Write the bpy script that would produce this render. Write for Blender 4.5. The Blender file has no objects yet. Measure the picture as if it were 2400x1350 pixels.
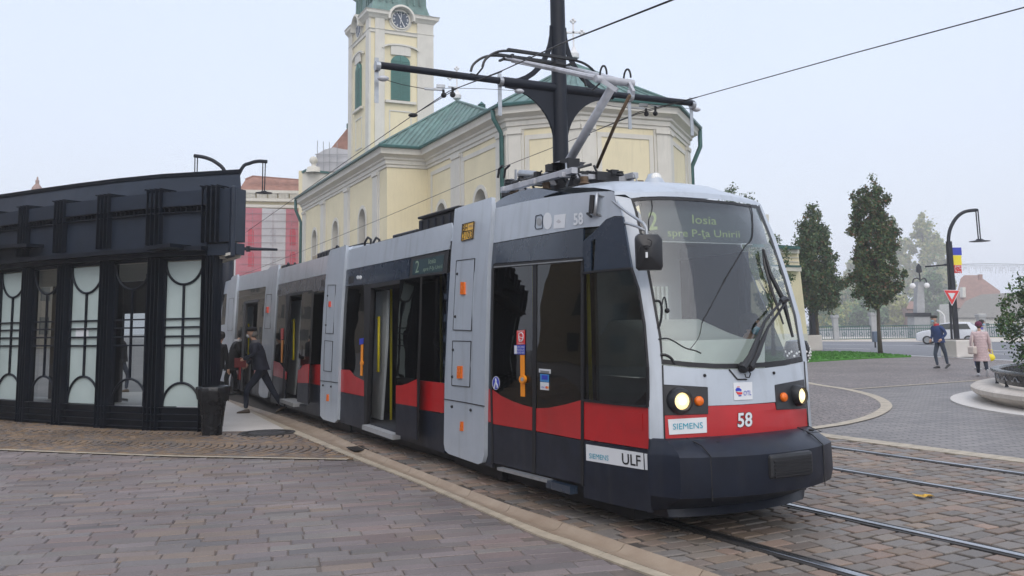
import bpy, bmesh, math, random
import numpy as np
from mathutils import Vector, Matrix
from mathutils.geometry import tessellate_polygon
R_ = random.Random(7)
SC = bpy.context.scene
COL = SC.collection
PI = math.pi
# ------------------------------------------------------------------ camera
F_, CX_, HC = 2150.0, 1200.0, 1.75
_c = (18000.0 - math.sqrt(18000.0**2 - 4*F_*F_))/2
CY_ = 764.0 - _c
_u = Vector((930.0-CX_, 18000.0-_c, -F_)).normalized()
_f = Vector((0, 0, -1)); _Y = (_f - _u*_f.dot(_u)).normalized(); _X = _Y.cross(_u)
RM = Matrix((_X, _Y, _u))            # world = RM @ cam
cd = bpy.data.cameras.new('camera'); cam = bpy.data.objects.new('camera', cd); COL.objects.link(cam)
cd.sensor_width = 36; cd.lens = F_/2400*36; cd.shift_y = -(675-CY_)/2400
cd.clip_start = 0.1; cd.clip_end = 3000
cam.matrix_world = Matrix.Translation((0, 0, HC)) @ RM.to_4x4()
SC.camera = cam
CAMP = Vector((0, 0, HC))
# ------------------------------------------------------------------ world, sun, exposure
SC.view_settings.view_transform = 'Standard'; SC.view_settings.look = 'None'
SC.view_settings.exposure = 0.24; SC.view_settings.gamma = 1
SUN_EL, SUN_AZ = math.radians(50), math.radians(172)
W = bpy.data.worlds.new('World'); SC.world = W; W.use_nodes = True
nt = W.node_tree; nt.nodes.clear()
wo = nt.nodes.new('ShaderNodeOutputWorld'); ad = nt.nodes.new('ShaderNodeAddShader')
b1 = nt.nodes.new('ShaderNodeBackground'); b2 = nt.nodes.new('ShaderNodeBackground')
sk = nt.nodes.new('ShaderNodeTexSky'); sk.sky_type = 'NISHITA'; sk.sun_disc = False
sk.sun_elevation = SUN_EL; sk.sun_rotation = SUN_AZ; sk.air_density = 1.5; sk.dust_density = 5
b1.inputs[1].default_value = 0.05
b2.inputs[0].default_value = (0.755, 0.825, 1.0, 1); b2.inputs[1].default_value = 0.78   # the fog layer that whitens the sky
nt.links.new(sk.outputs[0], b1.inputs[0]); nt.links.new(b1.outputs[0], ad.inputs[0]); nt.links.new(b2.outputs[0], ad.inputs[1])
wn = nt.nodes.new('ShaderNodeTexNoise'); wn.inputs['Scale'].default_value = 1.6; wn.inputs['Detail'].default_value = 3; wr = nt.nodes.new('ShaderNodeMapRange'); wr.inputs[1].default_value = 0.3; wr.inputs[2].default_value = 0.7; wr.inputs[3].default_value = 0.72; wr.inputs[4].default_value = 0.78
wt = nt.nodes.new('ShaderNodeTexCoord'); nt.links.new(wt.outputs['Generated'], wn.inputs['Vector']); nt.links.new(wn.outputs[0], wr.inputs[0]); nt.links.new(wr.outputs[0], b2.inputs[1])
nt.links.new(ad.outputs[0], wo.inputs[0])
sl = bpy.data.lights.new('sun', 'SUN'); sl.energy = 1.0; sl.angle = math.radians(80); sl.color = (1, 0.985, 0.96)
so = bpy.data.objects.new('sun', sl); COL.objects.link(so)
_sd = Vector((math.sin(SUN_AZ)*math.cos(SUN_EL), math.cos(SUN_AZ)*math.cos(SUN_EL), math.sin(SUN_EL)))
so.rotation_euler = _sd.to_track_quat('Z', 'Y').to_euler(); so.location = (-10, -10, 40)
try: SC.cycles.volume_bounces = 2; SC.cycles.max_bounces = 10; SC.cycles.transparent_max_bounces = 16
except Exception: pass
# ------------------------------------------------------------------ rays and surfaces
def ray(px, py): return RM @ Vector((px-CX_, CY_-py, -F_))
def gz(px, py, z=0.0):
    d = ray(px, py); return CAMP + d*((z-HC)/d.z)
def gy(px, py, y):
    d = ray(px, py); return CAMP + d*(y/d.y)
class Plane:
    def __init__(s, p, n): s.p = Vector(p); s.n = Vector(n).normalized()
    def g(s, q): return (q-s.p).dot(s.n)
    def hit(s, px, py, off=0.0):
        d = ray(px, py); t = ((s.p-CAMP).dot(s.n)+off)/d.dot(s.n); return CAMP+d*t
    def nor(s, q): return s.n
class Surf(Plane):                     # curved surface: g(q) = plane distance - bulge(q)
    def __init__(s, p, n, bulge): Plane.__init__(s, p, n); s.b = bulge
    def g(s, q): return (q-s.p).dot(s.n)-s.b(q)
    def hit(s, px, py, off=0.0):
        d = ray(px, py); den = d.dot(s.n); t = ((s.p-CAMP).dot(s.n)+off)/den
        for _ in range(12):
            q = CAMP+d*t; t -= (s.g(q)-off)/den
        return CAMP+d*t
    def nor(s, q):
        e = 1e-3; g0 = s.g(q)
        return Vector([(s.g(q+Vector(v))-g0)/e for v in ((e, 0, 0), (0, e, 0), (0, 0, e))]).normalized()
def hplane(px, py, y, ang):            # vertical plane through a pixel at depth y; ang = heading of its horizontal axis (deg from +X)
    a = math.radians(ang); n = Vector((math.sin(a), -math.cos(a), 0)); return Plane(gy(px, py, y), n)
# ------------------------------------------------------------------ materials
MATS = {}
def mat(name, col, rough=0.6, metal=0.0, var=0.12, scale=3.0, bump=0.0, bscale=40.0, spec=0.5, emit=None, estr=1.0, col2=None, coat=0.0, dirt=0.0):
    if name in MATS: return MATS[name]
    m = bpy.data.materials.new(name); m.use_nodes = True; t = m.node_tree; b = t.nodes['Principled BSDF']
    b.inputs['Roughness'].default_value = rough; b.inputs['Metallic'].default_value = metal
    b.inputs['Specular IOR Level'].default_value = spec
    if coat: b.inputs['Coat Weight'].default_value = coat; b.inputs['Coat Roughness'].default_value = 0.08
    c = tuple(col)+(1,)
    tc = t.nodes.new('ShaderNodeTexCoord')
    if var > 0:
        n = t.nodes.new('ShaderNodeTexNoise'); n.inputs['Scale'].default_value = scale; n.inputs['Detail'].default_value = 6; n.inputs['Roughness'].default_value = 0.65
        t.links.new(tc.outputs['Object'], n.inputs['Vector'])
        mr = t.nodes.new('ShaderNodeMapRange'); mr.inputs[1].default_value = 0.3; mr.inputs[2].default_value = 0.7
        t.links.new(n.outputs[0], mr.inputs[0])
        mx = t.nodes.new('ShaderNodeMix'); mx.data_type = 'RGBA'; t.links.new(mr.outputs[0], mx.inputs[0])
        c2 = col2 or tuple(x*(1-var*1.2) for x in col)
        mx.inputs[6].default_value = tuple(min(1, x*(1+var)) for x in col)+(1,) if col2 is None else c
        mx.inputs[7].default_value = tuple(c2)+(1,)
        out = mx.outputs[2]
        if dirt > 0:
            n2 = t.nodes.new('ShaderNodeTexNoise'); n2.inputs['Scale'].default_value = 1.3; n2.inputs['Detail'].default_value = 8
            mp = t.nodes.new('ShaderNodeMapping'); mp.inputs['Scale'].default_value = (6, 6, 0.5)
            t.links.new(tc.outputs['Object'], mp.inputs[0]); t.links.new(mp.outputs[0], n2.inputs['Vector'])
            m2 = t.nodes.new('ShaderNodeMapRange'); m2.inputs[1].default_value = 0.52; m2.inputs[2].default_value = 0.78; m2.inputs[4].default_value = dirt
            t.links.new(n2.outputs[0], m2.inputs[0])
            m3 = t.nodes.new('ShaderNodeMix'); m3.data_type = 'RGBA'; t.links.new(m2.outputs[0], m3.inputs[0]); t.links.new(out, m3.inputs[6])
            m3.inputs[7].default_value = (0.10, 0.09, 0.075, 1); out = m3.outputs[2]
        t.links.new(out, b.inputs['Base Color'])
        rr = t.nodes.new('ShaderNodeMapRange'); rr.inputs[3].default_value = max(0, rough-0.07); rr.inputs[4].default_value = min(1, rough+0.1)
        t.links.new(n.outputs[0], rr.inputs[0]); t.links.new(rr.outputs[0], b.inputs['Roughness'])
    else: b.inputs['Base Color'].default_value = c
    if bump > 0:
        n = t.nodes.new('ShaderNodeTexNoise'); n.inputs['Scale'].default_value = bscale; n.inputs['Detail'].default_value = 5
        t.links.new(tc.outputs['Object'], n.inputs['Vector'])
        bp = t.nodes.new('ShaderNodeBump'); bp.inputs['Strength'].default_value = bump; bp.inputs['Distance'].default_value = 0.02
        t.links.new(n.outputs[0], bp.inputs['Height']); t.links.new(bp.outputs[0], b.inputs['Normal'])
    if emit: b.inputs['Emission Color'].default_value = tuple(emit)+(1,); b.inputs['Emission Strength'].default_value = estr
    MATS[name] = m; return m
def glass(name, tint, refl=1.0, rough=0.0, wav=0.0, base=None, ior=1.5):
    m = bpy.data.materials.new(name); m.use_nodes = True; t = m.node_tree; t.nodes.clear()
    o = t.nodes.new('ShaderNodeOutputMaterial'); mx = t.nodes.new('ShaderNodeMixShader'); fr = t.nodes.new('ShaderNodeFresnel'); fr.inputs[0].default_value = ior
    tr = t.nodes.new('ShaderNodeBsdfTransparent'); tr.inputs[0].default_value = tuple(tint)+(1,)
    gl = t.nodes.new('ShaderNodeBsdfGlossy'); gl.inputs['Roughness'].default_value = rough; gl.inputs[0].default_value = (refl, refl, refl, 1)
    if wav:
        n = t.nodes.new('ShaderNodeTexNoise'); n.inputs['Scale'].default_value = 2.2; n.inputs['Detail'].default_value = 1
        tc = t.nodes.new('ShaderNodeTexCoord'); t.links.new(tc.outputs['Object'], n.inputs['Vector'])
        bp = t.nodes.new('ShaderNodeBump'); bp.inputs['Strength'].default_value = wav; bp.inputs['Distance'].default_value = 0.05
        t.links.new(n.outputs[0], bp.inputs['Height']); t.links.new(bp.outputs[0], gl.inputs['Normal'])
    src = tr
    if base:
        df = t.nodes.new('ShaderNodeBsdfDiffuse'); df.inputs[0].default_value = tuple(base[:3])+(1,); m2 = t.nodes.new('ShaderNodeMixShader'); m2.inputs[0].default_value = base[3]
        t.links.new(tr.outputs[0], m2.inputs[1]); t.links.new(df.outputs[0], m2.inputs[2]); src = m2
    t.links.new(fr.outputs[0], mx.inputs[0]); t.links.new(src.outputs[0], mx.inputs[1]); t.links.new(gl.outputs[0], mx.inputs[2]); t.links.new(mx.outputs[0], o.inputs[0])
    MATS[name] = m; return m
def mat_attr(name, rough=0.7, nscale=60, bump=0.4, spec=0.4, darken=0.25):      # stone coloured by the 'col' attribute
    m = bpy.data.materials.new(name); m.use_nodes = True; t = m.node_tree; b = t.nodes['Principled BSDF']
    at = t.nodes.new('ShaderNodeAttribute'); at.attribute_name = 'col'
    tc = t.nodes.new('ShaderNodeTexCoord')
    n = t.nodes.new('ShaderNodeTexNoise'); n.inputs['Scale'].default_value = nscale; n.inputs['Detail'].default_value = 4
    n2 = t.nodes.new('ShaderNodeTexNoise'); n2.inputs['Scale'].default_value = 0.6; n2.inputs['Detail'].default_value = 7; n2.inputs['Roughness'].default_value = 0.6
    for q in (n, n2): t.links.new(tc.outputs['Object'], q.inputs['Vector'])
    m1 = t.nodes.new('ShaderNodeMapRange'); m1.inputs[1].default_value = 0.3; m1.inputs[2].default_value = 0.7; m1.inputs[3].default_value = 0.82; m1.inputs[4].default_value = 1.15; t.links.new(n.outputs[0], m1.inputs[0])
    m2 = t.nodes.new('ShaderNodeMapRange'); m2.inputs[1].default_value = 0.35; m2.inputs[2].default_value = 0.65; m2.inputs[3].default_value = 1-darken; m2.inputs[4].default_value = 1.1; t.links.new(n2.outputs[0], m2.inputs[0])
    mu = t.nodes.new('ShaderNodeMath'); mu.operation = 'MULTIPLY'; t.links.new(m1.outputs[0], mu.inputs[0]); t.links.new(m2.outputs[0], mu.inputs[1])
    vm = t.nodes.new('ShaderNodeVectorMath'); vm.operation = 'SCALE'; t.links.new(at.outputs['Color'], vm.inputs[0]); t.links.new(mu.outputs[0], vm.inputs['Scale'])
    t.links.new(vm.outputs[0], b.inputs['Base Color'])
    rr = t.nodes.new('ShaderNodeMapRange'); rr.inputs[1].default_value = 0.35; rr.inputs[2].default_value = 0.65; rr.inputs[3].default_value = rough-0.13; rr.inputs[4].default_value = rough+0.15
    t.links.new(n2.outputs[0], rr.inputs[0]); t.links.new(rr.outputs[0], b.inputs['Roughness']); b.inputs['Specular IOR Level'].default_value = spec
    bp = t.nodes.new('ShaderNodeBump'); bp.inputs['Strength'].default_value = bump; bp.inputs['Distance'].default_value = 0.006
    t.links.new(n.outputs[0], bp.inputs['Height']); t.links.new(bp.outputs[0], b.inputs['Normal'])
    MATS[name] = m; return m
def mat_brick(name, c1, c2, mortar, bw, bh, ms, rot, rough=0.7, warp=0.02, off=0.5, squash=1.0):
    m = bpy.data.materials.new(name); m.use_nodes = True; t = m.node_tree; b = t.nodes['Principled BSDF']; b.inputs['Roughness'].default_value = rough
    tc = t.nodes.new('ShaderNodeTexCoord'); mp = t.nodes.new('ShaderNodeMapping'); mp.inputs['Rotation'].default_value = (0, 0, rot)
    n = t.nodes.new('ShaderNodeTexNoise'); n.inputs['Scale'].default_value = 4; t.links.new(tc.outputs['Object'], n.inputs['Vector'])
    ma = t.nodes.new('ShaderNodeVectorMath'); ma.operation = 'MULTIPLY_ADD'; ma.inputs[1].default_value = (warp,)*3
    t.links.new(n.outputs['Color'], ma.inputs[0]); t.links.new(tc.outputs['Object'], ma.inputs[2]); t.links.new(ma.outputs[0], mp.inputs[0])
    br = t.nodes.new('ShaderNodeTexBrick'); br.offset = off; br.squash = squash
    br.inputs['Color1'].default_value = c1+(1,); br.inputs['Color2'].default_value = c2+(1,); br.inputs['Mortar'].default_value = mortar+(1,)
    br.inputs['Scale'].default_value = 1; br.inputs['Mortar Size'].default_value = ms; br.inputs['Brick Width'].default_value = bw; br.inputs['Row Height'].default_value = bh; br.inputs['Mortar Smooth'].default_value = 0.3
    t.links.new(mp.outputs[0], br.inputs['Vector'])
    n2 = t.nodes.new('ShaderNodeTexNoise'); n2.inputs['Scale'].default_value = 0.35; n2.inputs['Detail'].default_value = 8; t.links.new(tc.outputs['Object'], n2.inputs['Vector'])
    mr = t.nodes.new('ShaderNodeMapRange'); mr.inputs[1].default_value = 0.3; mr.inputs[2].default_value = 0.7; mr.inputs[3].default_value = 0.8; mr.inputs[4].default_value = 1.18; t.links.new(n2.outputs[0], mr.inputs[0])
    vm = t.nodes.new('ShaderNodeVectorMath'); vm.operation = 'SCALE'; t.links.new(br.outputs[0], vm.inputs[0]); t.links.new(mr.outputs[0], vm.inputs['Scale']); t.links.new(vm.outputs[0], b.inputs['Base Color'])
    bp = t.nodes.new('ShaderNodeBump'); bp.invert = True; bp.inputs['Strength'].default_value = 0.5; bp.inputs['Distance'].default_value = 0.01
    t.links.new(br.outputs['Fac'], bp.inputs['Height']); t.links.new(bp.outputs[0], b.inputs['Normal'])
    MATS[name] = m; return m
M = {}
M['tgrey'] = mat('tram_silver_paint', (0.405, 0.450, 0.505), 0.30, 0, 0.06, 2.0, coat=0.3, dirt=0.30)
M['tblue'] = mat('tram_slate_paint', (0.020, 0.034, 0.058), 0.25, 0, 0.12, 2.0, coat=0.3)
M['tskirt'] = mat('tram_anthracite_paint', (0.011, 0.015, 0.027), 0.36, 0, 0.25, 4.0, spec=0.3, dirt=0.12)
M['tred'] = mat('tram_red_paint', (0.42, 0.009, 0.012), 0.32, 0, 0.12, 2.0, coat=0.2, dirt=0.10)
M['rubber'] = mat('black_rubber', (0.008, 0.008, 0.010), 0.55, 0, 0.2)
M['black'] = mat('black_plastic', (0.014, 0.015, 0.018), 0.42, 0, 0.2, 8)
M['intdark'] = mat('interior_dark', (0.03, 0.032, 0.038), 0.7)
M['intgrey'] = mat('interior_grey', (0.40, 0.43, 0.44), 0.5)
M['seat'] = mat('seat_fabric', (0.06, 0.10, 0.16), 0.8)
M['dash'] = mat('dashboard_cream', (0.84, 0.88, 0.82), 0.5, 0, 0.05)
M['yellow'] = mat('handrail_yellow', (0.80, 0.66, 0.02), 0.35, 0, 0.05)
M['steel'] = mat('galvanised_steel', (0.42, 0.44, 0.46), 0.38, 0.7, 0.12, 10)
M['alum'] = mat('painted_pantograph_grey', (0.46, 0.47, 0.50), 0.42, 0.1, 0.15, 8, dirt=0.5)
M['rusty'] = mat('greasy_brown_metal', (0.13, 0.085, 0.05), 0.5, 0.3, 0.4, 12)
M['chrome'] = mat('polished_rail_steel', (0.45, 0.46, 0.48), 0.28, 1.0, 0.1, 10)
M['raild'] = mat('rail_groove_dark', (0.035, 0.032, 0.03), 0.6, 0.2)
M['orange'] = mat('orange_lens', (0.80, 0.16, 0.01), 0.25, 0, 0.1, 20)
M['redlens'] = mat('red_lens', (0.6, 0.05, 0.02), 0.3, 0, 0.1)
M['stickw'] = mat('white_vinyl', (0.66, 0.68, 0.70), 0.4, 0, 0.03)
M['ink'] = mat('black_ink', (0.01, 0.01, 0.012), 0.5, 0, 0)
M['teal'] = mat('teal_ink', (0.0, 0.30, 0.42), 0.5, 0, 0)
M['bluei'] = mat('blue_ink', (0.02, 0.04, 0.42), 0.4, 0, 0)
M['redi'] = mat('red_ink', (0.65, 0.03, 0.03), 0.4, 0, 0)
M['plate'] = mat('plate_yellow', (0.75, 0.42, 0.03), 0.4, 0, 0.05)
M['orst'] = mat('orange_strip', (0.85, 0.28, 0.01), 0.4, 0, 0.05)
M['led'] = mat('led_text', (0.20, 0.25, 0.12), 0.5, 0, 0, emit=(0.55, 0.75, 0.25), estr=0.13)
M['ledside'] = mat('led_text_side', (0.15, 0.2, 0.15), 0.5, 0, 0, emit=(0.3, 0.5, 0.35), estr=0.10)
M['headl'] = mat('headlamp_lit', (0.9, 0.8, 0.5), 0.3, 0, 0.3, 60, emit=(1.0, 0.74, 0.34), estr=1.0)
M['headc'] = mat('headlamp_core', (1, 1, 1), 0.3, 0, 0, emit=(1.0, 0.90, 0.66), estr=2.2)
M['gside'] = glass('tinted_side_glass', (0.23, 0.255, 0.27), 0.80, 0.0, 0.035)
M['gwind'] = glass('windscreen_glass', (0.93, 0.98, 0.96), 1.0, 0.0, 0.0, ior=1.88)
M['gkiosk'] = glass('kiosk_clear_glass', (0.50, 0.53, 0.52), 1.0, 0.0, 0.02)
M['frost'] = mat('frosted_glass', (0.41, 0.49, 0.48), 0.30, 0, 0.10, 0.8)
M['kdark'] = mat('kiosk_painted_steel', (0.004, 0.007, 0.014), 0.45, 0.0, 0.25, 3, spec=0.3, dirt=0.06)
M['kpanel'] = mat('kiosk_fascia_panel', (0.014, 0.022, 0.038), 0.45, 0.0, 0.2, 1.5, spec=0.35)
M['pole'] = mat('mast_dark_paint', (0.007, 0.010, 0.018), 0.45, 0.0, 0.2, 2, spec=0.3)
M['wire'] = mat('contact_wire', (0.03, 0.028, 0.027), 0.5, 0.5, 0.1)
M['yel'] = mat('church_yellow_render', (0.74, 0.665, 0.455), 0.85, 0, 0.06, 0.5, 0.15, 30, dirt=0.10)
M['trim'] = mat('church_pale_trim', (0.63, 0.61, 0.545), 0.8, 0, 0.06, 1.0, 0.1, 30, dirt=0.10)
M['copper'] = mat('green_copper_sheet', (0.12, 0.215, 0.195), 0.55, 0.0, 0.28, 0.9, dirt=0.45)
M['gutter'] = mat('green_gutter', (0.018, 0.095, 0.085), 0.4, 0.1, 0.2, 3)
M['shutter'] = mat('green_shutter', (0.045, 0.17, 0.145), 0.5, 0, 0.1)
M['clock'] = mat('clock_slate', (0.055, 0.075, 0.11), 0.5, 0, 0.05)
M['winglass'] = mat('old_window_glass', (0.03, 0.035, 0.03), 0.15, 0, 0.3, 6)
M['whitec'] = mat('white_paint', (0.72, 0.72, 0.72), 0.5, 0, 0.05)
M['netr'] = mat('red_netting', (0.48, 0.16, 0.195), 0.8, 0, 0.12, 0.5)
M['netw'] = mat('white_netting', (0.50, 0.50, 0.52), 0.8, 0, 0.1, 0.5)
M['tile'] = mat('red_clay_tile', (0.30, 0.15, 0.11), 0.8, 0, 0.2, 2)
M['tileg'] = mat('grey_old_tile', (0.17, 0.16, 0.14), 0.8, 0, 0.2, 2)
M['stone'] = mat('pale_limestone', (0.52, 0.47, 0.41), 0.6, 0, 0.12, 2.0, 0.1, 40, dirt=0.3)
M['slab'] = mat('white_slab', (0.56, 0.53, 0.49), 0.55, 0, 0.08, 1.0, 0.05, 50)
M['kerb'] = mat('kerb_granite', (0.36, 0.285, 0.21), 0.55, 0, 0.28, 2.5, 0.3, 90, col2=(0.27, 0.20, 0.14))
M['kerbl'] = mat('kerb_pale_band', (0.42, 0.36, 0.27), 0.55, 0, 0.2, 5.0, 0.2, 90)
M['conc'] = mat('grey_concrete', (0.32, 0.33, 0.34), 0.75, 0, 0.12, 2)
M['asph'] = mat('road_asphalt', (0.17, 0.175, 0.19), 0.75, 0, 0.12, 1.5, 0.3, 80)
M['mark'] = mat('road_marking', (0.72, 0.73, 0.75), 0.6, 0, 0.1)
M['lawn'] = mat('lawn_green', (0.045, 0.19, 0.010), 0.85, 0, 0.3, 4)
M['mortar'] = mat('joint_sand', (0.055, 0.046, 0.038), 0.9, 0, 0.25, 6)
M['mortarl'] = mat('joint_sand_pale', (0.13, 0.105, 0.09), 0.9, 0, 0.3, 5)
M['bark'] = mat('tree_bark', (0.07, 0.055, 0.042), 0.9, 0, 0.3, 10, 0.5, 30)
M['iron'] = mat('cast_iron_black', (0.012, 0.013, 0.016), 0.25, 0.3, 0.2, 6)
M['bag'] = mat('black_bin_bag', (0.008, 0.009, 0.011), 0.22, 0, 0.3, 8, 0.9, 22)
M['carw'] = mat('car_white_paint', (0.66, 0.68, 0.72), 0.25, 0, 0.03, coat=0.5)
M['setts'] = mat_attr('granite_setts', 0.55, 70, 0.5, 0.4)
M['pavers'] = mat_attr('porphyry_pavers', 0.60, 70, 0.45, 0.4, 0.2)
def leafm(n, c): return mat(n, c, 0.6, 0, 0.25, 3)
L_DK = leafm('leaf_dark_green', (0.040, 0.090, 0.030)); L_OL = leafm('leaf_olive', (0.10, 0.125, 0.035)); L_BR = leafm('leaf_rust', (0.13, 0.065, 0.03))
L_YG = leafm('leaf_yellow_green', (0.30, 0.32, 0.07)); L_GR = leafm('leaf_mid_green', (0.09, 0.19, 0.05)); L_PALE = leafm('leaf_pale', (0.34, 0.33, 0.16))
# ------------------------------------------------------------------ object helpers
def link(o, parent=None):
    COL.objects.link(o)
    if parent is not None: o.parent = parent
    return o
def tag(o, label=None, cat=None, group=None, kind=None):
    if label: o['label'] = label
    if cat: o['category'] = cat
    if group: o['group'] = group
    if kind: o['kind'] = kind
    return o
ROOTS = {}
def thing(name, label, cat, loc=(0, 0, 0), group=None, rz=0.0):
    o = bpy.data.objects.new(name, None); o.empty_display_size = 0.2; link(o); o.location = Vector(loc); o.rotation_euler.z = rz
    tag(o, label, cat, group); ROOTS[o.name] = Vector(loc); return o
def copy_tree(o, parent=None, loc=None, rz=None):
    c = o.copy(); COL.objects.link(c)
    if parent is not None: c.parent = parent
    if loc is not None: c.location = loc
    if rz is not None: c.rotation_euler.z = rz
    for ch in list(o.children): copy_tree(ch, c)
    return c
def wloc(o):
    v = Vector((0, 0, 0))
    while o is not None: v += o.location; o = o.parent
    return v
class MB:
    def __init__(s): s.v = []; s.f = []; s.m = []; s.cur = 0
    def add(s, vs, fs, m=None):
        n = len(s.v); s.v += [tuple(v) for v in vs]; s.f += [tuple(i+n for i in f) for f in fs]; s.m += [s.cur if m is None else m]*len(fs); return s
    def box(s, c, size, rz=0.0, ax=None, m=None):
        c = Vector(c)
        if ax is None: ax = (Vector((math.cos(rz), math.sin(rz), 0)), Vector((-math.sin(rz), math.cos(rz), 0)), Vector((0, 0, 1)))
        vs = []
        for k in (-.5, .5):
            for j in (-.5, .5):
                for i in (-.5, .5): vs.append(c+ax[0]*i*size[0]+ax[1]*j*size[1]+ax[2]*k*size[2])
        return s.add(vs, [(0, 2, 3, 1), (4, 5, 7, 6), (0, 1, 5, 4), (2, 6, 7, 3), (0, 4, 6, 2), (1, 3, 7, 5)], m)
    def bar(s, a, b, w, h, m=None, up=(0, 0, 1)):
        a, b = Vector(a), Vector(b); d = b-a; L = d.length
        if L < 1e-6: return s
        d.normalize(); up = Vector(up); x = d.cross(up)
        if x.length < 1e-4: x = d.cross(Vector((1, 0, 0)))
        x.normalize(); u = x.cross(d)
        return s.box((a+b)/2, (L, w, h), ax=(d, x, u), m=m)
    def tube(s, pts, r, n=8, cap=True, m=None):
        pts = [Vector(p) for p in pts]; k = len(pts); rs = r if isinstance(r, (list, tuple)) else [r]*k
        base = len(s.v); px = None
        for i, p in enumerate(pts):
            d = (pts[min(i+1, k-1)]-pts[max(i-1, 0)]).normalized()
            if px is None:
                px = d.cross(Vector((0, 0, 1)))
                if px.length < 1e-3: px = d.cross(Vector((1, 0, 0)))
            px = (px-d*px.dot(d)).normalized(); py = d.cross(px)
            for j in range(n):
                a = 2*PI*j/n; s.v.append(tuple(p+(px*math.cos(a)+py*math.sin(a))*rs[i]))
        mm = s.cur if m is None else m
        for i in range(k-1):
            for j in range(n):
                a = base+i*n+j; b = base+i*n+(j+1) % n; s.f.append((a, b, b+n, a+n)); s.m.append(mm)
        if cap:
            s.f.append(tuple(base+j for j in range(n))[::-1]); s.f.append(tuple(base+(k-1)*n+j for j in range(n))); s.m += [mm, mm]
        return s
    def lathe(s, c, prof, n=24, ax=None, m=None, a0=0.0, a1=2*PI, sx=1.0):
        c = Vector(c); X, Y, Z = ax or (Vector((1, 0, 0)), Vector((0, 1, 0)), Vector((0, 0, 1)))
        full = abs(a1-a0-2*PI) < 1e-6; cnt = n if full else n+1; vs = []
        for r, z in prof:
            for j in range(cnt):
                a = a0+(a1-a0)*j/n; vs.append(c+X*(r*math.cos(a)*sx)+Y*(r*math.sin(a))+Z*z)
        fs = []
        for i in range(len(prof)-1):
            for j in range(n):
                a = i*cnt+j; b = i*cnt+(j+1) % cnt; fs.append((a, b, b+cnt, a+cnt))
        return s.add(vs, fs, m)
    def ball(s, c, r, n=12, m=None, sc=(1, 1, 1)):
        prof = [(max(1e-4, math.sin(PI*i/(n//2+2))), -math.cos(PI*i/(n//2+2))) for i in range(n//2+3)]
        c = Vector(c); vs = []; fs = []
        for rr, z in prof:
            for j in range(n):
                a = 2*PI*j/n; vs.append(c+Vector((rr*math.cos(a)*r*sc[0], rr*math.sin(a)*r*sc[1], z*r*sc[2])))
        for i in range(len(prof)-1):
            for j in range(n): fs.append((i*n+j, i*n+(j+1) % n, (i+1)*n+(j+1) % n, (i+1)*n+j))
        return s.add(vs, fs, m)
    def prism(s, poly, z0, z1, m=None):                 # plan polygon (x, y) pulled up
        n = len(poly); vs = [(p[0], p[1], z0) for p in poly]+[(p[0], p[1], z1) for p in poly]
        fs = [tuple(range(n))[::-1], tuple(range(n, 2*n))]+[(i, (i+1) % n, (i+1) % n+n, i+n) for i in range(n)]
        return s.add(vs, fs, m)
    def slabpoly(s, pts, nrm, th, m=None):              # 3-D planar polygon thickened behind
        pts = [Vector(p) for p in pts]; nrm = Vector(nrm).normalized(); n = len(pts)
        vs = pts+[p-nrm*th for p in pts]
        return s.add(vs, [tuple(range(n)), tuple(range(n, 2*n))[::-1]]+[(i, i+n, (i+1) % n+n, (i+1) % n) for i in range(n)], m)
    def sweep(s, path, prof, closed=False, m=None):     # prof [(out, z)], out to the right-hand normal of the plan path
        P = [Vector((p[0], p[1])) for p in path]; n = len(P); dirs = []
        for i in range(n if closed else n-1): dirs.append((P[(i+1) % n]-P[i]).normalized())
        vs = []
        for i in range(n):
            if closed: a, b = dirs[i-1], dirs[i]
            else: a = dirs[max(i-1, 0)]; b = dirs[min(i, n-2)]
            na, nb = Vector((a.y, -a.x)), Vector((b.y, -b.x)); mi = (na+nb); mi = mi/max(0.2, mi.length_squared)*2
            for o, z in prof: vs.append((P[i].x+mi.x*o, P[i].y+mi.y*o, z))
        k = len(prof); fs = []
        for i in range(n if closed else n-1):
            for j in range(k-1):
                a = i*k+j; b = ((i+1) % n)*k+j; fs.append((a, b, b+1, a+1))
        if not closed: fs += [tuple(range(k)), tuple((n-1)*k+j for j in range(k))[::-1]]
        return s.add(vs, fs, m)
    def build(s, name, mats, parent=None, smooth=False, bevel=0.0, label=None, fix=True):
        me = bpy.data.meshes.new(name); off = wloc(parent) if parent is not None else Vector((0, 0, 0))
        me.from_pydata([(v[0]-off.x, v[1]-off.y, v[2]-off.z) for v in s.v], [], s.f)
        if not isinstance(mats, (list, tuple)): mats = [mats]
        for mm in mats: me.materials.append(mm)
        if len(mats) > 1: me.polygons.foreach_set('material_index', s.m)
        if fix:
            bm = bmesh.new(); bm.from_mesh(me); bmesh.ops.recalc_face_normals(bm, faces=bm.faces); bm.to_mesh(me); bm.free()
        if smooth:
            me.shade_smooth() if hasattr(me, 'shade_smooth') else me.polygons.foreach_set('use_smooth', [True]*len(me.polygons))
        o = bpy.data.objects.new(name, me); link(o, parent)
        if smooth == 'auto':
            me.set_sharp_from_angle(angle=math.radians(40))
        if bevel > 0:
            bv = o.modifiers.new('bevel', 'BEVEL'); bv.width = bevel; bv.segments = 2; bv.limit_method = 'ANGLE'
        if label: o['label'] = label
        return o
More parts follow.
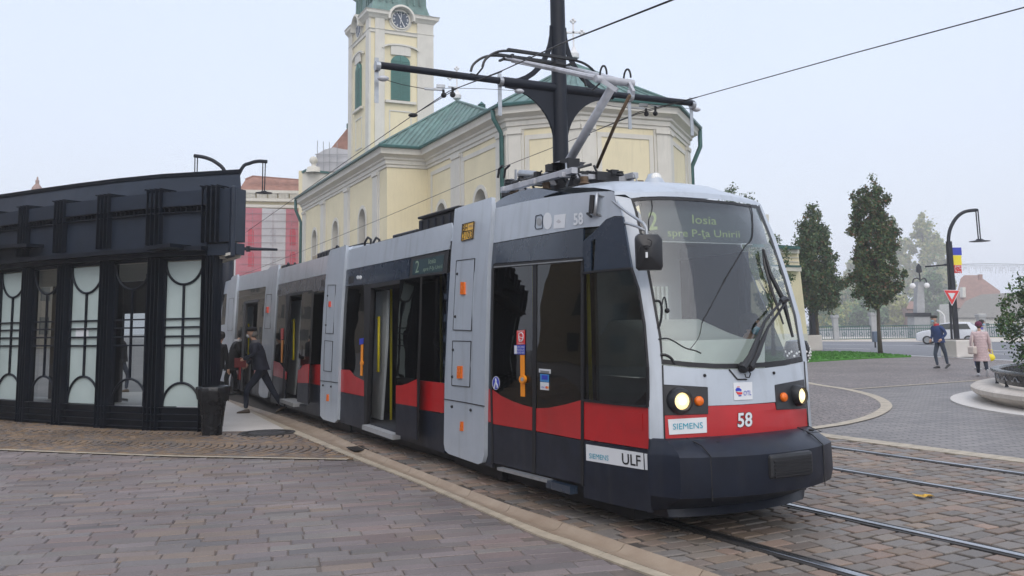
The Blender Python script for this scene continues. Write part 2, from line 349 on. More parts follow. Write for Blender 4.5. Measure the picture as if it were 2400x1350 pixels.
def pxmesh(pts, step=45, smoothstep=True):              # pixel polygon -> cut into a grid, returns verts2d, faces, boundary edges
    bm = bmesh.new(); vs = [bm.verts.new((x, y, 0)) for x, y in pts]
    if len(pts) > 4:
        for t in tessellate_polygon([[Vector((x, y, 0)) for x, y in pts]]):
            try: bm.faces.new([vs[i] for i in t])
            except ValueError: pass
        bmesh.ops.recalc_face_normals(bm, faces=bm.faces)
    else: bm.faces.new(vs)
    if step:
        xs = [p[0] for p in pts]; ys = [p[1] for p in pts]
        for ax, lo, hi in ((0, min(xs), max(xs)), (1, min(ys), max(ys))):
            k = int((hi-lo)//step)
            for i in range(1, k+1):
                c = lo+(hi-lo)*i/(k+1); g = list(bm.verts)+list(bm.edges)+list(bm.faces)
                bmesh.ops.bisect_plane(bm, geom=g, plane_co=(c, 0, 0) if ax == 0 else (0, c, 0), plane_no=(1, 0, 0) if ax == 0 else (0, 1, 0))
    bm.verts.index_update()
    V = [(v.co.x, v.co.y) for v in bm.verts]; Fc = [tuple(v.index for v in f.verts) for f in bm.faces]
    B = [(e.verts[0].index, e.verts[1].index) for e in bm.edges if len(e.link_faces) == 1]; bm.free()
    return V, Fc, B
def panel(name, pts, surf, mat_, parent, off=0.0, th=0.02, step=45, smooth=False, label=None, mb=None, mi=None):
    V, Fc, B = pxmesh(pts, step); vs = [surf.hit(x, y, off) for x, y in V]; fs = list(Fc)
    if th:
        n = len(vs); bk = getattr(surf, 'back', None); vs = vs+[q-(bk*min(th, .014) if bk is not None else surf.nor(q)*th) for q in vs]; fs += [tuple(i+n for i in f)[::-1] for f in Fc]; fs += [(a, b, b+n, a+n) for a, b in B]
    if mb is not None: mb.add(vs, fs, mi); return mb
    if not th and len(fs[0]) > 2:                       # single sheets of glass must face outwards
        f0 = fs[0]; nn = (vs[f0[1]]-vs[f0[0]]).cross(vs[f0[2]]-vs[f0[1]])
        if nn.dot(surf.nor(vs[f0[0]])) < 0: fs = [f[::-1] for f in fs]
    m = MB(); m.add(vs, fs); return m.build(name, mat_, parent, label=label, smooth=('auto' if th else True) if smooth or not th else False, fix=bool(th))
def arc(cx, cy, rx, ry, a0, a1, n=16): return [(cx+rx*math.cos(math.radians(a0+(a1-a0)*i/n)), cy+ry*math.sin(math.radians(a0+(a1-a0)*i/n))) for i in range(n+1)]
def ell(cx, cy, rx, ry, n=24): return [(cx+rx*math.cos(2*PI*i/n), cy+ry*math.sin(2*PI*i/n)) for i in range(n)]
_tc = {}
def textmesh(s, bold=0.0):
    bold = min(bold, 0.0) if 'M' in s else bold
    k = (s, bold)
    if k not in _tc:
        cu = bpy.data.curves.new('t', 'FONT'); cu.body = s; cu.offset = bold; cu.resolution_u = 3; cu.align_x = 'LEFT'; cu.fill_mode = 'FRONT'
        o = bpy.data.objects.new('t', cu); COL.objects.link(o); dg = bpy.context.evaluated_depsgraph_get(); me = bpy.data.meshes.new_from_object(o.evaluated_get(dg))
        V = [(v.co.x, v.co.y) for v in me.vertices]; Fc = [tuple(p.vertices) for p in me.polygons]
        bpy.data.objects.remove(o); bpy.data.curves.remove(cu); bpy.data.meshes.remove(me)
        xs = [v[0] for v in V]; ys = [v[1] for v in V]; x0, x1, y0, y1 = min(xs), max(xs), min(ys), max(ys)
        _tc[k] = ([((x-x0)/(x1-x0), (y-y0)/(y1-y0)) for x, y in V], Fc)
    return _tc[k]
def text_on(name, s, quad, surf, mat_, parent, off=0.003, bold=0.0):     # quad: TL, TR, BR, BL pixels
    V, Fc = textmesh(s, bold); TL, TR, BR, BL = quad; out = []
    for u, v in V:
        x = (TL[0]*(1-u)+TR[0]*u)*v+(BL[0]*(1-u)+BR[0]*u)*(1-v); y = (TL[1]*(1-u)+TR[1]*u)*v+(BL[1]*(1-u)+BR[1]*u)*(1-v); out.append(surf.hit(x, y, off))
    m = MB(); m.add(out, Fc); return m.build(name, mat_, parent, fix=False)
# leaves
def leaf_cloud(name, pts, size, mats, parent, rnd, weights=None, aspect=1.0):
    N = len(pts); pts = np.asarray(pts, float); rs = np.random.RandomState(rnd)
    d = rs.normal(size=(N, 3)); d /= np.linalg.norm(d, axis=1)[:, None]; e = rs.normal(size=(N, 3)); e -= d*(e*d).sum(1)[:, None]; e /= np.linalg.norm(e, axis=1)[:, None]
    s = size*(0.6+0.8*rs.rand(N))[:, None]; a = d*s*0.5; b = e*s*0.32*aspect
    off = np.array(wloc(parent)) if parent is not None else np.zeros(3); p = pts-off
    V = np.stack([p-a, p+b-a*0.1, p+a, p-b-a*0.1], 1).reshape(-1, 3)
    me = bpy.data.meshes.new(name); me.vertices.add(4*N); me.vertices.foreach_set('co', V.ravel()); me.loops.add(4*N); me.loops.foreach_set('vertex_index', np.arange(4*N, dtype=np.int32))
    me.polygons.add(N); me.polygons.foreach_set('loop_start', np.arange(0, 4*N, 4, dtype=np.int32))
    for mm in mats: me.materials.append(mm)
    w = weights or [1/len(mats)]*len(mats); mi = rs.choice(len(mats), N, p=w).astype(np.int32)
    me.polygons.foreach_set('material_index', mi); me.update(calc_edges=True); me.validate()
    o = bpy.data.objects.new(name, me); return link(o, parent)
def crown_points(base, prof, n, seed, clumps=70, cr=0.16, jag=0.15, hollow=0.35):
    rs = np.random.RandomState(seed); zs = [p[0] for p in prof]; rr = [p[1] for p in prof]; C = []; wt = []
    while len(C) < clumps:
        z = rs.uniform(zs[0], zs[-1]); r = np.interp(z, zs, rr)
        if rs.rand() > (r/max(rr))**1.2+0.08: continue
        a = rs.uniform(0, 2*PI); q = r*(hollow+(1-hollow)*math.sqrt(rs.rand()))*(1+rs.normal()*jag); C.append((q*math.cos(a), q*math.sin(a), z)); wt.append(max(0.25, r))
    C = np.array(C); wt = np.array(wt); idx = rs.choice(clumps, n, p=wt/wt.sum()); sc = (0.55+0.6*rs.rand(clumps))[idx][:, None]*max(rr)*cr*2
    P = C[idx]+rs.normal(size=(n, 3))*sc*np.array([0.8, 0.8, 1.0])*0.62
    return P+np.array(base), C+np.array(base)
def tree(name, label, base, prof, h, n, size, mats, w, seed, group=None, tr=0.12, clumps=70, cr=0.16, limbs=14, trunk_to=None, jag=0.15, hollow=0.35):
    base = Vector(base); t = thing(name, label, 'tree' if 'tree' in name or 'poplar' in name else 'shrub', base, group); rs = random.Random(seed)
    P, C = crown_points(base, prof, n, seed, clumps, cr, jag, hollow)
    z1 = trunk_to or h*0.85; m = MB(); k = 7
    pts = [base+Vector((math.sin(i*1.3+seed)*0.03*i/2, math.cos(i*1.7+seed)*0.03*i/2, z1*i/(k-1))) for i in range(k)]
    m.tube(pts, [tr*(1.25 if i == 0 else 1-0.8*i/(k-1)) for i in range(k)], 8)
    for i in range(limbs):
        c = Vector(C[rs.randrange(len(C))]); zz = max(prof[0][0]*0.95, (c.z-base.z)*0.72); a = base+Vector((0, 0, zz)); mid = (a+c)/2+Vector((0, 0, -0.1)); m.tube([a, mid, c], [tr*0.35, tr*0.2, tr*0.07], 5)
    m.build('trunk', M['bark'], t, smooth=True)
    leaf_cloud('crown', P, size, mats, t, seed, w); return t
# ------------------------------------------------------------------ ground and paving
def catmull(P, n=8):
    P = [Vector(p) for p in P]; out = []
    for i in range(len(P)-1):
        p0 = P[max(i-1, 0)]; p1 = P[i]; p2 = P[i+1]; p3 = P[min(i+2, len(P)-1)]
        for k in range(n):
            t = k/n; out.append(0.5*((2*p1)+(p2-p0)*t+(2*p0-5*p1+4*p2-p3)*t*t+(3*p1-p0-3*p2+p3)*t*t*t))
    out.append(P[-1]); return out
def offset(path, d):                   # path runs away from the camera; d > 0 is to the right of it
    out = []
    for i, p in enumerate(path):
        t = (path[min(i+1, len(path)-1)]-path[max(i-1, 0)]); t = Vector((t.x, t.y)).normalized(); out.append(Vector((p[0]+t.y*d, p[1]-t.x*d)))
    return out
T1 = catmull([Vector(p) for p in [(6.2, 0.9), (4.45, 4.2), (2.98, 6.94), (2.33, 8.11), (0.71, 11.13), (-2.15, 16.66), (-4.8, 22.2), (-7.25, 27.6), (-10.2, 34), (-14.6, 43), (-20, 53)]], 6)
T2 = offset(T1, 3.49)
def sheet(name, poly, z, m, kind='structure', sub=0):
    mb = MB(); mb.add([(p[0], p[1], z) for p in poly], [tuple(range(len(poly)))]); o = mb.build(name, m, fix=False)
    bm = bmesh.new(); bm.from_mesh(o.data); bmesh.ops.triangulate(bm, faces=bm.faces, ngon_method='EAR_CLIP')
    for f in bm.faces:
        if f.normal.z < 0: f.normal_flip()
    bm.to_mesh(o.data); bm.free(); return tag(o, kind=kind)
def inpoly(p, poly):
    x, y = p; c = False; n = len(poly); j = n-1
    for i in range(n):
        xi, yi = poly[i][0], poly[i][1]; xj, yj = poly[j][0], poly[j][1]
        if (yi > y) != (yj > y) and x < (xj-xi)*(y-yi)/(yj-yi)+xi: c = not c
        j = i
    return c
class Stones:
    def __init__(s): s.V = []; s.F = []; s.C = []
    def add(s, q, z, col, rnd, inset=0.007):            # q: 4 plan corners
        cx = sum(p[0] for p in q)/4; cy = sum(p[1] for p in q)/4; n = len(s.V); tx, ty = rnd.gauss(0, 0.012), rnd.gauss(0, 0.012)
        for p in q: s.V.append((p[0], p[1], z-0.022))
        for p in q: s.V.append((p[0], p[1], z-0.006))
        for p in q:
            dx, dy = cx-p[0], cy-p[1]; L = math.hypot(dx, dy); k = inset/L*1.4; x, y = p[0]+dx*k, p[1]+dy*k; s.V.append((x, y, z+(x-cx)*tx+(y-cy)*ty))
        for a in (0, 4):
            for i in range(4): s.F.append((n+a+i, n+a+(i+1) % 4, n+a+4+(i+1) % 4, n+a+4+i))
        s.F.append((n+8, n+9, n+10, n+11)); s.C += [col]*12
    def build(s, name, m):
        me = bpy.data.meshes.new(name); me.from_pydata(s.V, [], s.F); a = me.color_attributes.new('col', 'FLOAT_COLOR', 'POINT')
        a.data.foreach_set('color', np.array([(c[0], c[1], c[2], 1) for c in s.C], np.float32).ravel()); me.materials.append(m)
        bm = bmesh.new(); bm.from_mesh(me); bmesh.ops.recalc_face_normals(bm, faces=bm.faces); bm.to_mesh(me); bm.free()
        o = bpy.data.objects.new(name, me); link(o); return tag(o, kind='structure')
def pick(rnd, cols, var=0.09):
    c = rnd.choice(cols); k = 1+rnd.gauss(0, var); return tuple(max(0.01, x*k) for x in c)
def lay_rows(st, org, ang, u0, u1, v0, v1, rows, lens, gap, poly, cols, seed, jit=0.006, wob=0.0):
    rnd = random.Random(seed); e = Vector((math.cos(ang), math.sin(ang))); q = Vector((-e.y, e.x)); v = v0
    while v < v1:
        h = rnd.uniform(*rows); u = u0-rnd.random()*0.3; ph = rnd.random()*6
        while u < u1:
            L = rnd.uniform(*lens)
            c = org+e*(u+L/2)+q*(v+h/2)
            cor = lambda a, b: inpoly(org+e*a+q*b, poly)
            while L > .05 and inpoly(c, poly) and not (cor(u, v) and cor(u, v+h)): u += .02; L -= .02
            L0_ = L
            while L > .05 and inpoly(c, poly) and not (cor(u+L, v) and cor(u+L, v+h)): L -= .02
            if L > .05 and inpoly(c, poly):
                W_ = lambda a: wob*math.sin(a*1.7+v*0.9)
                j = lambda: rnd.gauss(0, jit); P = []
                for a, b in ((u+gap/2, v+gap/2), (u+L-gap/2, v+gap/2), (u+L-gap/2, v+h-gap/2), (u+gap/2, v+h-gap/2)):
                    w = org+e*(a+j())+q*(b+W_(a)+j()); P.append(w)
                st.add(P, rnd.gauss(0, 0.002), pick(rnd, cols), rnd)
            u += max(L, L0_)
        v += h
def g2(px, py): p = gz(px, py); return Vector((p.x, p.y))
plaza = mat_brick('plaza_fine_pavers', (0.245, 0.222, 0.205), (0.150, 0.138, 0.132), (0.070, 0.062, 0.058), 0.28, 0.12, 0.014, math.radians(4), 0.5, 0.02)
fanm = mat_brick('small_setts_far', (0.26, 0.22, 0.20), (0.17, 0.15, 0.145), (0.07, 0.06, 0.055), 0.15, 0.13, 0.016, math.radians(35), 0.6, 0.28)
sheet('ground', [(-400, -120), (400, -120), (400, 600), (-400, 600)], -0.045, plaza)
sheet('square_paving', [(4, 6.5), (80, 6.5), (80, 45), (-10, 45), (-2, 28)], -0.016, plaza)
# kerb edges from the picture, read as ground points
K_in = catmull([g2(*p) for p in [(609, 960), (746, 1004), (848, 1050), (1008, 1114), (1183, 1181), (1300, 1219), (1500, 1288), (1690, 1352)]][::-1], 6)
K_out = catmull([g2(*p) for p in [(600, 973), (676, 1010), (816, 1068), (979, 1132), (1241, 1246), (1300, 1266), (1440, 1318), (1560, 1360)]][::-1], 6)
def extend(P, a, b):
    d0 = (P[0]-P[1]).normalized(); d1 = (P[-1]-P[-3]).normalized(); return [P[0]+d0*a]+P+[P[-1]+d1*b*0.5, P[-1]+d1*b]
K_in = extend(K_in, 5.5, 9); K_out = extend(K_out, 5.5, 9)
R_b = offset(T1, 5.0); R_b2 = offset(T1, 5.32)
track_poly = K_in+R_b[::-1]
sheet('track_bed', track_poly, -0.013, M['mortar'])
st = Stones(); tdir = math.atan2(0.465, 0.885)
tc_cols = [tuple((x*0.7+y*0.3)*0.80 for x, y in zip(c, (.25, .205, .17))) for c in [(0.30, 0.225, 0.165), (0.24, 0.205, 0.17), (0.20, 0.185, 0.17), (0.27, 0.20, 0.155), (0.215, 0.175, 0.15), (0.23, 0.215, 0.20), (0.33, 0.225, 0.17)]]
near_poly = [p for p in track_poly if p.y < 19.5]
lay_rows(st, Vector((2.33, 8.11)), tdir, -4.0, 6.0, -6.0, 13.5, (0.155, 0.20), (0.17, 0.31), 0.027, track_poly, tc_cols, 3, 0.009, 0.02)
st.build('track_setts', M['setts'])
# rails: running head with its groove
for nm, base in (('near', T1), ('far', T2)):
    for d in (-0.7175, 0.7175):
        path = offset(base, d); mb = MB()
        mb.sweep(path, [(-0.085, -0.02), (-0.085, 0.006), (-0.042, 0.006), (-0.040, 0.011), (0.03, 0.011), (0.034, -0.012), (0.066, -0.012), (0.068, 0.007), (0.085, 0.007), (0.085, -0.02)], m=0)
        head = MB(); head.sweep(path, [(-0.036, 0.0115), (-0.034, 0.0145), (0.026, 0.0145), (0.028, 0.0115)], m=0)
        o = mb.build('rail', M['raild']); tag(o, kind='structure'); h = head.build('rail_head', M['chrome'], o)
# pale granite band on the far side of the tracks
mb = MB(); n = len(R_b)
for i in range(n-1):
    for k in range(3):
        t0, t1 = k/3+0.006, (k+1)/3-0.006; a = R_b[i].lerp(R_b[i+1], t0); b = R_b[i].lerp(R_b[i+1], t1); c = R_b2[i].lerp(R_b2[i+1], t1); d = R_b2[i].lerp(R_b2[i+1], t0)
        mb.add([(a.x, a.y, .004), (b.x, b.y, .004), (c.x, c.y, .004), (d.x, d.y, .004), (a.x, a.y, -.03), (b.x, b.y, -.03), (c.x, c.y, -.03), (d.x, d.y, -.03)], [(0, 1, 2, 3), (0, 4, 5, 1), (2, 6, 7, 3)])
tag(mb.build('path_edge_band', M['kerbl']), kind='structure')
# the kerb with its shallow gutter
def kerb_strip(name, s0, s1, prof, m, seglen=0.95, gap=0.008):
    mb = MB(); A = K_out; B = K_in
    def resample(P, n):
        L = [0]
        for i in range(len(P)-1): L.append(L[-1]+(P[i+1]-P[i]).length)
        out = []
        for k in range(n+1):
            t = L[-1]*k/n; i = min(max(0, int(np.searchsorted(L, t))-1), len(P)-2); q = (t-L[i])/max(1e-6, L[i+1]-L[i]); out.append(P[i].lerp(P[i+1], q))
        return out, L[-1]
    a, La = resample(A, 160); b, Lb = resample(B, 160); per = max(2, int(160/(La/seglen)))
    for k in range(0, 160, per):
        rows = []
        ks = list(range(k, min(k+per, 160)+1))
        for kk in ks:
            e = 0
            pa, pb = a[kk], b[kk]
            if kk == ks[0] and kk > 0: pa = a[kk].lerp(a[kk-1], -gap/(La/160)); pb = b[kk].lerp(b[kk-1], -gap/(Lb/160))
            rows.append([(pa.lerp(pb, s0+(s1-s0)*s)[0], pa.lerp(pb, s0+(s1-s0)*s)[1], z) for s, z in prof])
        npf = len(prof); vs = [v for r in rows for v in r]; fs = []
        for i in range(len(rows)-1):
            for j in range(npf-1): q = i*npf+j; fs.append((q, q+1, q+1+npf, q+npf))
        fs.append(tuple(range(npf))); fs.append(tuple((len(rows)-1)*npf+j for j in range(npf)))
        mb.add(vs, fs)
    return tag(mb.build(name, m, smooth='auto'), kind='structure')
kerb_strip('kerb_pale_band', 0.0, 0.27, [(0, -.04), (0, .004), (1, .004), (1, -.04)], M['kerbl'], 1.4)
kerb_strip('kerb', 0.30, 1.0, [(0, -.04), (0, .003), (0.12, .002), (0.2, -.008), (0.35, -.020), (0.55, -.024), (0.72, -.012), (0.84, .008), (0.93, .016), (1, .008), (1, -.04)], M['kerb'], 1.0)
# left-hand paving
BL = catmull([g2(*p) for p in [(-500, 1015), (-200, 1045), (0, 1055), (200, 1063), (400, 1070), (600, 1074), (812, 1078)]], 4)
near_k = [p for p in K_out if p.y < 13.0]
left_poly = BL+near_k[::-1]+[Vector((1.5, 1.5)), Vector((-18, 1.5))]
sheet('left_paving_bed', left_poly, -0.010, M['mortarl'])
st = Stones(); d = g2(700, 1120)-g2(0, 1158); la = math.atan2(d.y, d.x)
lc = [tuple((x*0.55+y*0.45)*0.84 for x, y in zip(c, (.222, .182, .166))) for c in [(0.245, 0.205, 0.20), (0.205, 0.18, 0.185), (0.215, 0.19, 0.195), (0.235, 0.225, 0.21), (0.185, 0.18, 0.185), (0.21, 0.18, 0.185), (0.25, 0.20, 0.18), (0.27, 0.205, 0.155), (0.22, 0.19, 0.195), (0.225, 0.205, 0.20), (0.25, 0.185, 0.175)]]
lay_rows(st, Vector((-3, 9)), la, -10, 7.0, -5.5, 6.0, (0.115, 0.205), (0.24, 0.54), 0.011, left_poly, lc, 5, 0.0015, 0.006)
st.build('left_pavers', M['pavers'])
# narrow pale line, then the fan-laid setts by the pavilion
mb = MB()
for i in range(len(BL)-1):
    a, b = BL[i], BL[i+1]; t = (b-a).normalized(); nn = Vector((-t.y, t.x))*0.10
    mb.add([(a.x, a.y, .004), (b.x, b.y, .004), (b.x+nn.x, b.y+nn.y, .004), (a.x+nn.x, a.y+nn.y, .004)], [(0, 1, 2, 3)])
tag(mb.build('path_border_line', M['kerbl']), kind='structure')
farK = [p for p in K_out if 12.6 < p.y < 17.5]
fan_poly = [Vector((p.x, p.y+0.1)) for p in BL]+farK+[g2(672, 1010), g2(505, 1009), g2(330, 1006), g2(180, 996), g2(0, 982), g2(-300, 950), g2(-600, 950)]
sheet('fan_paving_bed', fan_poly, -0.012, M['mortar'])
st = Stones(); fc = [tuple(x*.85 for x in c) for c in [(0.27, 0.19, 0.12), (0.22, 0.165, 0.12), (0.19, 0.15, 0.125), (0.24, 0.165, 0.105), (0.17, 0.145, 0.13)]]
rnd = random.Random(11); ax = (BL[-1]-BL[len(BL)//3]).normalized(); ay = Vector((-ax.y, ax.x)); Wc = 1.30; Rr = 0.98
for row in range(0, 6):
    vc = 0.62+row*Wc; rnge = int(24/0.122); flip = 1
    for k in range(rnge):
        s0 = -19+k*0.122; th0 = math.asin(Wc/2/Rr); na = int(2*th0*Rr/0.10)
        for i in range(na):
            P = []
            for (r, t) in ((-.5, i), (.5, i), (.5, i+1), (-.5, i+1)):
                th = -th0+2*th0*(t+(0.03 if t == i else -0.03))/na; rad = Rr; sx_ = s0+rad*math.cos(th)+r*0.094; sy_ = rad*math.sin(th); P.append(BL[-1]+ax*(sx_+rnd.gauss(0, .003))+ay*(vc+sy_+rnd.gauss(0, .003)))
            c = (P[0]+P[1]+P[2]+P[3])/4
            if inpoly(c, fan_poly): st.add(P, rnd.gauss(0, 0.002), pick(rnd, fc), rnd, 0.006)
st.build('fan_setts', M['setts'])
# pale stone platform beside the tram
plat = [g2(*p) for p in [(480, 1012), (674, 1010)]]+[p for p in K_out if p.y > 17.0][:]
plat += [plat[-1]+Vector((-3.5, -0.5)), g2(300, 935), g2(300, 985)]
sheet('platform_paving', plat, 0.003, M['slab'])
mb = MB(); pc = gz(626, 1015)
mb.lathe((pc.x, pc.y, 0), [(0.001, .011), (0.10, .011), (0.12, .006), (0.16, .006), (0.18, .012), (0.30, .012), (0.32, .006), (0.40, .006), (0.42, .013), (0.47, .013), (0.475, -.01)], 40, m=0)
for i in range(24): mb.bar((pc.x+.31*math.cos(i*PI/12), pc.y+.31*math.sin(i*PI/12), .011), (pc.x+.42*math.cos(i*PI/12), pc.y+.42*math.sin(i*PI/12), .011), .025, .006, m=0)
tag(mb.build('manhole_cover', M['raild']), 'round cast iron manhole cover set in the small setts by the platform', 'manhole cover')
dr = thing('drain_grate', 'small slotted drain grate in the kerb gutter', 'drain', tuple(gz(838, 1052)))
mb = MB(); c = gz(838, 1052); kd = (g2(880, 1072)-g2(800, 1036)).normalized(); kn = Vector((-kd.y, kd.x))
mb.box((c.x, c.y, 0.004), (0.44, 0.22, 0.012), math.atan2(kd.y, kd.x)); mb.build('plate', M['ink'], dr)
mb = MB()
for i in range(7): q = Vector((c.x, c.y))+kd*(i-3)*0.06; mb.bar((q.x-kn.x*.10, q.y-kn.y*.10, .012), (q.x+kn.x*.10, q.y+kn.y*.10, .012), .02, .008)
mb.build('bar', M['raild'], dr)
# right-hand paving, lawn, road
sheet('upper_paving', [g2(*p) for p in [(1700, 880), (1900, 897), (2000, 912), (2262, 893), (2500, 876), (2700, 866), (2700, 857), (2400, 846), (1890, 823), (1700, 815)]], -0.011, fanm)
def strip_px(name, pts, w, z, m, wpx=False):
    P = [g2(*p) for p in pts]; mb = MB()
    for i in range(len(P)-1):
        a, b = P[i], P[i+1]; t = (b-a).normalized(); nn = Vector((-t.y, t.x))*w/2
        mb.add([(a.x-nn.x, a.y-nn.y, z), (b.x-nn.x, b.y-nn.y, z), (b.x+nn.x, b.y+nn.y, z), (a.x+nn.x, a.y+nn.y, z)], [(0, 1, 2, 3)])
    return tag(mb.build(name, m), kind='structure')
strip_px('path_dividing_line', [(1985, 912), (2262, 893), (2500, 876)], 0.14, -0.005, M['kerbl'])
ringp = [g2(*p) for p in [(1700, 872), (1800, 880), (1900, 897)]]
mb = MB(); ring_pts = catmull([g2(*p) for p in [(1780, 868), (1895, 897), (1985, 912), (2050, 929), (2078, 950), (2050, 972), (1985, 990), (1900, 1003), (1780, 1018)]], 6)
sheet('ring_paving', ring_pts, -0.007, fanm)
for i in range(len(ring_pts)-1):
    a, b = ring_pts[i], ring_pts[i+1]; ta = (ring_pts[min(i+2, len(ring_pts)-1)]-ring_pts[max(i-1, 0)]).normalized()
    def nrm(j): t = (ring_pts[min(j+1, len(ring_pts)-1)]-ring_pts[max(j-1, 0)]).normalized(); return Vector((-t.y, t.x))*0.11
    na, nb = nrm(i), nrm(i+1); mb.add([(a.x-na.x, a.y-na.y, -.001), (b.x-nb.x, b.y-nb.y, -.001), (b.x+nb.x, b.y+nb.y, -.001), (a.x+na.x, a.y+na.y, -.001)], [(0, 1, 2, 3)])
tag(mb.build('path_ring_band', M['kerbl']), kind='structure')
lp = [g2(*p) for p in [(1700, 818), (1890, 826), (1990, 826), (2075, 831), (2136, 836.5), (2040, 840), (1890, 849), (1700, 860)]]
mb = MB(); mb.prism(lp, -0.03, 0.05); tag(mb.build('lawn_ground', M['lawn']), kind='structure')
rs = np.random.RandomState(2); pts = []
while len(pts) < 9000:
    x = rs.uniform(9, 24); y = rs.uniform(34, 62)
    if inpoly((x, y), lp): pts.append((x, y, 0.065))
tag(leaf_cloud('grass', pts, 0.10, [M['lawn']], None, 4), 'short bright green grass on the lawn wedge', 'grass', kind='stuff')
sheet('road', [g2(*p) for p in [(1500, 806), (1890, 822), (2400, 846), (2800, 866), (2800, 806), (2400, 802), (1890, 801), (1500, 800)]], -0.008, M['asph'])
sheet('far_pavement', [g2(*p) for p in [(1500, 800), (1890, 801), (2400, 802), (2800, 806), (2800, 790), (1500, 790)]], 0.02, M['stone'])
strip_px('road_edge_marking', [(1700, 813), (1890, 822), (2400, 845.5), (2800, 864)], 0.28, -0.002, M['mark'])
strip_px('road_lane_marking', [(1930, 815.5), (2040, 818)], 0.2, -0.002, M['mark'])
strip_px('road_lane_marking', [(2290, 820), (2420, 824)], 0.2, -0.002, M['mark'])
strip_px('road_lane_marking', [(2330, 829), (2450, 833)], 0.2, -0.002, M['mark'])
strip_px('road_lane_marking', [(1900, 806), (2150, 810), (2240, 812)], 0.15, -0.002, M['mark'])
# fallen leaf between the rails
c = gz(2163, 1167); mb = MB(); k = 9
pl = [(c.x+0.075*math.cos(a)*(1+0.4*math.cos(3*a))*1.2, c.y+0.075*math.sin(a)*(1+0.4*math.cos(3*a)), 0.012+0.02*abs(math.sin(2*a))) for a in [2*PI*i/14 for i in range(14)]]
mb.add(pl+[(c.x, c.y, 0.010)], [(i, (i+1) % 14, 14) for i in range(14)]); tag(mb.build('fallen_leaf', mat('leaf_autumn', (0.55, 0.32, 0.03), 0.6, 0, 0.3, 30)), 'single yellow autumn leaf lying on the setts between the rails', 'leaf')
# ------------------------------------------------------------------ tram
N = [Vector(p) for p in [(1.12, 7.8), (0.6, 8.57), (-0.36, 10.59), (-0.9, 11.79), (-2.97, 15.65), (-3.45, 16.51), (-5.65, 21.29), (-6.0, 22.0), (-8.15, 26.7), (-8.65, 27.8), (-11.3, 33.4)]]
def tumble(z): return 0.13*max(0.0, (z-1.35)/1.7)**1.6
class Sec:
    def __init__(s, A, B, taper=None):
        s.A, s.B = A, B; s.d = (B-A).normalized(); s.L = (B-A).length; s.i = Vector((-s.d.y, s.d.x))*-1
        if s.i.x < 0: s.i = -s.i
        s.i3 = Vector((s.i.x, s.i.y, 0)); s.d3 = Vector((s.d.x, s.d.y, 0)); s.A3 = Vector((A.x, A.y, 0))
        def b(q):
            o = tumble(q.z)
            if taper is not None:
                u = -(q-s.A3).dot(s.d3)-taper
                if u > 0: o += 0.12*u
            return -o
        s.surf = Surf((A.x, A.y, 0), (-s.i.x, -s.i.y, 0), b)
    def w(s, u, v, z): return s.A3+s.d3*u+s.i3*v+Vector((0, 0, z))
    def box(s, mb, u0, u1, v0, v1, z0, z1, m=None): c = s.w((u0+u1)/2, (v0+v1)/2, (z0+z1)/2); mb.box(c, (abs(u1-u0), abs(v1-v0), z1-z0), ax=(s.d3, s.i3, Vector((0, 0, 1))), m=m); return mb
S1 = Sec(N[1], N[2], 0.0); P1 = Sec(N[2], N[3]); S2 = Sec(N[3], N[4]); P2 = Sec(N[4], N[5]); S3 = Sec(N[5], N[6]); P3 = Sec(N[6], N[7]); S4 = Sec(N[7], N[8]); P4 = Sec(N[8], N[9]); S5 = Sec(N[9], N[10])
TRAM = thing('tram', 'long articulated low floor tram in silver, slate and red numbered 58', 'tram', (T1[14].x, T1[14].y, 0))
WT = 2.4
# -- shade box, floor, far side, ceiling of every section
def hull(S, u0, u1, front=False, wins=3):
    fl = MB(); S.box(fl, u0, u1, 0.04, WT-.04, 0.20, 0.30); fl.build('floor', M['intdark'], TRAM)
    uf = MB(); S.box(uf, u0, u1, 0.22, WT-.22, 0.05, 0.195); uf.build('underfloor_shade_box', M['rubber'], TRAM)  # black box added below the floor to darken the ground under the tram
    fs = MB(); S.box(fs, u0, u1, WT-.06, WT, 0.22, 0.95, 1); S.box(fs, u0, u1, WT-.06, WT, 0.953, 1.25, 0); S.box(fs, u0, u1, WT-.16, WT-.10, 2.45, 3.02, 2)
    w = (u1-u0)/wins
    for i in range(wins+1): S.box(fs, u0+i*w-.05, u0+i*w+.05, WT-.10, WT-.04, 1.25, 2.45, 1)
    fs.build('far_side_panel', [M['tred'], M['tskirt'], M['tgrey']], TRAM)
    g = MB(); g.add([S.w(u0, WT-.05, 1.25), S.w(u1, WT-.05, 1.25), S.w(u1, WT-.12, 2.45), S.w(u0, WT-.12, 2.45)], [(0, 1, 2, 3)]); g.build('far_side_window', M['gside'], TRAM)
    c = MB(); S.box(c, u0, u1, 0.16, WT-.16, 2.66, 2.70); c.build('ceiling', M['intgrey'], TRAM)
    # seats seen dimly through the glass
    k = int((u1-u0)/1.25)
    for i in range(k):
        uu = u0+0.7+i*1.25
        if uu > u1-0.5: break
        for v0 in (1.45,):
            s_ = MB(); S.box(s_, uu-.22, uu+.22, v0, v0+.8, 0.62, 0.72); S.box(s_, uu+.17, uu+.25, v0, v0+.8, 0.72, 1.32); S.box(s_, uu-.1, uu+.1, v0+.1, v0+.7, 0.30, 0.62); s_.build('passenger_seat', M['seat'], TRAM, bevel=0.02)
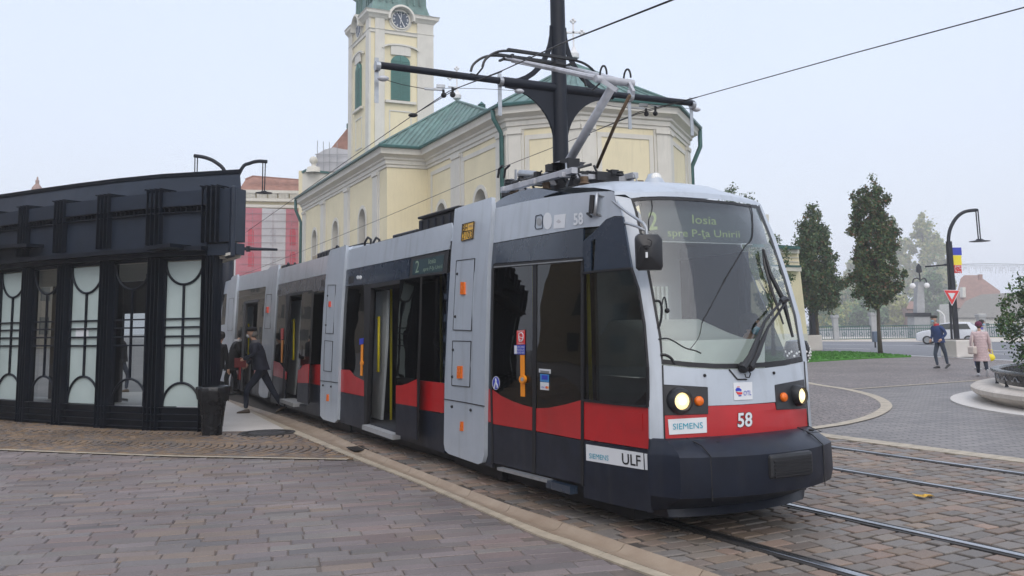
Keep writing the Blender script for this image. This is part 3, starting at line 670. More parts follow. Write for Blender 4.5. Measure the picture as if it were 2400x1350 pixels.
def roofslab(S, u0, u1, z=3.06, v0=0.12):
    mb = MB(); mb2 = []
    prof = [(v0, z-0.12), (v0+.02, z-.03), (v0+.12, z+.02), (WT/2, z+.06), (WT-v0-.12, z+.02), (WT-v0-.02, z-.03), (WT-v0, z-0.3)]
    n = len(prof); vs = [S.w(u, v, zz) for u in (u0, u1) for v, zz in prof]
    fs = [(j, j+1, j+1+n, j+n) for j in range(n-1)]+[tuple(range(n)), tuple(range(n, 2*n))[::-1]]
    mb.add(vs, fs); mb.build('roof', M['tgrey'], TRAM, smooth='auto')
for S, wn in ((S2, 3), (S3, 3), (S4, 3), (S5, 3)): hull(S, 0.0, S.L, wins=wn); roofslab(S, 0.0, S.L)
# -- portals (wheel housings between the sections)
def portal(S, pts, hatches, line, extra=0.0):
    panel('wheel_housing_panel', pts, S.surf, M['tgrey'], TRAM, off=0.045, th=0.05, step=40, smooth=True)
    uf = MB(); S.box(uf, -.1, S.L+.1, 0.18, WT-.18, 0.03, 0.195); uf.build('underfloor_shade_box', M['rubber'], TRAM)  # added black box, keeps the ground dark beneath the portal
    m = MB(); S.box(m, 0.02, S.L-.02, 0.10, 0.55, 0.16, 2.85, 0); S.box(m, 0.0, S.L, WT-.08, WT+.02, 0.2, 3.0, 1); m.build('wheel_housing', [M['intdark'], M['tgrey']], TRAM)
    r = MB(); zs = [(0.10, 2.80), (0.14, 3.02), (0.26, 3.16), (0.6, 3.22), (WT/2, 3.24), (WT-.6, 3.22), (WT-.26, 3.16), (WT-.14, 3.02), (WT-.1, 2.8)]
    n = len(zs); vs = [S.w(u, v, z) for u in (0.0, S.L) for v, z in zs]; r.add(vs, [(j, j+1, j+1+n, j+n) for j in range(n-1)]+[tuple(range(n)), tuple(range(n, 2*n))[::-1]]); r.build('portal_roof', M['tgrey'], TRAM, smooth='auto')
    b = MB()
    for u in (-0.06, S.L-.04): S.box(b, u, u+0.10, 0.06, WT-.06, 0.24, 2.2); S.box(b, u, u+0.10, 0.18, WT-.18, 2.2, 2.95)
    b.build('gangway_bellows', M['rubber'], TRAM)
    for h in hatches:
        o = panel('hatch', h, S.surf, M['tgrey'], TRAM, off=0.049, th=0.003, step=60)
        f = MB(); q = [S.surf.hit(x, y, 0.0495) for x, y in h]
        for i in range(len(q)): f.bar(q[i], q[(i+1) % len(q)], 0.009, 0.009)
        f.build('seam', M['ink'], o)
    if line:
        f = MB(); q = [S.surf.hit(x, y, 0.047) for x, y in line]
        for i in range(len(q)-1): f.bar(q[i], q[i+1], 0.010, 0.010)
        f.build('seam', M['ink'], TRAM)
def lens(name, S, x0, y0, x1, y1, m, th=0.022):
    if th > .02: x0 += 1; x1 -= 1
    panel(name, [(x0+1, y0), (x1, y0), (x1, y1), (x0, y1)], S.surf, m, TRAM, off=0.045+th, th=th, step=None)
portal(P1, [(1066, 490), (1092, 481), (1152, 462), (1153, 489), (1143, 620), (1138, 800), (1135, 960), (1134, 1068), (1130, 1084), (1120, 1088), (1052, 1064), (1043, 1056), (1040, 1040), (1042, 900), (1049, 740), (1057, 600)],
       [[(1070, 611), (1113, 606), (1105, 775), (1062, 773)], [(1061, 799), (1104, 800), (1101, 907), (1059, 903)]], [(1040, 935), (1088, 943), (1135, 952)])
portal(P2, [(772, 591), (775, 586), (811, 575), (806, 640), (800, 720), (794, 850), (792, 960), (791, 984), (784, 991), (757, 983), (750, 974), (751, 860), (758, 720), (766, 620)],
       [[(769, 668), (787, 668), (781, 782), (763, 781)], [(761, 798), (780, 800), (777, 871), (759, 869)]], [(750, 892), (770, 894), (792, 897)])
portal(P3, [(629, 631), (632, 626), (653, 620), (648, 672), (641, 780), (632, 900), (627, 931), (620, 933), (609, 929), (606, 920), (610, 860), (618, 740), (624, 660)], [[(625, 690), (637, 690), (633, 770), (620, 770)]], None)
portal(P4, [(542, 652), (545, 648), (557, 643), (552, 690), (546, 780), (541, 880), (538, 905), (532, 905), (526, 900), (528, 820), (534, 720), (539, 670)], [[(537, 700), (548, 699), (544, 775), (533, 775)]], None)
lens('side_marker_lamp', P1, 1077, 661, 1089, 690, M['orange']); lens('side_marker_lamp', P1, 1069, 858, 1082, 887, M['orange'])
lens('reflector', P1, 1077, 988, 1084, 1010, M['orange'], 0.012); lens('reflector', P2, 764, 924, 769, 940, M['orange'], 0.012)
lens('tail_marker_lamp', P3, 621, 719, 627, 733, M['redlens'], 0.04); lens('side_marker_lamp', P2, 768, 706, 773, 719, M['redlens'], 0.03)
pl = panel('number_plate', [(1084, 526), (1111, 519), (1108, 558), (1081, 565)], P1.surf, M['plate'], TRAM, off=0.055, th=0.008, step=None)
text_on('lettering', 'BH', [(1085, 528), (1096, 525), (1095, 541), (1084, 543.5)], P1.surf, M['ink'], pl, 0.058, 0.004)
text_on('lettering', 'PMB58', [(1099, 528), (1109, 525.5), (1108.5, 532), (1098.5, 534)], P1.surf, M['kerb'], pl, 0.058)
text_on('lettering', '2103', [(1083.5, 546), (1107.5, 540), (1106.5, 556.5), (1082.5, 562)], P1.surf, M['ink'], pl, 0.058, 0.004)
f = MB(); q = [P1.surf.hit(x, y, 0.058) for x, y in [(1084, 526), (1111, 519), (1108, 558), (1081, 565)]]
for i in range(4): f.bar(q[i], q[(i+1) % 4], 0.008, 0.008)
q = [P1.surf.hit(x, y, 0.058) for x, y in [(1083, 544.5), (1109, 538)]]; f.bar(q[0], q[1], 0.006, 0.006); f.build('plate_border', M['ink'], pl)
for x, y in [(1072, 642), (1067, 742), (1062, 820), (1060, 883), (1059, 953), (1103, 961)]: c = P1.surf.hit(x, y, 0.052); bolts = MB(); bolts.ball(c, 0.018, 8); bolts.build('hatch_lock', M['rubber'], TRAM)
for x, y in [(768, 693), (764, 762), (757, 903), (776, 906)]: c = P2.surf.hit(x, y, 0.052); bolts = MB(); bolts.ball(c, 0.018, 8); bolts.build('hatch_lock', M['rubber'], TRAM)
# -- near-side panels, one polygon each in picture coordinates, laid on the real side surface
def rows(S, lst):
    for it in lst:
        nm, mk, off, pts = it[:4]; th = it[4] if len(it) > 4 else 0.02; panel(nm, pts, S.surf, M[mk], TRAM, off=off, th=th, step=48, smooth=True)
rows(S1, [
 ('body_shell', 'rubber', -0.014, [(1150, 560), (1367, 525), (1367, 607), (1155, 624)]),
 ('body_panel', 'tgrey', 0.0, [(1153, 496), (1160, 488), (1225, 473), (1290, 461), (1340, 454), (1390, 449), (1436, 448), (1447, 470), (1459, 506), (1440, 506), (1420, 514), (1405, 530), (1367, 533), (1148, 571)]),
 ('upper_band', 'tblue', 0.001, [(1148, 573), (1367, 535), (1366, 602), (1150, 618)]),
 ('corner_post', 'tblue', 0.001, [(1148, 573), (1157, 572), (1153, 912), (1136, 908), (1143, 620)]),
 ('corner_post', 'tred', 0.001, [(1136, 910), (1152, 913), (1150, 990), (1135, 985)]),
 ('corner_post', 'tskirt', 0.001, [(1135, 987), (1150, 992), (1154, 1096), (1134, 1089)]),
 ('window_frame', 'tblue', 0.001, [(1367, 565), (1405, 531), (1421, 515), (1441, 507), (1459, 508), (1480, 628), (1391, 634), (1396, 562), (1393, 560), (1385, 566), (1384, 636), (1366, 640)]),
 ('window', 'gside', -0.004, [(1394, 561), (1441, 519), (1452, 519), (1478, 624), (1390, 632)], 0.0),
 ('cab_window', 'gside', -0.004, [(1366, 641), (1390, 637), (1480, 629), (1497, 680), (1510, 760), (1518, 860), (1519, 953), (1440, 946), (1366, 938)], 0.0),
 ('cab_panel', 'tred', 0.001, [(1366, 941), (1440, 948), (1519, 956), (1522, 1053), (1366, 1029)]),
 ('cab_skirt', 'tskirt', 0.001, [(1366, 1031), (1522, 1055), (1527, 1201), (1480, 1192), (1368, 1166)]),
])
panel('fuel_flap', [(1462, 966), (1505, 969), (1506, 1010), (1463, 1006)], S1.surf, M['tred'], TRAM, 0.006, 0.004, None)
# cab window rubber edge
def outline(name, S, pts, w, m, off=0.004, closed=True, parent=None):
    f = MB(); q = [S.hit(x, y, off) for x, y in pts]; n = len(q)
    for i in range(n if closed else n-1): f.bar(q[i], q[(i+1) % n], w, w)
    return f.build(name, m, parent or TRAM)
outline('window_seal', S1.surf, [(1366, 641), (1390, 637), (1480, 629), (1497, 680), (1510, 760), (1518, 860), (1519, 953), (1440, 946), (1366, 938)], 0.02, M['rubber'])
st_ = panel('sticker', [(1373, 1041), (1507, 1062), (1509, 1101), (1374, 1079)], S1.surf, M['stickw'], TRAM, 0.005, 0.003, 60)
text_on('lettering', 'SIEMENS', [(1381, 1062), (1426, 1068), (1426, 1080), (1381, 1074)], S1.surf, M['teal'], st_, 0.008, 0.01)
text_on('lettering', 'ULF', [(1457, 1062), (1501, 1068), (1502, 1094), (1458, 1088)], S1.surf, M['ink'], st_, 0.008, 0.012)
panel('sticker', [(1510, 1063), (1517, 1064), (1519, 1102), (1512, 1101)], S1.surf, M['stickw'], TRAM, 0.005, 0.003, None)
text_on('fleet_number', '58', [(1344, 500), (1366, 497), (1367, 526), (1344, 529)], S1.surf, M['stickw'], TRAM, 0.006, 0.03)
panel('emblem', ell(1283, 518, 10, 20), S1.surf, M['stickw'], TRAM, 0.004, 0.002, None)
e2 = panel('emblem', [(1299, 504), (1326, 501), (1323, 534), (1297, 536)], S1.surf, M['stickw'], TRAM, 0.004, 0.002, None); panel('emblem_mark', [(1303, 520), (1309, 514), (1315, 519), (1309, 523)], S1.surf, M['netw'], e2, 0.006, 0.002, None)
outline('loudspeaker', S1.surf, [(1256, 506), (1268, 503), (1272, 508), (1271, 535), (1257, 537), (1254, 532)], 0.008, M['tblue']); panel('speaker_grille', ell(1263, 520, 6, 9, 14), S1.surf, M['conc'], TRAM, 0.004, 0.003, None)
# closed double door of the front section
def door(S, frame, leafs):
    d = panel('door', frame, S.surf, M['rubber'], TRAM, -0.03, 0.02, 60)
    for g, r, k in leafs:
        panel('glass', g, S.surf, M['gside'], d, 0.004, 0.0, 40); panel('red_panel', r, S.surf, M['tred'], d, 0.002, 0.012, 40); panel('lower_panel', k, S.surf, M['tskirt'], d, 0.002, 0.012, 60)
    return d
fr = [(1366, 607), (1367, 1140), (1362, 1140), (1361, 612), (1255, 620), (1253, 1112), (1247, 1110), (1250, 621), (1160, 628), (1157, 1088), (1154, 1087), (1155, 624)]
d1 = panel('door', [(1155, 620), (1366, 603), (1366, 612), (1155, 629)], S1.surf, M['rubber'], TRAM, 0.006, 0.02, 60)
ar = [(1153, 912), (1175, 928), (1200, 940), (1225, 949), (1247, 955)]; ar2 = [(1253, 957), (1285, 956), (1325, 948), (1361, 938)]
panel('glass', [(1157, 628)]+[(1249, 620)]+ar[::-1], S1.surf, M['gside'], d1, 0.004, 0.0, 40)
panel('glass', [(1257, 619), (1361, 611)]+ar2[::-1], S1.surf, M['gside'], d1, 0.004, 0.0, 40)
panel('red_panel', ar+[(1247, 1009), (1152, 993)], S1.surf, M['tred'], d1, 0.004, 0.015, 40); panel('red_panel', ar2+[(1361, 1030), (1254, 1010)], S1.surf, M['tred'], d1, 0.004, 0.015, 40)
panel('lower_panel', [(1153, 994), (1247, 1010), (1248, 1107), (1156, 1085)], S1.surf, M['tskirt'], d1, 0.004, 0.015, 60); panel('lower_panel', [(1254, 1012), (1361, 1032), (1362, 1134), (1254, 1109)], S1.surf, M['tskirt'], d1, 0.004, 0.015, 60)
panel('centre_seal', [(1249, 620), (1257, 619), (1254, 1110), (1247, 1108)], S1.surf, M['rubber'], d1, 0.012, 0.02, 60)
panel('edge_seal', [(1361, 610), (1367, 609), (1367, 1140), (1361, 1138)], S1.surf, M['rubber'], d1, 0.010, 0.02, 60)
panel('edge_seal', [(1152, 628), (1157, 628), (1153, 912), (1156, 1088), (1152, 1086), (1149, 912)], S1.surf, M['rubber'], d1, 0.010, 0.02, 60)
outline('head_rail', S1.surf, [(1158, 626), (1364, 609)], 0.012, M['steel'], 0.03, False, d1)
s2 = panel('mask_sticker', [(1211, 775), (1230, 773), (1230, 807), (1211, 808)], S1.surf, M['redi'], d1, 0.012, 0.003, None)
s3 = panel('notice_sticker', [(1205, 809), (1230, 808), (1230, 831), (1205, 830)], S1.surf, M['bluei'], d1, 0.012, 0.003, None)
panel('pictogram_field', [(1205.5, 810), (1211, 810), (1211, 829), (1205.5, 829)], S1.surf, M['stickw'], d1, 0.016, 0.003, None)
for i, tx in enumerate(['URCARE', 'FELSZALLAS', 'BOARD HERE']): text_on('lettering', tx, [(1212, 811+i*6.5), (1229, 811+i*6.5), (1229, 815.5+i*6.5), (1212, 815.5+i*6.5)], S1.surf, M['stickw'], d1, 0.016)
outline('mask_mark', S1.surf, [(1216, 782), (1222, 779), (1226, 784), (1226, 793), (1222, 800), (1217, 800), (1216, 792)], 0.008, M['stickw'], 0.016, True, d1)
outline('mask_mark', S1.surf, [(1216, 789), (1225, 792), (1225, 798), (1217, 796)], 0.006, M['stickw'], 0.016, True, d1)
text_on('lettering', 'PURTATI', [(1213, 775), (1228, 774), (1228, 778), (1213, 779)], S1.surf, M['stickw'], d1, 0.016); text_on('lettering', 'MASCA', [(1214, 803), (1227, 803), (1227, 806.5), (1214, 806.5)], S1.surf, M['stickw'], d1, 0.016)
panel('orange_strip', [(1219, 832), (1229, 832), (1230, 930), (1220, 929)], S1.surf, M['orst'], d1, 0.012, 0.003, None)
panel('door_button', ell(1223, 889, 7, 10, 16), S1.surf, M['orst'], d1, 0.035, 0.025, None); panel('button_cap', ell(1223, 889, 3, 4.5, 12), S1.surf, M['conc'], d1, 0.042, 0.006, None)
c1 = panel('round_pictogram', ell(1162, 898, 8.5, 16, 24), S1.surf, M['stickw'], d1, 0.012, 0.003, None); panel('pictogram_disc', ell(1162, 898, 7.4, 14.5, 24), S1.surf, M['bluei'], d1, 0.016, 0.003, None)
outline('pictogram_mark', S1.surf, [(1162, 887), (1163, 894), (1160, 903), (1159, 910)], 0.016, M['stickw'], 0.018, False, d1); outline('pictogram_mark', S1.surf, [(1162.5, 896), (1165.5, 903), (1166, 909)], 0.013, M['stickw'], 0.018, False, d1)
panel('card_sticker', [(1263, 864), (1290, 866), (1290, 876), (1263, 873)], S1.surf, M['stickw'], d1, 0.012, 0.003, None); panel('card_sticker', [(1266, 876), (1286, 878), (1286, 896), (1266, 894)], S1.surf, mat('sticker_sky_blue', (0.05, 0.25, 0.55), 0.4, 0, 0), d1, 0.012, 0.003, None)
panel('card_mark', [(1269.5, 879), (1283, 880), (1283, 890), (1269.5, 889)], S1.surf, M['bluei'], d1, 0.016, 0.003, None)
panel('card_sticker', [(1266, 895), (1286, 897), (1286, 915), (1266, 913)], S1.surf, M['stickw'], d1, 0.012, 0.003, None); panel('card_mark', ell(1280.5, 908, 2.4, 3, 10), S1.surf, M['redi'], d1, 0.016, 0.003, None); panel('card_mark', ell(1283.3, 908.3, 2.0, 3, 10), S1.surf, M['orst'], d1, 0.018, 0.003, None)
text_on('lettering', 'VISA', [(1268, 905), (1276, 906), (1276, 910), (1268, 909)], S1.surf, M['bluei'], d1, 0.016)
for s_ in range(2): outline('lettering_line', S1.surf, [(1266, 869+s_*2.8), (1287, 871+s_*2.8)], 0.004, M['ink'], 0.016, False, d1)
stp = MB(); a = S1.surf.hit(1172, 1098, 0.03); b = S1.surf.hit(1288, 1127, 0.03); stp.bar(a, b, 0.07, 0.03); stp.build('step_edge', M['steel'], TRAM)
stp = MB(); a = S1.surf.hit(1288, 1133, 0.02); b = S1.surf.hit(1345, 1149, 0.02); stp.bar(a, b, 0.08, 0.07); stp.build('sill_block', M['tblue'], TRAM)
# section two
rows(S2, [
 ('body_panel', 'tgrey', 0.0, [(817, 586), (1058, 522), (1060, 540), (1053, 584), (811, 633)]),
 ('upper_band', 'tblue', 0.001, [(811, 634), (960, 605), (957, 652), (936, 655), (869, 665), (806, 672)]),
 ('window', 'gside', -0.004, [(806, 673), (866, 666), (863, 740), (857, 860), (853, 892), (831, 881), (819, 866), (795, 864)], 0.0),
 ('body_panel', 'tred', 0.001, [(795, 866), (819, 867), (831, 882), (853, 893), (853, 929), (794, 917)]),
 ('skirt_panel', 'tskirt', 0.001, [(794, 918), (853, 930), (857, 1008), (793, 988)]),
 ('window', 'gside', -0.004, [(985, 651), (1048, 641), (1041, 896), (976, 889)], 0.0),
 ('body_panel', 'tred', 0.001, [(976, 891), (1041, 898), (1040, 968), (974, 958)]),
 ('skirt_panel', 'tskirt', 0.001, [(974, 960), (1040, 970), (1042, 1062), (972, 1040)]),
 ('sill_panel', 'tskirt', -0.03, [(857, 1003), (930, 1027), (974, 1040), (1042, 1062), (1040, 1048), (974, 1024), (930, 1010), (857, 990)]),
])
for pts in ([(853, 667), (869, 665), (858, 1008), (853, 1006)],): panel('door_post', pts, S2.surf, M['rubber'], TRAM, 0.004, 0.06, 60)
panel('door_lintel', [(869, 665), (985, 648), (985, 656), (869, 676)], S2.surf, M['rubber'], TRAM, 0.006, 0.25, 60)
panel('window_post', [(1041, 640), (1050, 639), (1042, 1062), (1036, 1060)], S2.surf, M['tblue'], TRAM, -0.004, 0.03, 60)
dp = panel('destination_display', [(963, 604), (1052, 587), (1047, 640), (959, 652)], S2.surf, M['black'], TRAM, 0.002, 0.02, None)
panel('screen', [(969, 611), (1041, 597), (1037, 636), (966, 645)], S2.surf, mat('display_glass', (0.05, 0.08, 0.09), 0.15, 0, 0.1), dp, 0.005, 0.004, None)
text_on('lettering', '2', [(974, 612), (983, 610), (981, 638), (973, 640)], S2.surf, M['ledside'], dp, 0.011); text_on('lettering', 'Iosia', [(1005, 607), (1022, 603), (1021, 616), (1004, 619)], S2.surf, M['ledside'], dp, 0.011)
text_on('lettering', 'spre P-ţa Unirii', [(992, 627), (1037, 619), (1036, 631), (991, 639)], S2.surf, M['ledside'], dp, 0.011)
panel('air_vent', [(817, 649), (829, 647), (828, 663), (816, 665)], S2.surf, M['black'], TRAM, 0.006, 0.006, None)
for x in (838, 844): panel('warning_light', ell(x, 650, 2.5, 4.5, 12), S2.surf, M['stickw'], TRAM, 0.012, 0.01, None)
panel('notice_sticker', [(842, 794), (852, 792), (851, 806), (842, 808)], S2.surf, M['bluei'], TRAM, 0.006, 0.004, None); panel('orange_strip', [(846, 808), (851, 807), (849, 881), (844, 880)], S2.surf, M['orst'], TRAM, 0.006, 0.004, None); panel('door_button', ell(847, 851, 3.5, 6, 12), S2.surf, M['orst'], TRAM, 0.02, 0.016, None)
def open_leaf(S, q, arcp, off=0.13):
    l = panel('sliding_door', [q[0], q[1], q[2], q[3]], S.surf, M['rubber'], TRAM, off-0.006, 0.03, 50)
    g = [q[0], q[1]]+arcp[::-1]; panel('glass', g, S.surf, M['gside'], l, off, 0.0, 40)
    k = (q[2][1]-q[1][1]); rl = (q[3][0]*0.62+arcp[0][0]*0.38, arcp[0][1]+42*k/381); rr = (q[2][0]*0.62+arcp[-1][0]*0.38, arcp[-1][1]+57*k/381+7*k/381)
    panel('red_panel', arcp+[rr, rl], S.surf, M['tred'], l, off, 0.01, 40); panel('lower_panel', [rl, rr, q[2], q[3]], S.surf, M['tskirt'], l, off-0.001, 0.01, 60)
    return l
open_leaf(S2, [(937, 656), (985, 649), (976, 1031), (927, 1018)], [(928, 903), (940, 903), (955, 899), (967, 893), (976, 889)])
stp = MB(); a = S2.surf.hit(862, 1000, 0.0); b = S2.surf.hit(934, 1024, 0.0); stp.bar(a+S2.i3*0.06, b+S2.i3*0.06, 0.30, 0.07); stp.build('door_step', M['conc'], TRAM)
stp = MB(); a = S2.surf.hit(872, 995, -0.14); b = S2.surf.hit(930, 1010, -0.14); stp.bar(a, b, 0.10, 0.012); stp.build('tread_edge', M['kerbl'], TRAM)
def inner_leaf(S, q, ya, yb, xh, vin=-0.30):
    il = panel('folded_door_leaf', q, S.surf, M['intgrey'], TRAM, vin, 0.04, 60)
    a = S.surf.hit(xh, ya, vin+0.09); b = S.surf.hit(xh-1.0, yb, vin+0.09); m = MB(); m.tube([S.surf.hit(xh-3, ya+2, vin), a, b, S.surf.hit(xh-4, yb-2, vin)], 0.022, 10); m.build('handrail', M['yellow'], il, smooth=True)
inner_leaf(S2, [(882, 684), (908, 680), (905, 800), (893, 984), (870, 978)], 743, 871, 888)
# section three
rows(S3, [
 ('body_panel', 'tgrey', 0.0, [(653, 631), (771, 598), (770, 606), (765, 642), (648, 668)]),
 ('upper_band', 'tblue', 0.001, [(648, 669), (765, 643), (760, 680), (708, 688), (678, 691), (646, 695)]),
 ('window', 'gside', -0.004, [(646, 696), (677, 692), (674, 780), (670, 872), (655, 850), (641, 845)], 0.0),
 ('body_panel', 'tred', 0.001, [(641, 846), (655, 851), (670, 873), (669, 889), (640, 880)]),
 ('skirt_panel', 'tskirt', 0.001, [(640, 881), (669, 890), (666, 952), (634, 940)]),
 ('window', 'gside', -0.004, [(731, 686), (762, 680), (751, 853), (721, 853)], 0.0),
 ('body_panel', 'tred', 0.001, [(721, 855), (751, 854), (749, 903), (720, 897)]),
 ('skirt_panel', 'tskirt', 0.001, [(720, 898), (749, 904), (749, 975), (718, 966)]),
 ('sill_panel', 'tskirt', -0.03, [(634, 942), (749, 977), (749, 962), (634, 928)]),
])
panel('door_post', [(670, 690), (679, 689), (670, 800), (664, 950), (659, 948), (668, 800)], S3.surf, M['rubber'], TRAM, 0.004, 0.06, 60)
panel('door_lintel', [(678, 687), (731, 680), (731, 686), (678, 694)], S3.surf, M['rubber'], TRAM, 0.006, 0.25, 60)
panel('air_vent', [(651, 679), (657, 678), (656, 690), (650, 691)], S3.surf, M['black'], TRAM, 0.006, 0.006, None); panel('air_vent', [(753, 656), (759, 655), (758, 671), (752, 672)], S3.surf, M['black'], TRAM, 0.006, 0.006, None)
panel('notice_sticker', [(658, 770), (664, 769), (663, 795), (658, 796)], S3.surf, M['redi'], TRAM, 0.006, 0.004, None); panel('orange_strip', [(659, 797), (663, 797), (661, 850), (658, 849)], S3.surf, M['orst'], TRAM, 0.006, 0.004, None)
open_leaf(S3, [(708, 686), (731, 682), (721, 948), (696, 941)], [(698, 868), (704, 864), (709, 857), (715, 854), (724, 853)])
inner_leaf(S3, [(684, 706), (705, 704), (700, 800), (689, 925), (672, 920)], 749, 843, 689)
stp = MB(); a = S3.surf.hit(666, 938, 0.0); b = S3.surf.hit(698, 949, 0.0); stp.bar(a+S3.i3*0.06, b+S3.i3*0.06, 0.30, 0.07); stp.build('door_step', M['conc'], TRAM)
# section four and the rear cab
rows(S4, [
 ('body_panel', 'tgrey', 0.0, [(557, 648), (629, 631), (626, 671), (552, 683)]),
 ('window', 'gside', -0.004, [(552, 684), (626, 672), (624, 700), (600, 705), (571, 709), (567, 800), (563, 860), (542, 852)], 0.0),
 ('body_panel', 'tred', 0.001, [(542, 853), (563, 861), (562, 890), (540, 885)]), ('skirt_panel', 'tskirt', 0.001, [(540, 886), (562, 892), (560, 912), (538, 905)]),
 ('window', 'gside', -0.004, [(605, 704), (624, 701), (614, 860), (596, 860)], 0.0), ('body_panel', 'tred', 0.001, [(596, 861), (614, 862), (612, 893), (594, 889)]), ('skirt_panel', 'tskirt', 0.001, [(594, 890), (612, 895), (609, 929), (590, 922)]),
])
panel('door_post', [(571, 708), (576, 707), (568, 915), (563, 913)], S4.surf, M['rubber'], TRAM, 0.004, 0.06, 60); panel('door_lintel', [(574, 706), (606, 701), (606, 707), (574, 712)], S4.surf, M['rubber'], TRAM, 0.006, 0.25, 60)
inner_leaf(S4, [(580, 720), (592, 719), (582, 905), (570, 902)], 760, 840, 583)
rows(S5, [('body_panel', 'tgrey', 0.0, [(541, 656), (540, 668), (531, 760), (526, 895), (505, 890), (510, 770), (516, 690), (522, 668), (530, 660)]),
 ('window', 'gside', 0.002, [(523, 690), (532, 688), (527, 760), (518, 762)], 0.0)])
# ------------------------------------------------------------------ tram front
L0 = S1.surf.hit(1530, 1030); e2d = Vector((0.868, 0.497)).normalized(); f2d = Vector((e2d.y, -e2d.x)); E3 = Vector((e2d.x, e2d.y, 0)); F3 = Vector((f2d.x, f2d.y, 0))
_fp = Plane(L0, F3); _r = _fp.hit(1905, 1004); WF = (_r-L0).dot(E3)
ZB = 0.80
def rake(z): return -0.60*max(0.0, (z-ZB)/2.15)**1.55
def fb(q):
    w = (q-L0).dot(E3)/WF*2-1; w = abs(w); return (0.24*(1-w**2.4) if w < 1 else -0.57*(w-1))+rake(q.z)
FR = Surf(L0, F3, fb); FR.back = F3
_rp = FR.hit(1903, 1006); VR = (_rp-S1.A3).dot(S1.i3); UR = (_rp-S1.A3).dot(S1.d3) #; print('WF', WF, 'VR', VR, 'UR', UR, 'L0', L0, 'top', [((p-L0).dot(E3), (p-L0).dot(F3), p.z) for p in (FR.hit(1479,466), FR.hit(1440,458), S1.surf.hit(1440,458), FR.hit(1778,483))])
def fw(w, s, z): return Vector((L0.x, L0.y, 0))+E3*w+F3*s+Vector((0, 0, z))
wind = [(1479, 466), (1507, 463), (1548, 462), (1589, 463), (1652, 467), (1715, 473), (1778, 483), (1809, 557), (1841, 652), (1866, 740), (1882, 846), (1841, 855), (1790, 861), (1740, 864), (1677, 864), (1614, 860), (1551, 853), (1545, 790), (1526, 683), (1507, 583), (1488, 494)]
panel('windscreen', wind, FR, M['gwind'], TRAM, 0.0, 0.0, 24, smooth=True)
def FP(nm, mk, pts, off=0.0, th=0.025, step=30, parent=None): return panel(nm, pts, FR, M[mk], parent or TRAM, off, th, step, smooth=True)
def inset_band(outer, inner, name, mk, off, th=0.01):
    mb = MB(); n = len(outer)
    for i in range(n): panel(None, [outer[i], outer[(i+1) % n], inner[(i+1) % n], inner[i]], FR, None, None, off, th, 16, mb=mb, mi=0)
    return mb.build(name, M[mk], TRAM)
cx_, cy_ = 1690, 670
inset_band(wind, [(x+(cx_-x)*(0.035 if y < 840 else 0.02), y+(cy_-y)*(0.03 if y < 840 else 0.06)) for x, y in wind], 'windscreen_border', 'rubber', 0.004, 0.003)
# A pillars, front panels
FP('windscreen_pillar', 'tgrey', [(1440, 458), (1479, 465), (1488, 494), (1507, 583), (1526, 683), (1545, 790), (1551, 853), (1554, 902), (1557, 973), (1558, 1032), (1530, 1032), (1523, 1028), (1522, 953), (1518, 860), (1510, 760), (1497, 680), (1480, 629), (1461, 520)], 0.0)
FP('windscreen_pillar', 'tgrey', [(1779, 480), (1783, 479), (1816, 553), (1848, 648), (1875, 740), (1889, 820), (1903, 1006), (1894, 1009), (1890, 957), (1885, 890), (1882, 846), (1866, 740), (1841, 652), (1809, 557)], 0.0)
FP('front_panel', 'tgrey', [(1553, 856), (1614, 862), (1677, 866), (1740, 866), (1790, 863), (1841, 857), (1882, 848), (1885, 889), (1816, 902), (1818, 942), (1738, 948), (1660, 951), (1659, 907), (1554, 901)], 0.0)
FP('front_panel', 'tred', [(1557, 974), (1660, 971), (1660, 952), (1738, 949), (1816, 944), (1820, 961), (1890, 958), (1894, 1010), (1780, 1020), (1660, 1027), (1558, 1031)], 0.0)
for k, q in enumerate(([(1554, 902), (1659, 908), (1660, 970), (1557, 973)], [(1816, 903), (1885, 890), (1890, 957), (1820, 960)])):
    FP('lamp_bezel', 'black', q, 0.004, 0.03)
sb = MB()
for a, b in (((1553, 856), (1558, 1031)), ((1885, 848), (1895, 1010)), ((1558, 1031), (1725, 1024)), ((1725, 1024), (1894, 1010)), ((1709, 866), (1728, 889)), ((1728, 889), (1750, 889))):
    for i in range(8):
        p = FR.hit(a[0]+(b[0]-a[0])*i/8, a[1]+(b[1]-a[1])*i/8, 0.004); q = FR.hit(a[0]+(b[0]-a[0])*(i+1)/8, a[1]+(b[1]-a[1])*(i+1)/8, 0.004); sb.bar(p, q, 0.012, 0.010)
sb.build('seam', M['rubber'], TRAM)
for x, y in ((1652, 880), (1814, 874)): m = MB(); m.ball(FR.hit(x, y, 0.005), 0.014, 10); m.build('washer_nozzle', M['rubber'], TRAM)
def lamp(x, y, rh, rl, label=None):
    p = FR.hit(x, y); n = FR.nor(p); n = (n+Vector((0, 0, -n.z))).normalized(); n = (n*0.65+F3*0.35).normalized(); X = Vector((0, 0, 1)).cross(n).normalized(); Y = n.cross(X); ax = (X, Y, n)
    b = MB(); b.lathe(p, [(rh, -0.02), (rh, .015), (rh*.93, .05), (rl*1.12, .075), (rl*1.02, .07), (rl, .03)], 32, ax); o = b.build('headlight', M['black'], TRAM, smooth='auto')
    g = MB(); g.lathe(p, [(rl, .045), (rl*.8, .058), (rl*.5, .064), (0.001, .068)], 28, ax); g.build('lens', M['headl'], o, smooth=True)
    c = MB(); c.lathe(p, [(rl*.42, .068), (0.001, .080)], 20, ax); c.build('bulb', M['headc'], o, smooth=True); return o
lamp(1592, 939, 0.108, 0.070); lamp(1866, 927, 0.095, 0.068)
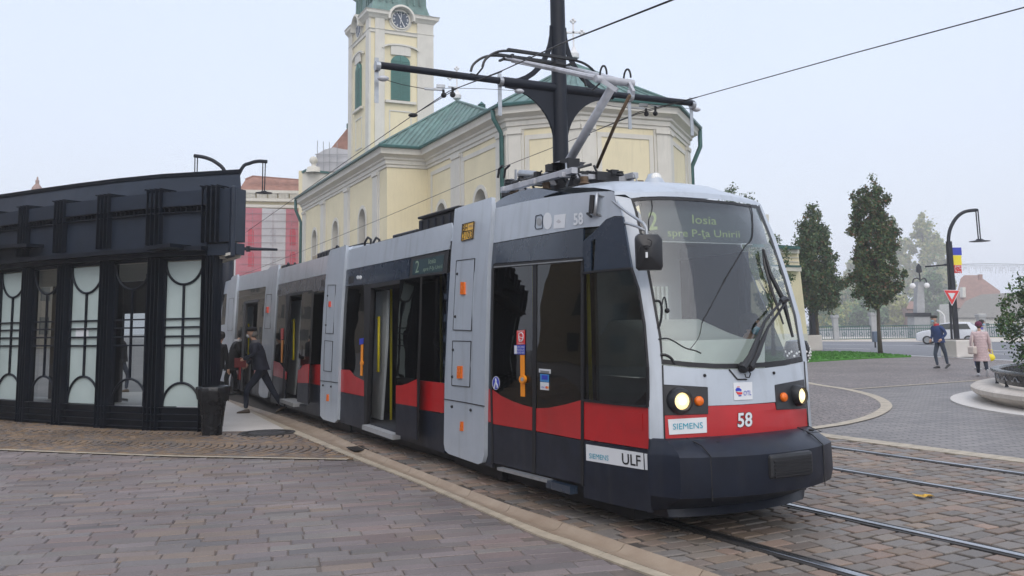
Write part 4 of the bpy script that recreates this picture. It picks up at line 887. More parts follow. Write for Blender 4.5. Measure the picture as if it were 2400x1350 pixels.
def blinker(x, y, r):
    p = FR.hit(x, y); n = FR.nor(p); n = (n*0.6+F3*0.4).normalized(); X = Vector((0, 0, 1)).cross(n).normalized(); Y = n.cross(X)
    b = MB(); b.lathe(p, [(r, 0), (r, .02), (r*.8, .032), (.001, .036)], 24, (X, Y, n)); b.build('indicator_lamp', M['orange'], TRAM, smooth=True)
blinker(1637, 940, 0.040); blinker(1834.5, 931, 0.040)
sg = FP('sticker', 'stickw', [(1566, 983), (1656, 978), (1657, 1014), (1569, 1019)], 0.006, 0.004)
text_on('lettering', 'SIEMENS', [(1577, 993), (1647, 989.5), (1647.5, 1003.5), (1577.5, 1007)], FR, M['teal'], sg, 0.010, 0.008)
o = text_on('fleet_number', '58', [(1728, 967), (1764, 964.5), (1764, 1000.5), (1728.5, 1003)], FR, M['ink'], TRAM, 0.004, 0.055); text_on('fleet_number', '58', [(1728.8, 968), (1763.2, 965.5), (1763.2, 999.5), (1729.2, 1002)], FR, M['stickw'], TRAM, 0.007, 0.022)
og = FP('operator_sticker', 'stickw', [(1719, 897), (1763, 895), (1764, 936), (1721, 938)], 0.006, 0.004)
text_on('lettering', 'OTL', [(1743, 916), (1761, 915), (1761, 926), (1743, 927)], FR, M['bluei'], og, 0.010, 0.0)
mb = MB(); panel(None, [(1724, 913), (1727, 909), (1733, 909), (1738, 913), (1738, 917), (1733, 916), (1725, 917)], FR, None, None, .010, .003, None, mb=mb, mi=0); panel(None, [(1728, 906), (1734, 905.6), (1734, 907.2), (1728, 907.6)], FR, None, None, .010, .003, None, mb=mb, mi=1)
panel(None, [(1725, 918), (1731, 919), (1740, 919.5), (1740, 923), (1735, 925), (1729, 924)], FR, None, None, .010, .003, None, mb=mb, mi=1); panel(None, [(1731, 926.5), (1738, 926), (1738, 928), (1732, 928.5)], FR, None, None, .010, .003, None, mb=mb, mi=0)
mb.build('emblem', [M['bluei'], M['redi']], og)
# destination display behind the top of the glass
dd = panel('destination_display', [(1496, 462), (1774, 480), (1800, 572), (1516, 562)], FR, mat('display_housing', (0.07, 0.09, 0.10), 0.5), TRAM, -0.12, 0.05, 40)
text_on('lettering', '2', [(1519, 496), (1541, 497), (1541, 538), (1521, 540)], FR, M['led'], dd, -0.115, 0.02)
text_on('lettering', 'Iosia', [(1622, 503), (1679, 508), (1680, 527), (1623, 524)], FR, M['led'], dd, -0.115, 0.004)
text_on('lettering', 'spre P-ţa Unirii', [(1564, 536), (1733, 541), (1735, 562), (1566, 560)], FR, M['led'], dd, -0.115, 0.004)
mb = MB(); q = [FR.hit(x, y, -0.10) for x, y in ((1553, 566), (1650, 569), (1763, 573))]; mb.tube(q, 0.005, 6); mb.build('blind_edge', M['stickw'], dd)
# wipers, cracks in the glass
mb = MB(); hub = [FR.hit(1742, 861, 0.03), FR.hit(1757, 858, 0.04)]
for h in hub: mb.ball(h, 0.05, 10, sc=(1, 1, 1))
for pts, r in (([(1742, 863), (1760, 835), (1793, 752), (1834, 703)], [.035, .03, .012, .012]), ([(1757, 860), (1775, 828), (1800, 768), (1846, 702)], [.03, .028, .012, .012]), ([(1846, 702), (1838, 700), (1830, 706)], [.02, .03, .02])):
    mb.tube([FR.hit(x, y, 0.07) for x, y in pts], r, 8)
mb.tube([FR.hit(x, y, 0.05) for x, y in ((1790, 586), (1804, 640), (1836, 704), (1858, 790))], [.012, .022, .026, .014], 6); mb.tube([FR.hit(x, y, 0.03) for x, y in ((1788, 584), (1792, 620), (1812, 690), (1836, 760))], [.010, .014, .014, .008], 6)
mb.tube([FR.hit(x, y, 0.03) for x, y in ((1746, 876), (1748, 884), (1756, 885), (1759, 876), (1755, 868))], .006, 6)
mb.build('wiper', M['black'], TRAM, smooth='auto')
mb = MB()
for pts, r in (([(1527, 468), (1529, 485), (1526, 500), (1521, 516), (1521, 540)], .005), ([(1758, 482), (1763, 500), (1764, 550), (1757, 568), (1745, 580), (1700, 655), (1645, 757)], .006), ([(1645, 757), (1638, 790), (1618, 818)], .003), ([(1534, 705), (1545, 706), (1551, 720), (1550, 745), (1545, 765), (1541, 768)], .010), ([(1551, 720), (1554, 702), (1558, 697), (1562, 712), (1563, 727)], .006), ([(1543, 795), (1563, 793), (1580, 800), (1605, 815), (1630, 822), (1643, 828)], .006), ([(1548, 832), (1560, 832), (1573, 840), (1581, 853)], .012)):
    q = catmull([FR.hit(x, y, 0.006) for x, y in pts], 4); mb.tube(q, r, 5)
mb.ball(FR.hit(1564, 728, 0.01), 0.022, 8); mb.build('glass_crack', M['rubber'], TRAM)
# ---- bumper: lofted outlines at several heights
def outl(z, s0, bul, wl, wr, back, cs):
    pts = []; n = 24
    pts.append(fw(wl, -back, z)); pts.append(fw(wl, -cs, z))
    for i in range(n+1):
        t = -1+2*i/n; w = (wl+wr)/2+(wr-wl)/2*0.90*t; pts.append(fw(w, s0+bul*(1-abs(t)**2.2), z))
    pts.append(fw(wr, -cs, z)); pts.append(fw(wr, -back, z)); return pts
WL, WR = -0.02, WF+0.02
lv = [outl(0.815, 0.02, 0.24, WL+.02, WR-.10, .03, .0), outl(0.80, 0.10, 0.24, WL, WR-.06, .03, .0), outl(0.705, 0.24, 0.24, WL-.01, WR, .03, .0), outl(0.68, 0.265, 0.24, WL-.02, WR+.01, .03, .0), outl(0.45, 0.27, 0.235, WL-.02, WR+.01, .03, .0), outl(0.36, 0.25, 0.23, WL-.02, WR, .03, .0), outl(0.27, 0.05, 0.18, WL, WR-.08, .03, .03), outl(0.235, 0.0, 0.16, WL+.02, WR-.12, .03, .03)]
mb = MB(); k = len(lv[0]); mb.add([p for r in lv for p in r], [(i*k+j, i*k+j+1, (i+1)*k+j+1, (i+1)*k+j) for i in range(len(lv)-1) for j in range(k-1)]+[tuple(range(k)), tuple((len(lv)-1)*k+j for j in range(k))])
BUMP = mb.build('bumper', M['tskirt'], TRAM, smooth='auto'); BUMP.data.set_sharp_from_angle(angle=math.radians(32))
mb = MB(); sk1 = [outl(0.25, 0.02, 0.12, WL+.14, WR-.16, .30, .0), outl(0.17, 0.06, 0.13, WL+.16, WR-.18, .30, .0), outl(0.15, 0.0, 0.12, WL+.18, WR-.2, .30, .0)]
mb.add([p for r in sk1 for p in r], [(i*k+j, i*k+j+1, (i+1)*k+j+1, (i+1)*k+j) for i in range(2) for j in range(k-1)]+[tuple(2*k+j for j in range(k))]); mb.build('track_guard', M['tskirt'], TRAM, smooth='auto')
# coupler grille, seams and latches on the bumper
def bsurf(w, z, s=0.0):
    t = (w-(WL+WR)/2)/((WR-WL)/2*.9); return fw(w, 0.27+0.237*(1-abs(t)**2.2)+s, z)
wc = (WL+WR)/2
gz0 = MB()
gz0.box(fw(wc+.10, 0.50, 0.575), (0.50, 0.06, 0.20), ax=(E3, F3, Vector((0, 0, 1)))); go = gz0.build('coupler_cover', M['black'], TRAM, bevel=0.03)
gm = MB()
for i in range(5): gm.bar(fw(wc-.11, 0.535, 0.495+i*.03), fw(wc+.31, 0.535, 0.495+i*.03), 0.012, 0.012)
gm.build('grille_slat', M['rubber'], go)
sm = MB()
for w in (WL+.30, WR-.34):
    pl_ = [bsurf(w, z, 0.003) for z in (0.34, 0.45, 0.6, 0.69)]+[fw(w-0.02, 0.30, 0.765), fw(w-0.04, 0.14, 0.812)]
    for i in range(len(pl_)-1): sm.bar(pl_[i], pl_[i+1], 0.007, 0.007)
for w in (WL+.45, wc+.05, WR-.38):
    q = [fw(w, 0.30, 0.776), fw(w+.14, 0.30, 0.776), fw(w+.12, 0.17, 0.812), fw(w-.02, 0.17, 0.812)]
    for i in range(4): sm.bar(q[i]+Vector((0, 0, .006)), q[(i+1) % 4]+Vector((0, 0, .006)), 0.005, 0.005)
    if abs(w-wc) > .2: sm.ball(fw(w+.07, 0.25, 0.797), 0.022, 8, sc=(1.3, .8, .6))
sm.build('seam', M['ink'], BUMP)
# ---- roof of the front section
top = [(1440, 457), (1465, 456), (1479, 464.5), (1507, 461), (1548, 460), (1589, 461), (1652, 465), (1715, 471), (1778, 481), (1783, 479)]
topv = [FR.hit(x, y, 0.01) for x, y in top]; brow = [(1440, 448), (1466, 449), (1490, 452), (1515, 450), (1550, 449), (1590, 449), (1650, 452), (1712, 459), (1774, 472), (1781, 477)]
browv = [FR.hit(x, y, 0.0) for x, y in brow]
mb = MB(); n = len(topv); mb.add(topv+browv, [(i, i+1, n+i+1, n+i) for i in range(n-1)]); mb.build('windscreen_header', M['tgrey'], TRAM, smooth='auto')
# loft back
def u_of(p): return (p-S1.A3).dot(S1.d3)
rowsR = [browv]; zE = S1.surf.hit(1300, 459).z
for kk, (du, dz) in enumerate(((0.12, .05), (0.35, .105), (0.8, .13), (1.5, .10))):
    r = []
    for i, p in enumerate(browv):
        v = min(max(0.02, (p-S1.A3).dot(S1.i3)), 2.38); c = (1-abs(v/1.2-1)**3)
        un = u_of(p)+du; sh = 1 if du < 1 else 0
        z = (p.z*(1-min(1, du/0.8))+zE*min(1, du/0.8))+dz*c
        r.append(S1.w(un, v, z))
    rowsR.append(r)
last = []
for i, p in enumerate(browv):
    v = (p-S1.A3).dot(S1.i3); v = min(max(v, .03), 2.35); last.append(S1.w(1.02, v, zE+0.10*(1-abs(v/1.2-1)**3)))
rowsR[-1] = last
mb = MB(); mb.add([p for r in rowsR for p in r], [(i*n+j, i*n+j+1, (i+1)*n+j+1, (i+1)*n+j) for i in range(len(rowsR)-1) for j in range(n-1)]); mb.build('cab_roof', M['tgrey'], TRAM, smooth='auto')
mb = MB(); S1.box(mb, 1.0, S1.L, 0.40, 2.1, zE-.24, zE-.18, 0); S1.box(mb, 1.0, S1.L, 2.2, 2.4, zE-.3, zE+.02, 1); mb.build('roof_well', [M['black'], M['tgrey']], TRAM)
# dark fairing under the pantograph (curved, as seen above the silver panel)
mb = MB(); q = [S1.surf.hit(x, y, -0.10) for x, y in [(1155, 490), (1162, 475), (1183, 461), (1215, 449), (1255, 440)]]; q2 = [S1.surf.hit(x, y, -0.06) for x, y in [(1155, 497), (1190, 487), (1240, 472), (1290, 461), (1340, 454)]]
mb.add(q+q2, [(i, i+1, 6+i, 5+i) for i in range(4)]); mb.add([p+S1.i3*1.9 for p in q]+q, [(i, i+1, 6+i, 5+i) for i in range(4)]); mb.build('roof_fairing', M['tblue'], TRAM, smooth='auto')
# ---- equipment along the roofs (dark boxes, cooling fins, cable loops)
def rbox(S, u0, u1, v0, v1, z0, z1, mk='black', name='roof_equipment', fins=0, bevel=0.02):
    mb = MB(); S.box(mb, u0, u1, v0, v1, z0, z1)
    o = mb.build(name, M[mk], TRAM, bevel=bevel)
    if fins:
        f = MB()
        for i in range(fins): uu = u0+(u1-u0)*(i+.5)/fins; S.box(f, uu-.03, uu+.03, v0-.012, v0+.05, z0+.05, z1-.03)
        f.build('cooling_fin', M['tskirt'], o)
    return o
rbox(S2, 0.05, 1.55, 0.30, 1.9, 3.04, 3.30, fins=6); rbox(S2, 0.10, 1.50, 0.26, 1.95, 3.305, 3.345, 'rubber', 'roof_equipment_lid')
rbox(S2, 1.75, 2.75, 0.35, 1.8, 3.04, 3.20, fins=4); rbox(S2, 2.95, 3.6, 0.40, 1.8, 3.04, 3.17, 'rubber', fins=5); rbox(P2, 0.1, 0.9, 0.45, 1.9, 3.14, 3.235, 'rubber')
rbox(S3, 0.3, 1.7, 0.30, 1.9, 3.04, 3.24, fins=6); rbox(S3, 2.0, 2.35, 0.35, 1.2, 3.04, 3.24, 'kerbl', 'brake_resistor'); rbox(S3, 2.5, 3.8, 0.35, 1.8, 3.04, 3.17, 'rubber', fins=6); rbox(S3, 3.9, 4.5, 0.4, 1.6, 3.04, 3.20)
rbox(S4, 0.2, 1.4, 0.35, 1.8, 3.04, 3.20, fins=5); rbox(S4, 1.6, 2.3, 0.35, 1.2, 3.04, 3.26, 'kerbl', 'brake_resistor'); rbox(S4, 2.6, 4.2, 0.35, 1.8, 3.04, 3.16, 'rubber', fins=4); rbox(P3, 0.05, 0.6, 0.4, 1.9, 3.2, 3.27, 'rubber')
mb = MB()
for S, u in ((S2, 3.75), (S3, 4.7), (S3, .1), (S4, 4.4)):
    for v in (.35, .5): mb.tube([S.w(u, v, 3.08), S.w(u, v, 3.22), S.w(u+.15, v, 3.27), S.w(u+.3, v, 3.2), S.w(u+.3, v, 3.08)], .02, 6)
mb.build('cable_loop', M['rubber'], TRAM, smooth=True)
# roof lamp with a small aerial
p = gy(1533, 420, topv[4].y+0.75); zr = p.z-0.10
mb = MB(); mb.lathe((p.x, p.y, zr-.02), [(0.15, 0), (0.12, .06), (0.07, .14), (.06, .17), (.001, .18)], 20); rl = mb.build('roof_lamp', M['tgrey'], TRAM, smooth=True)
mb = MB(); nn = Vector((0.25, -0.95, 0.05)).normalized(); X = Vector((0, 0, 1)).cross(nn).normalized(); mb.lathe(p+nn*0.06, [(.055, -.03), (.055, 0), (.045, .012), (.001, .018)], 20, (X, nn.cross(X), nn)); mb.build('lens', mat('lamp_glass', (0.75, 0.75, 0.72), 0.15, 0, 0.25, 80), rl, smooth=True)
mb = MB(); a = p+Vector((-.14, 0, -.10)); mb.tube([a, a+Vector((-.06, 0, .16))], .007, 6); mb.build('aerial', M['steel'], TRAM)
# ---- rear-view mirror on its bracket
yc = S1.surf.hit(1395, 470).y-0.25
yc = 7.92
def MP(x, y, d=0.0): return gy(x, y, yc+d)
mb = MB(); mb.tube([S1.surf.hit(1398, 456, .03), MP(1425, 462, .45), MP(1470, 498, .12), MP(1508, 523, -.10), MP(1515, 535, -.15), MP(1516, 580, -.15)], .013, 8); mb.tube([S1.surf.hit(1390, 500, .03), MP(1440, 515, .40), MP(1490, 530, .0), MP(1514, 541, -.15)], .012, 8)
mb.tube([S1.surf.hit(1399, 452, .04), S1.surf.hit(1397, 480, .04), S1.surf.hit(1394, 505, .04)], .016, 8); MIR = mb.build('mirror_arm', M['steel'], TRAM, smooth=True)
mb = MB(); mb.tube([S1.surf.hit(1389, 458, .04), S1.surf.hit(1386, 500, .04)], .028, 10); mb.tube([S1.surf.hit(1376, 500, .03), S1.surf.hit(1386, 508, .03)], .012, 6); mb.build('bracket', M['rubber'], MIR)
mb = MB(); c = MP(1520, 591, -.15); k2 = 1.0
ya = c.y; q = []
fr_ = [(1490, 553), (1496, 548), (1542, 549), (1548, 555), (1552, 560), (1554, 625), (1550, 633), (1498, 634), (1491, 628), (1488, 560)]
ctr = (1521, 592); rim = [gy(x, y, ya) for x, y in fr_]; bk = [gy(ctr[0]+(x-ctr[0])*.94, ctr[1]+(y-ctr[1])*.95, ya-.03) for x, y in fr_]; tp = [gy(ctr[0]+(x-ctr[0])*.28-3, ctr[1]+(y-ctr[1])*.30-2, ya-.085) for x, y in fr_]; fl_ = [p+Vector((0, .03, 0)) for p in rim]
k = len(rim); mb.add(fl_+rim+bk+tp, [(a*k+i, a*k+(i+1) % k, (a+1)*k+(i+1) % k, (a+1)*k+i) for a in range(3) for i in range(k)]+[tuple(3*k+i for i in range(k)), tuple(range(k))[::-1]]); mir = mb.build('mirror', M['black'], TRAM, smooth='auto')
mb = MB(); mb.tube([gy(1515.5, 575, ya-.10), gy(1515.5, 582, ya-.10)], .022, 8); mb.build('mount', M['rubber'], mir); mb = MB(); mb.bar(gy(1515.5, 591, ya-.10), gy(1515.5, 604, ya-.10), .018, .018); mb.build('adjuster', M['stickw'], mir)
mb = MB(); mb.tube(catmull([gy(x, y, ya-.09) for x, y in ((1517, 560), (1527, 565), (1526, 575), (1517, 580))], 4), .004, 5); mb.tube(catmull([gy(x, y, ya-.09) for x, y in ((1515, 577), (1503, 576), (1498, 583), (1497, 589))], 4), .005, 5); mb.build('cable', M['rubber'], mir)
# ---- cab interior and driver's desk
mb = MB()
def CW(w, s, z): return fw(w, s, z)
dprof = [(0.0, 1.2), (0.02, 1.60), (-0.22, 1.66), (-0.62, 1.79), (-0.72, 1.77), (-0.74, 0.7)]
vs = []; 
for w, kx in ((0.10, 0), (0.22, 1), (1.22, 1), (1.45, 0)):
    for s, z in dprof: vs.append(CW(w, s-0.16, z-(0.0 if kx else (0.16 if z > 1.65 else 0.0))))
k = len(dprof); mb.add(vs, [(i*k+j, i*k+j+1, (i+1)*k+j+1, (i+1)*k+j) for i in range(3) for j in range(k-1)]+[tuple(range(k)), tuple(3*k+j for j in range(k))]); mb.build('dashboard', M['dash'], TRAM, smooth='auto')
mb = MB(); mb.add([CW(-.02, -.14, 1.30), CW(WF*.5, .10, 1.30), CW(WF+.02, -.14, 1.30), CW(WF+.02, -.7, 1.30), CW(-.02, -.7, 1.30)], [(0, 1, 2, 3, 4)]); mb.build('window_shelf', M['dash'], TRAM)
mb = MB(); mb.add([CW(.10, -.12, .78), CW(WF*.5, .1, .78), CW(WF-.08, -.12, .78), CW(WF-.08, -.14, 1.32), CW(WF*.5, .08, 1.32), CW(.10, -.14, 1.32)], [(0, 1, 4, 5), (1, 2, 3, 4)]); mb.build('inner_front_lining', M['intdark'], TRAM)
mb = MB(); mb.box(CW(1.15, -1.62, 1.55), (1.1, 0.05, 2.3), ax=(E3, F3, Vector((0, 0, 1)))); mb.build('cab_partition', M['intgrey'], TRAM)
mb = MB(); 
for i in range(5): mb.box(CW(0.95+i*.055, -1.20, 1.85), (0.028, 0.03, 0.55), ax=(E3, F3, Vector((0, 0, 1))), m=0)
mb.box(CW(1.07, -1.24, 1.85), (0.36, 0.02, 0.62), ax=(E3, F3, Vector((0, 0, 1))), m=1); mb.build('cab_equipment', [M['dash'], M['intgrey']], TRAM)
mb = MB(); mb.box(CW(1.52, -1.1, 1.20), (0.46, 0.12, 0.80), ax=(E3, F3, Vector((0, 0, 1)))); mb.box(CW(1.52, -0.78, 0.95), (0.46, 0.46, 0.12), ax=(E3, F3, Vector((0, 0, 1)))); mb.build('driver_seat', M['intdark'], TRAM, bevel=0.04)
DRV = CW(1.60, -0.62, 0)
# ---- pantograph, in the vertical plane over the track centre
PC = Vector((0.71, 11.13, 0)); PD = (Vector((2.33, 8.11, 0))-PC).normalized(); PN = Vector((PD.y, -PD.x, 0)); PN = PN if PN.x > 0 else -PN
pp = Plane(PC, PN)
def PT(x, y, lat=0.0): return pp.hit(x, y)+PN*lat
PAN = thing_part = None
mb = MB(); zb = zE+.20
base = PT(1320, 430); 
for lat in (-.42, .42): mb.bar(PT(1245, 450)+PN*lat, PT(1420, 405)+PN*lat, .08, .07)
for x in (1255, 1330, 1400): mb.bar(PT(x, 448-(x-1255)*.22)+PN*-.5, PT(x, 448-(x-1255)*.22)+PN*.5, .07, .06)
PANO = mb.build('pantograph', M['alum'], TRAM, bevel=.006)
for x, y in ((1262, 446), (1340, 438), (1432, 425)):
    for lat in (-.36, .40):
        c = PT(x, y)+PN*lat; ins = MB(); ins.lathe((c.x, c.y, c.z-.17), [(.045, 0), (.07, .02), (.045, .04), (.07, .07), (.045, .09), (.07, .12), (.045, .14), (.05, .2)], 14); ins.build('insulator', M['rusty'], PANO, smooth='auto')
mb = MB(); mb.tube([PT(1325, 392), PT(1437, 200)], [.056, .050], 14); mb.build('lower_arm', M['alum'], PANO, smooth=True)
mb = MB(); mb.tube([PT(1382, 392, .10), PT(1425, 290, .10), PT(1466, 222, .06)], .020, 8); mb.build('coupling_rod', M['rusty'], PANO, smooth=True)
mb = MB(); kn = PT(1440, 190)
mb.tube([kn-PN*.26, kn+PN*.26], .045, 12)
for lt in (-.17, .17): mb.tube([kn+PN*lt, (kn+PN*lt).lerp(PT(1257, 146)+PN*lt*2.7, .5), PT(1257, 146)+PN*lt*2.7], [.036, .030, .016], 8)
mb.bar(kn+PN*.2, PT(1468, 216, .1), .03, .06); mb.bar(kn-PN*.2, PT(1464, 214, -.1), .03, .05); mb.tube([PT(1400, 186, -.12), PT(1262, 154, -.40)], .009, 6); mb.build('upper_arm', M['alum'], PANO, smooth='auto')
mb = MB()
for lt in (-.15, .18):
    c = kn+PN*lt; mb.tube([c+PD*.07*math.cos(a)+Vector((0, 0, .045+.115*math.sin(a))) for a in [PI*i/10 for i in range(11)]], .012, 6)
mb.build('bump_stop', M['rubber'], PANO, smooth=True)
hd = PT(1257, 142); mb = MB()
ZU = Vector((0, 0, 1))
for du, dz in ((-.17, .05), (.17, .02)):
    c = hd+PD*du+ZU*dz
    pts = [c+PN*-.88+ZU*-.26, c+PN*-.84+ZU*-.16, c+PN*-.70+ZU*-.05, c+PN*-.5, c+PN*0+ZU*.015, c+PN*.5, c+PN*.70+ZU*-.05, c+PN*.84+ZU*-.16, c+PN*.88+ZU*-.26]; mb.tube(catmull(pts, 3), .017, 7); mb.bar(c+PN*-.52+ZU*.012, c+PN*.52+ZU*.012, .055, .035)
for lt in (-.88, .88): mb.tube([hd+PD*-.17+PN*lt+ZU*-.24, hd+PN*lt+ZU*-.30, hd+PD*.17+PN*lt+ZU*-.25], .012, 6)
for lt in (-.45, -.2, .2, .45): mb.bar(hd+PD*-.19+PN*lt+ZU*-.01, hd+PD*.19+PN*lt+ZU*-.03, .03, .025)
mb.bar(hd+PN*-.5+ZU*-.04, hd+PN*.5+ZU*-.04, .03, .03); mb.build('collector_head', M['black'], PANO, smooth='auto')
mb = MB(); c = PT(1335, 415)
mb.box(PT(1338, 422)+ZU*-.05, (.70, .36, .14), ax=(PD, PN, ZU)); mb.box(PT(1352, 396, -.1), (.20, .16, .22), ax=(PD, PN, ZU)); mb.box(PT(1400, 414, .1), (.16, .30, .10), ax=(PD, PN, ZU)); mb.lathe(PT(1222, 446, -.15), [(.14, -.10), (.14, .02), (.10, .03), (.10, .12), (.04, .14), (.001, .15)], 16)
rq = random.Random(21)
for i in range(46):
    q = PT(rq.uniform(1240, 1425), 0); x_ = rq.uniform(1240, 1425); q = PT(x_, 432-(x_-1240)*.10-rq.uniform(-8, 26)*(1-abs(x_-1345)/130), rq.uniform(-.4, .4)); k_ = rq.random()
    if k_ < .4: mb.tube([q, q+PD*rq.uniform(-.16, .16)+PN*rq.uniform(-.12, .12)+ZU*rq.uniform(-.05, .08)], rq.uniform(.010, .022), 6)
    elif k_ < .7: mb.box(q, (rq.uniform(.04, .12), rq.uniform(.03, .10), rq.uniform(.03, .09)), ax=(PD, PN, ZU))
    else: mb.lathe(q, [(.02, -.03), (.045, -.02), (.045, 0), (.03, .01), (.045, .02), (.02, .03)], 10)
for i in range(9):
    q = PT(1262+i*19, 440-i*3.6); mb.tube([q+PN*-.3+ZU*-.06, q+PN*-.38+ZU*.05, q+PN*-.22+PD*.1+ZU*.10], .016, 6)
mb.tube([PT(1213, 420, -.3), PT(1216, 400, -.3), PT(1224, 392, -.3)], .018, 6); mb.tube([PT(1228, 420, -.3), PT(1231, 400, -.3), PT(1241, 391, -.3)], .016, 6)
for i in range(5): mb.lathe(PT(1345, 402-i*3.3, -.24), [(.02, 0), (.075, .012), (.02, .024)], 12)
mb.build('frame_gear', M['black'], PANO)
mb = MB(); mb.tube([PT(1252, 410, -.2), PT(1288, 413, -.2)], .055, 12); mb.tube([PT(1288, 413, -.2), PT(1318, 418, -.2)], .035, 12); mb.tube([PT(1240, 400, -.2), PT(1240, 440, -.2)], .02, 6)
mb.tube([PT(1360, 386, -.2), PT(1378, 400, -.3), PT(1384, 425, -.3), PT(1378, 440, -.3)], .012, 6); mb.build('spring_cylinder', M['steel'], PANO, smooth='auto')
mb = MB(); mb.add([PT(1295, 416, -.18), PT(1330, 383, -.18), PT(1344, 378, -.18), PT(1318, 405, -.18), PT(1295, 425, -.18)]+[PT(1295, 416, .18), PT(1330, 383, .18), PT(1344, 378, .18), PT(1318, 405, .18), PT(1295, 425, .18)], [(0, 1, 2, 3, 4), (9, 8, 7, 6, 5)]+[(i, (i+1) % 5, 5+(i+1) % 5, 5+i) for i in range(5)]); mb.build('arm_foot', M['alum'], PANO)

# ---- far side, floor and ceiling of the front section, tapering to the right-hand pillar
FS = [(UR+.06, VR-.05), (0.35, 2.30), (S1.L, 2.36)]
def fsq(mb, z0, z1, dv0, dv1, m, th=0.05):
    for (u0, v0), (u1, v1) in zip(FS[:-1], FS[1:]):
        h_ = lambda z: 0.46*max(0, z-1.0)*(u0 < 0); q = [S1.w(u0+h_(z0), v0+dv0, z0), S1.w(u1, v1+dv0, z0), S1.w(u1, v1+dv1, z1), S1.w(u0+h_(z1), v0+dv1, z1)]; mb.slabpoly(q, S1.i3, th, m)
mb = MB(); fsq(mb, .22, .93, 0, 0, 1); fsq(mb, .935, 1.22, 0, 0, 0); fsq(mb, 2.5, 2.92, -.05, -.12, 2); mb.build('far_side_panel', [M['tred'], M['tskirt'], M['tgrey']], TRAM)
mb = MB()
for u, v in ((0.35, 2.28), (1.3, 2.33), (2.1, 2.35)): S1.box(mb, u-.05, u+.05, v-.08, v, 1.22, 2.5)
mb.build('far_side_post', M['tskirt'], TRAM)
for (u0, v0), (u1, v1) in zip(FS[:-1], FS[1:]):
    g = MB(); g.add([S1.w(u0+.04, v0-.02, 1.23), S1.w(u1, v1-.02, 1.23), S1.w(u1, v1-.08, 2.5), S1.w(u0+.04+(0.62 if u0 < 0 else 0), v0-.08, 2.5)], [(0, 1, 2, 3)]); g.build('far_side_window', M['gside'], TRAM)
mb = MB(); mb.prism([S1.w(UR+.1, VR-.1, 0), S1.w(.35, 2.25, 0), S1.w(S1.L, 2.32, 0), S1.w(S1.L, .05, 0), S1.w(-.5, .12, 0)], .2, .30); mb.build('floor', M['intdark'], TRAM)
mb = MB(); mb.prism([S1.w(UR+.3, VR-.3, 0), S1.w(.35, 2.1, 0), S1.w(S1.L, 2.2, 0), S1.w(S1.L, .25, 0), S1.w(-.4, .3, 0)], .04, .195); mb.build('underfloor_shade_box', M['rubber'], TRAM)  # black box added to shade the ground under the front section
mb = MB(); mb.prism([S1.w(-.05, 2.1, 0), S1.w(.35, 2.15, 0), S1.w(S1.L, 2.2, 0), S1.w(S1.L, .2, 0), S1.w(-.05, .2, 0)], 2.62, 2.66); mb.build('ceiling', M['intgrey'], TRAM)
for uu in (1.2,):
    s_ = MB(); S1.box(s_, uu-.22, uu+.22, 1.45, 2.2, 0.62, 0.72); S1.box(s_, uu+.17, uu+.25, 1.45, 2.2, 0.72, 1.32); S1.box(s_, uu-.1, uu+.1, 1.55, 2.1, 0.30, 0.62); s_.build('passenger_seat', M['seat'], TRAM, bevel=0.02)
for S, u_, v_ in ((S1, .75, .55), (S1, 1.9, .5), (S2, 1.2, .5), (S2, 3.2, .5), (S3, 1.2, .5), (S3, 3.2, .5)):
    mb = MB(); mb.tube([S.w(u_, v_, .3), S.w(u_, v_, 2.62)], .02, 8); mb.build('grab_pole', M['yellow'], TRAM, smooth=True)
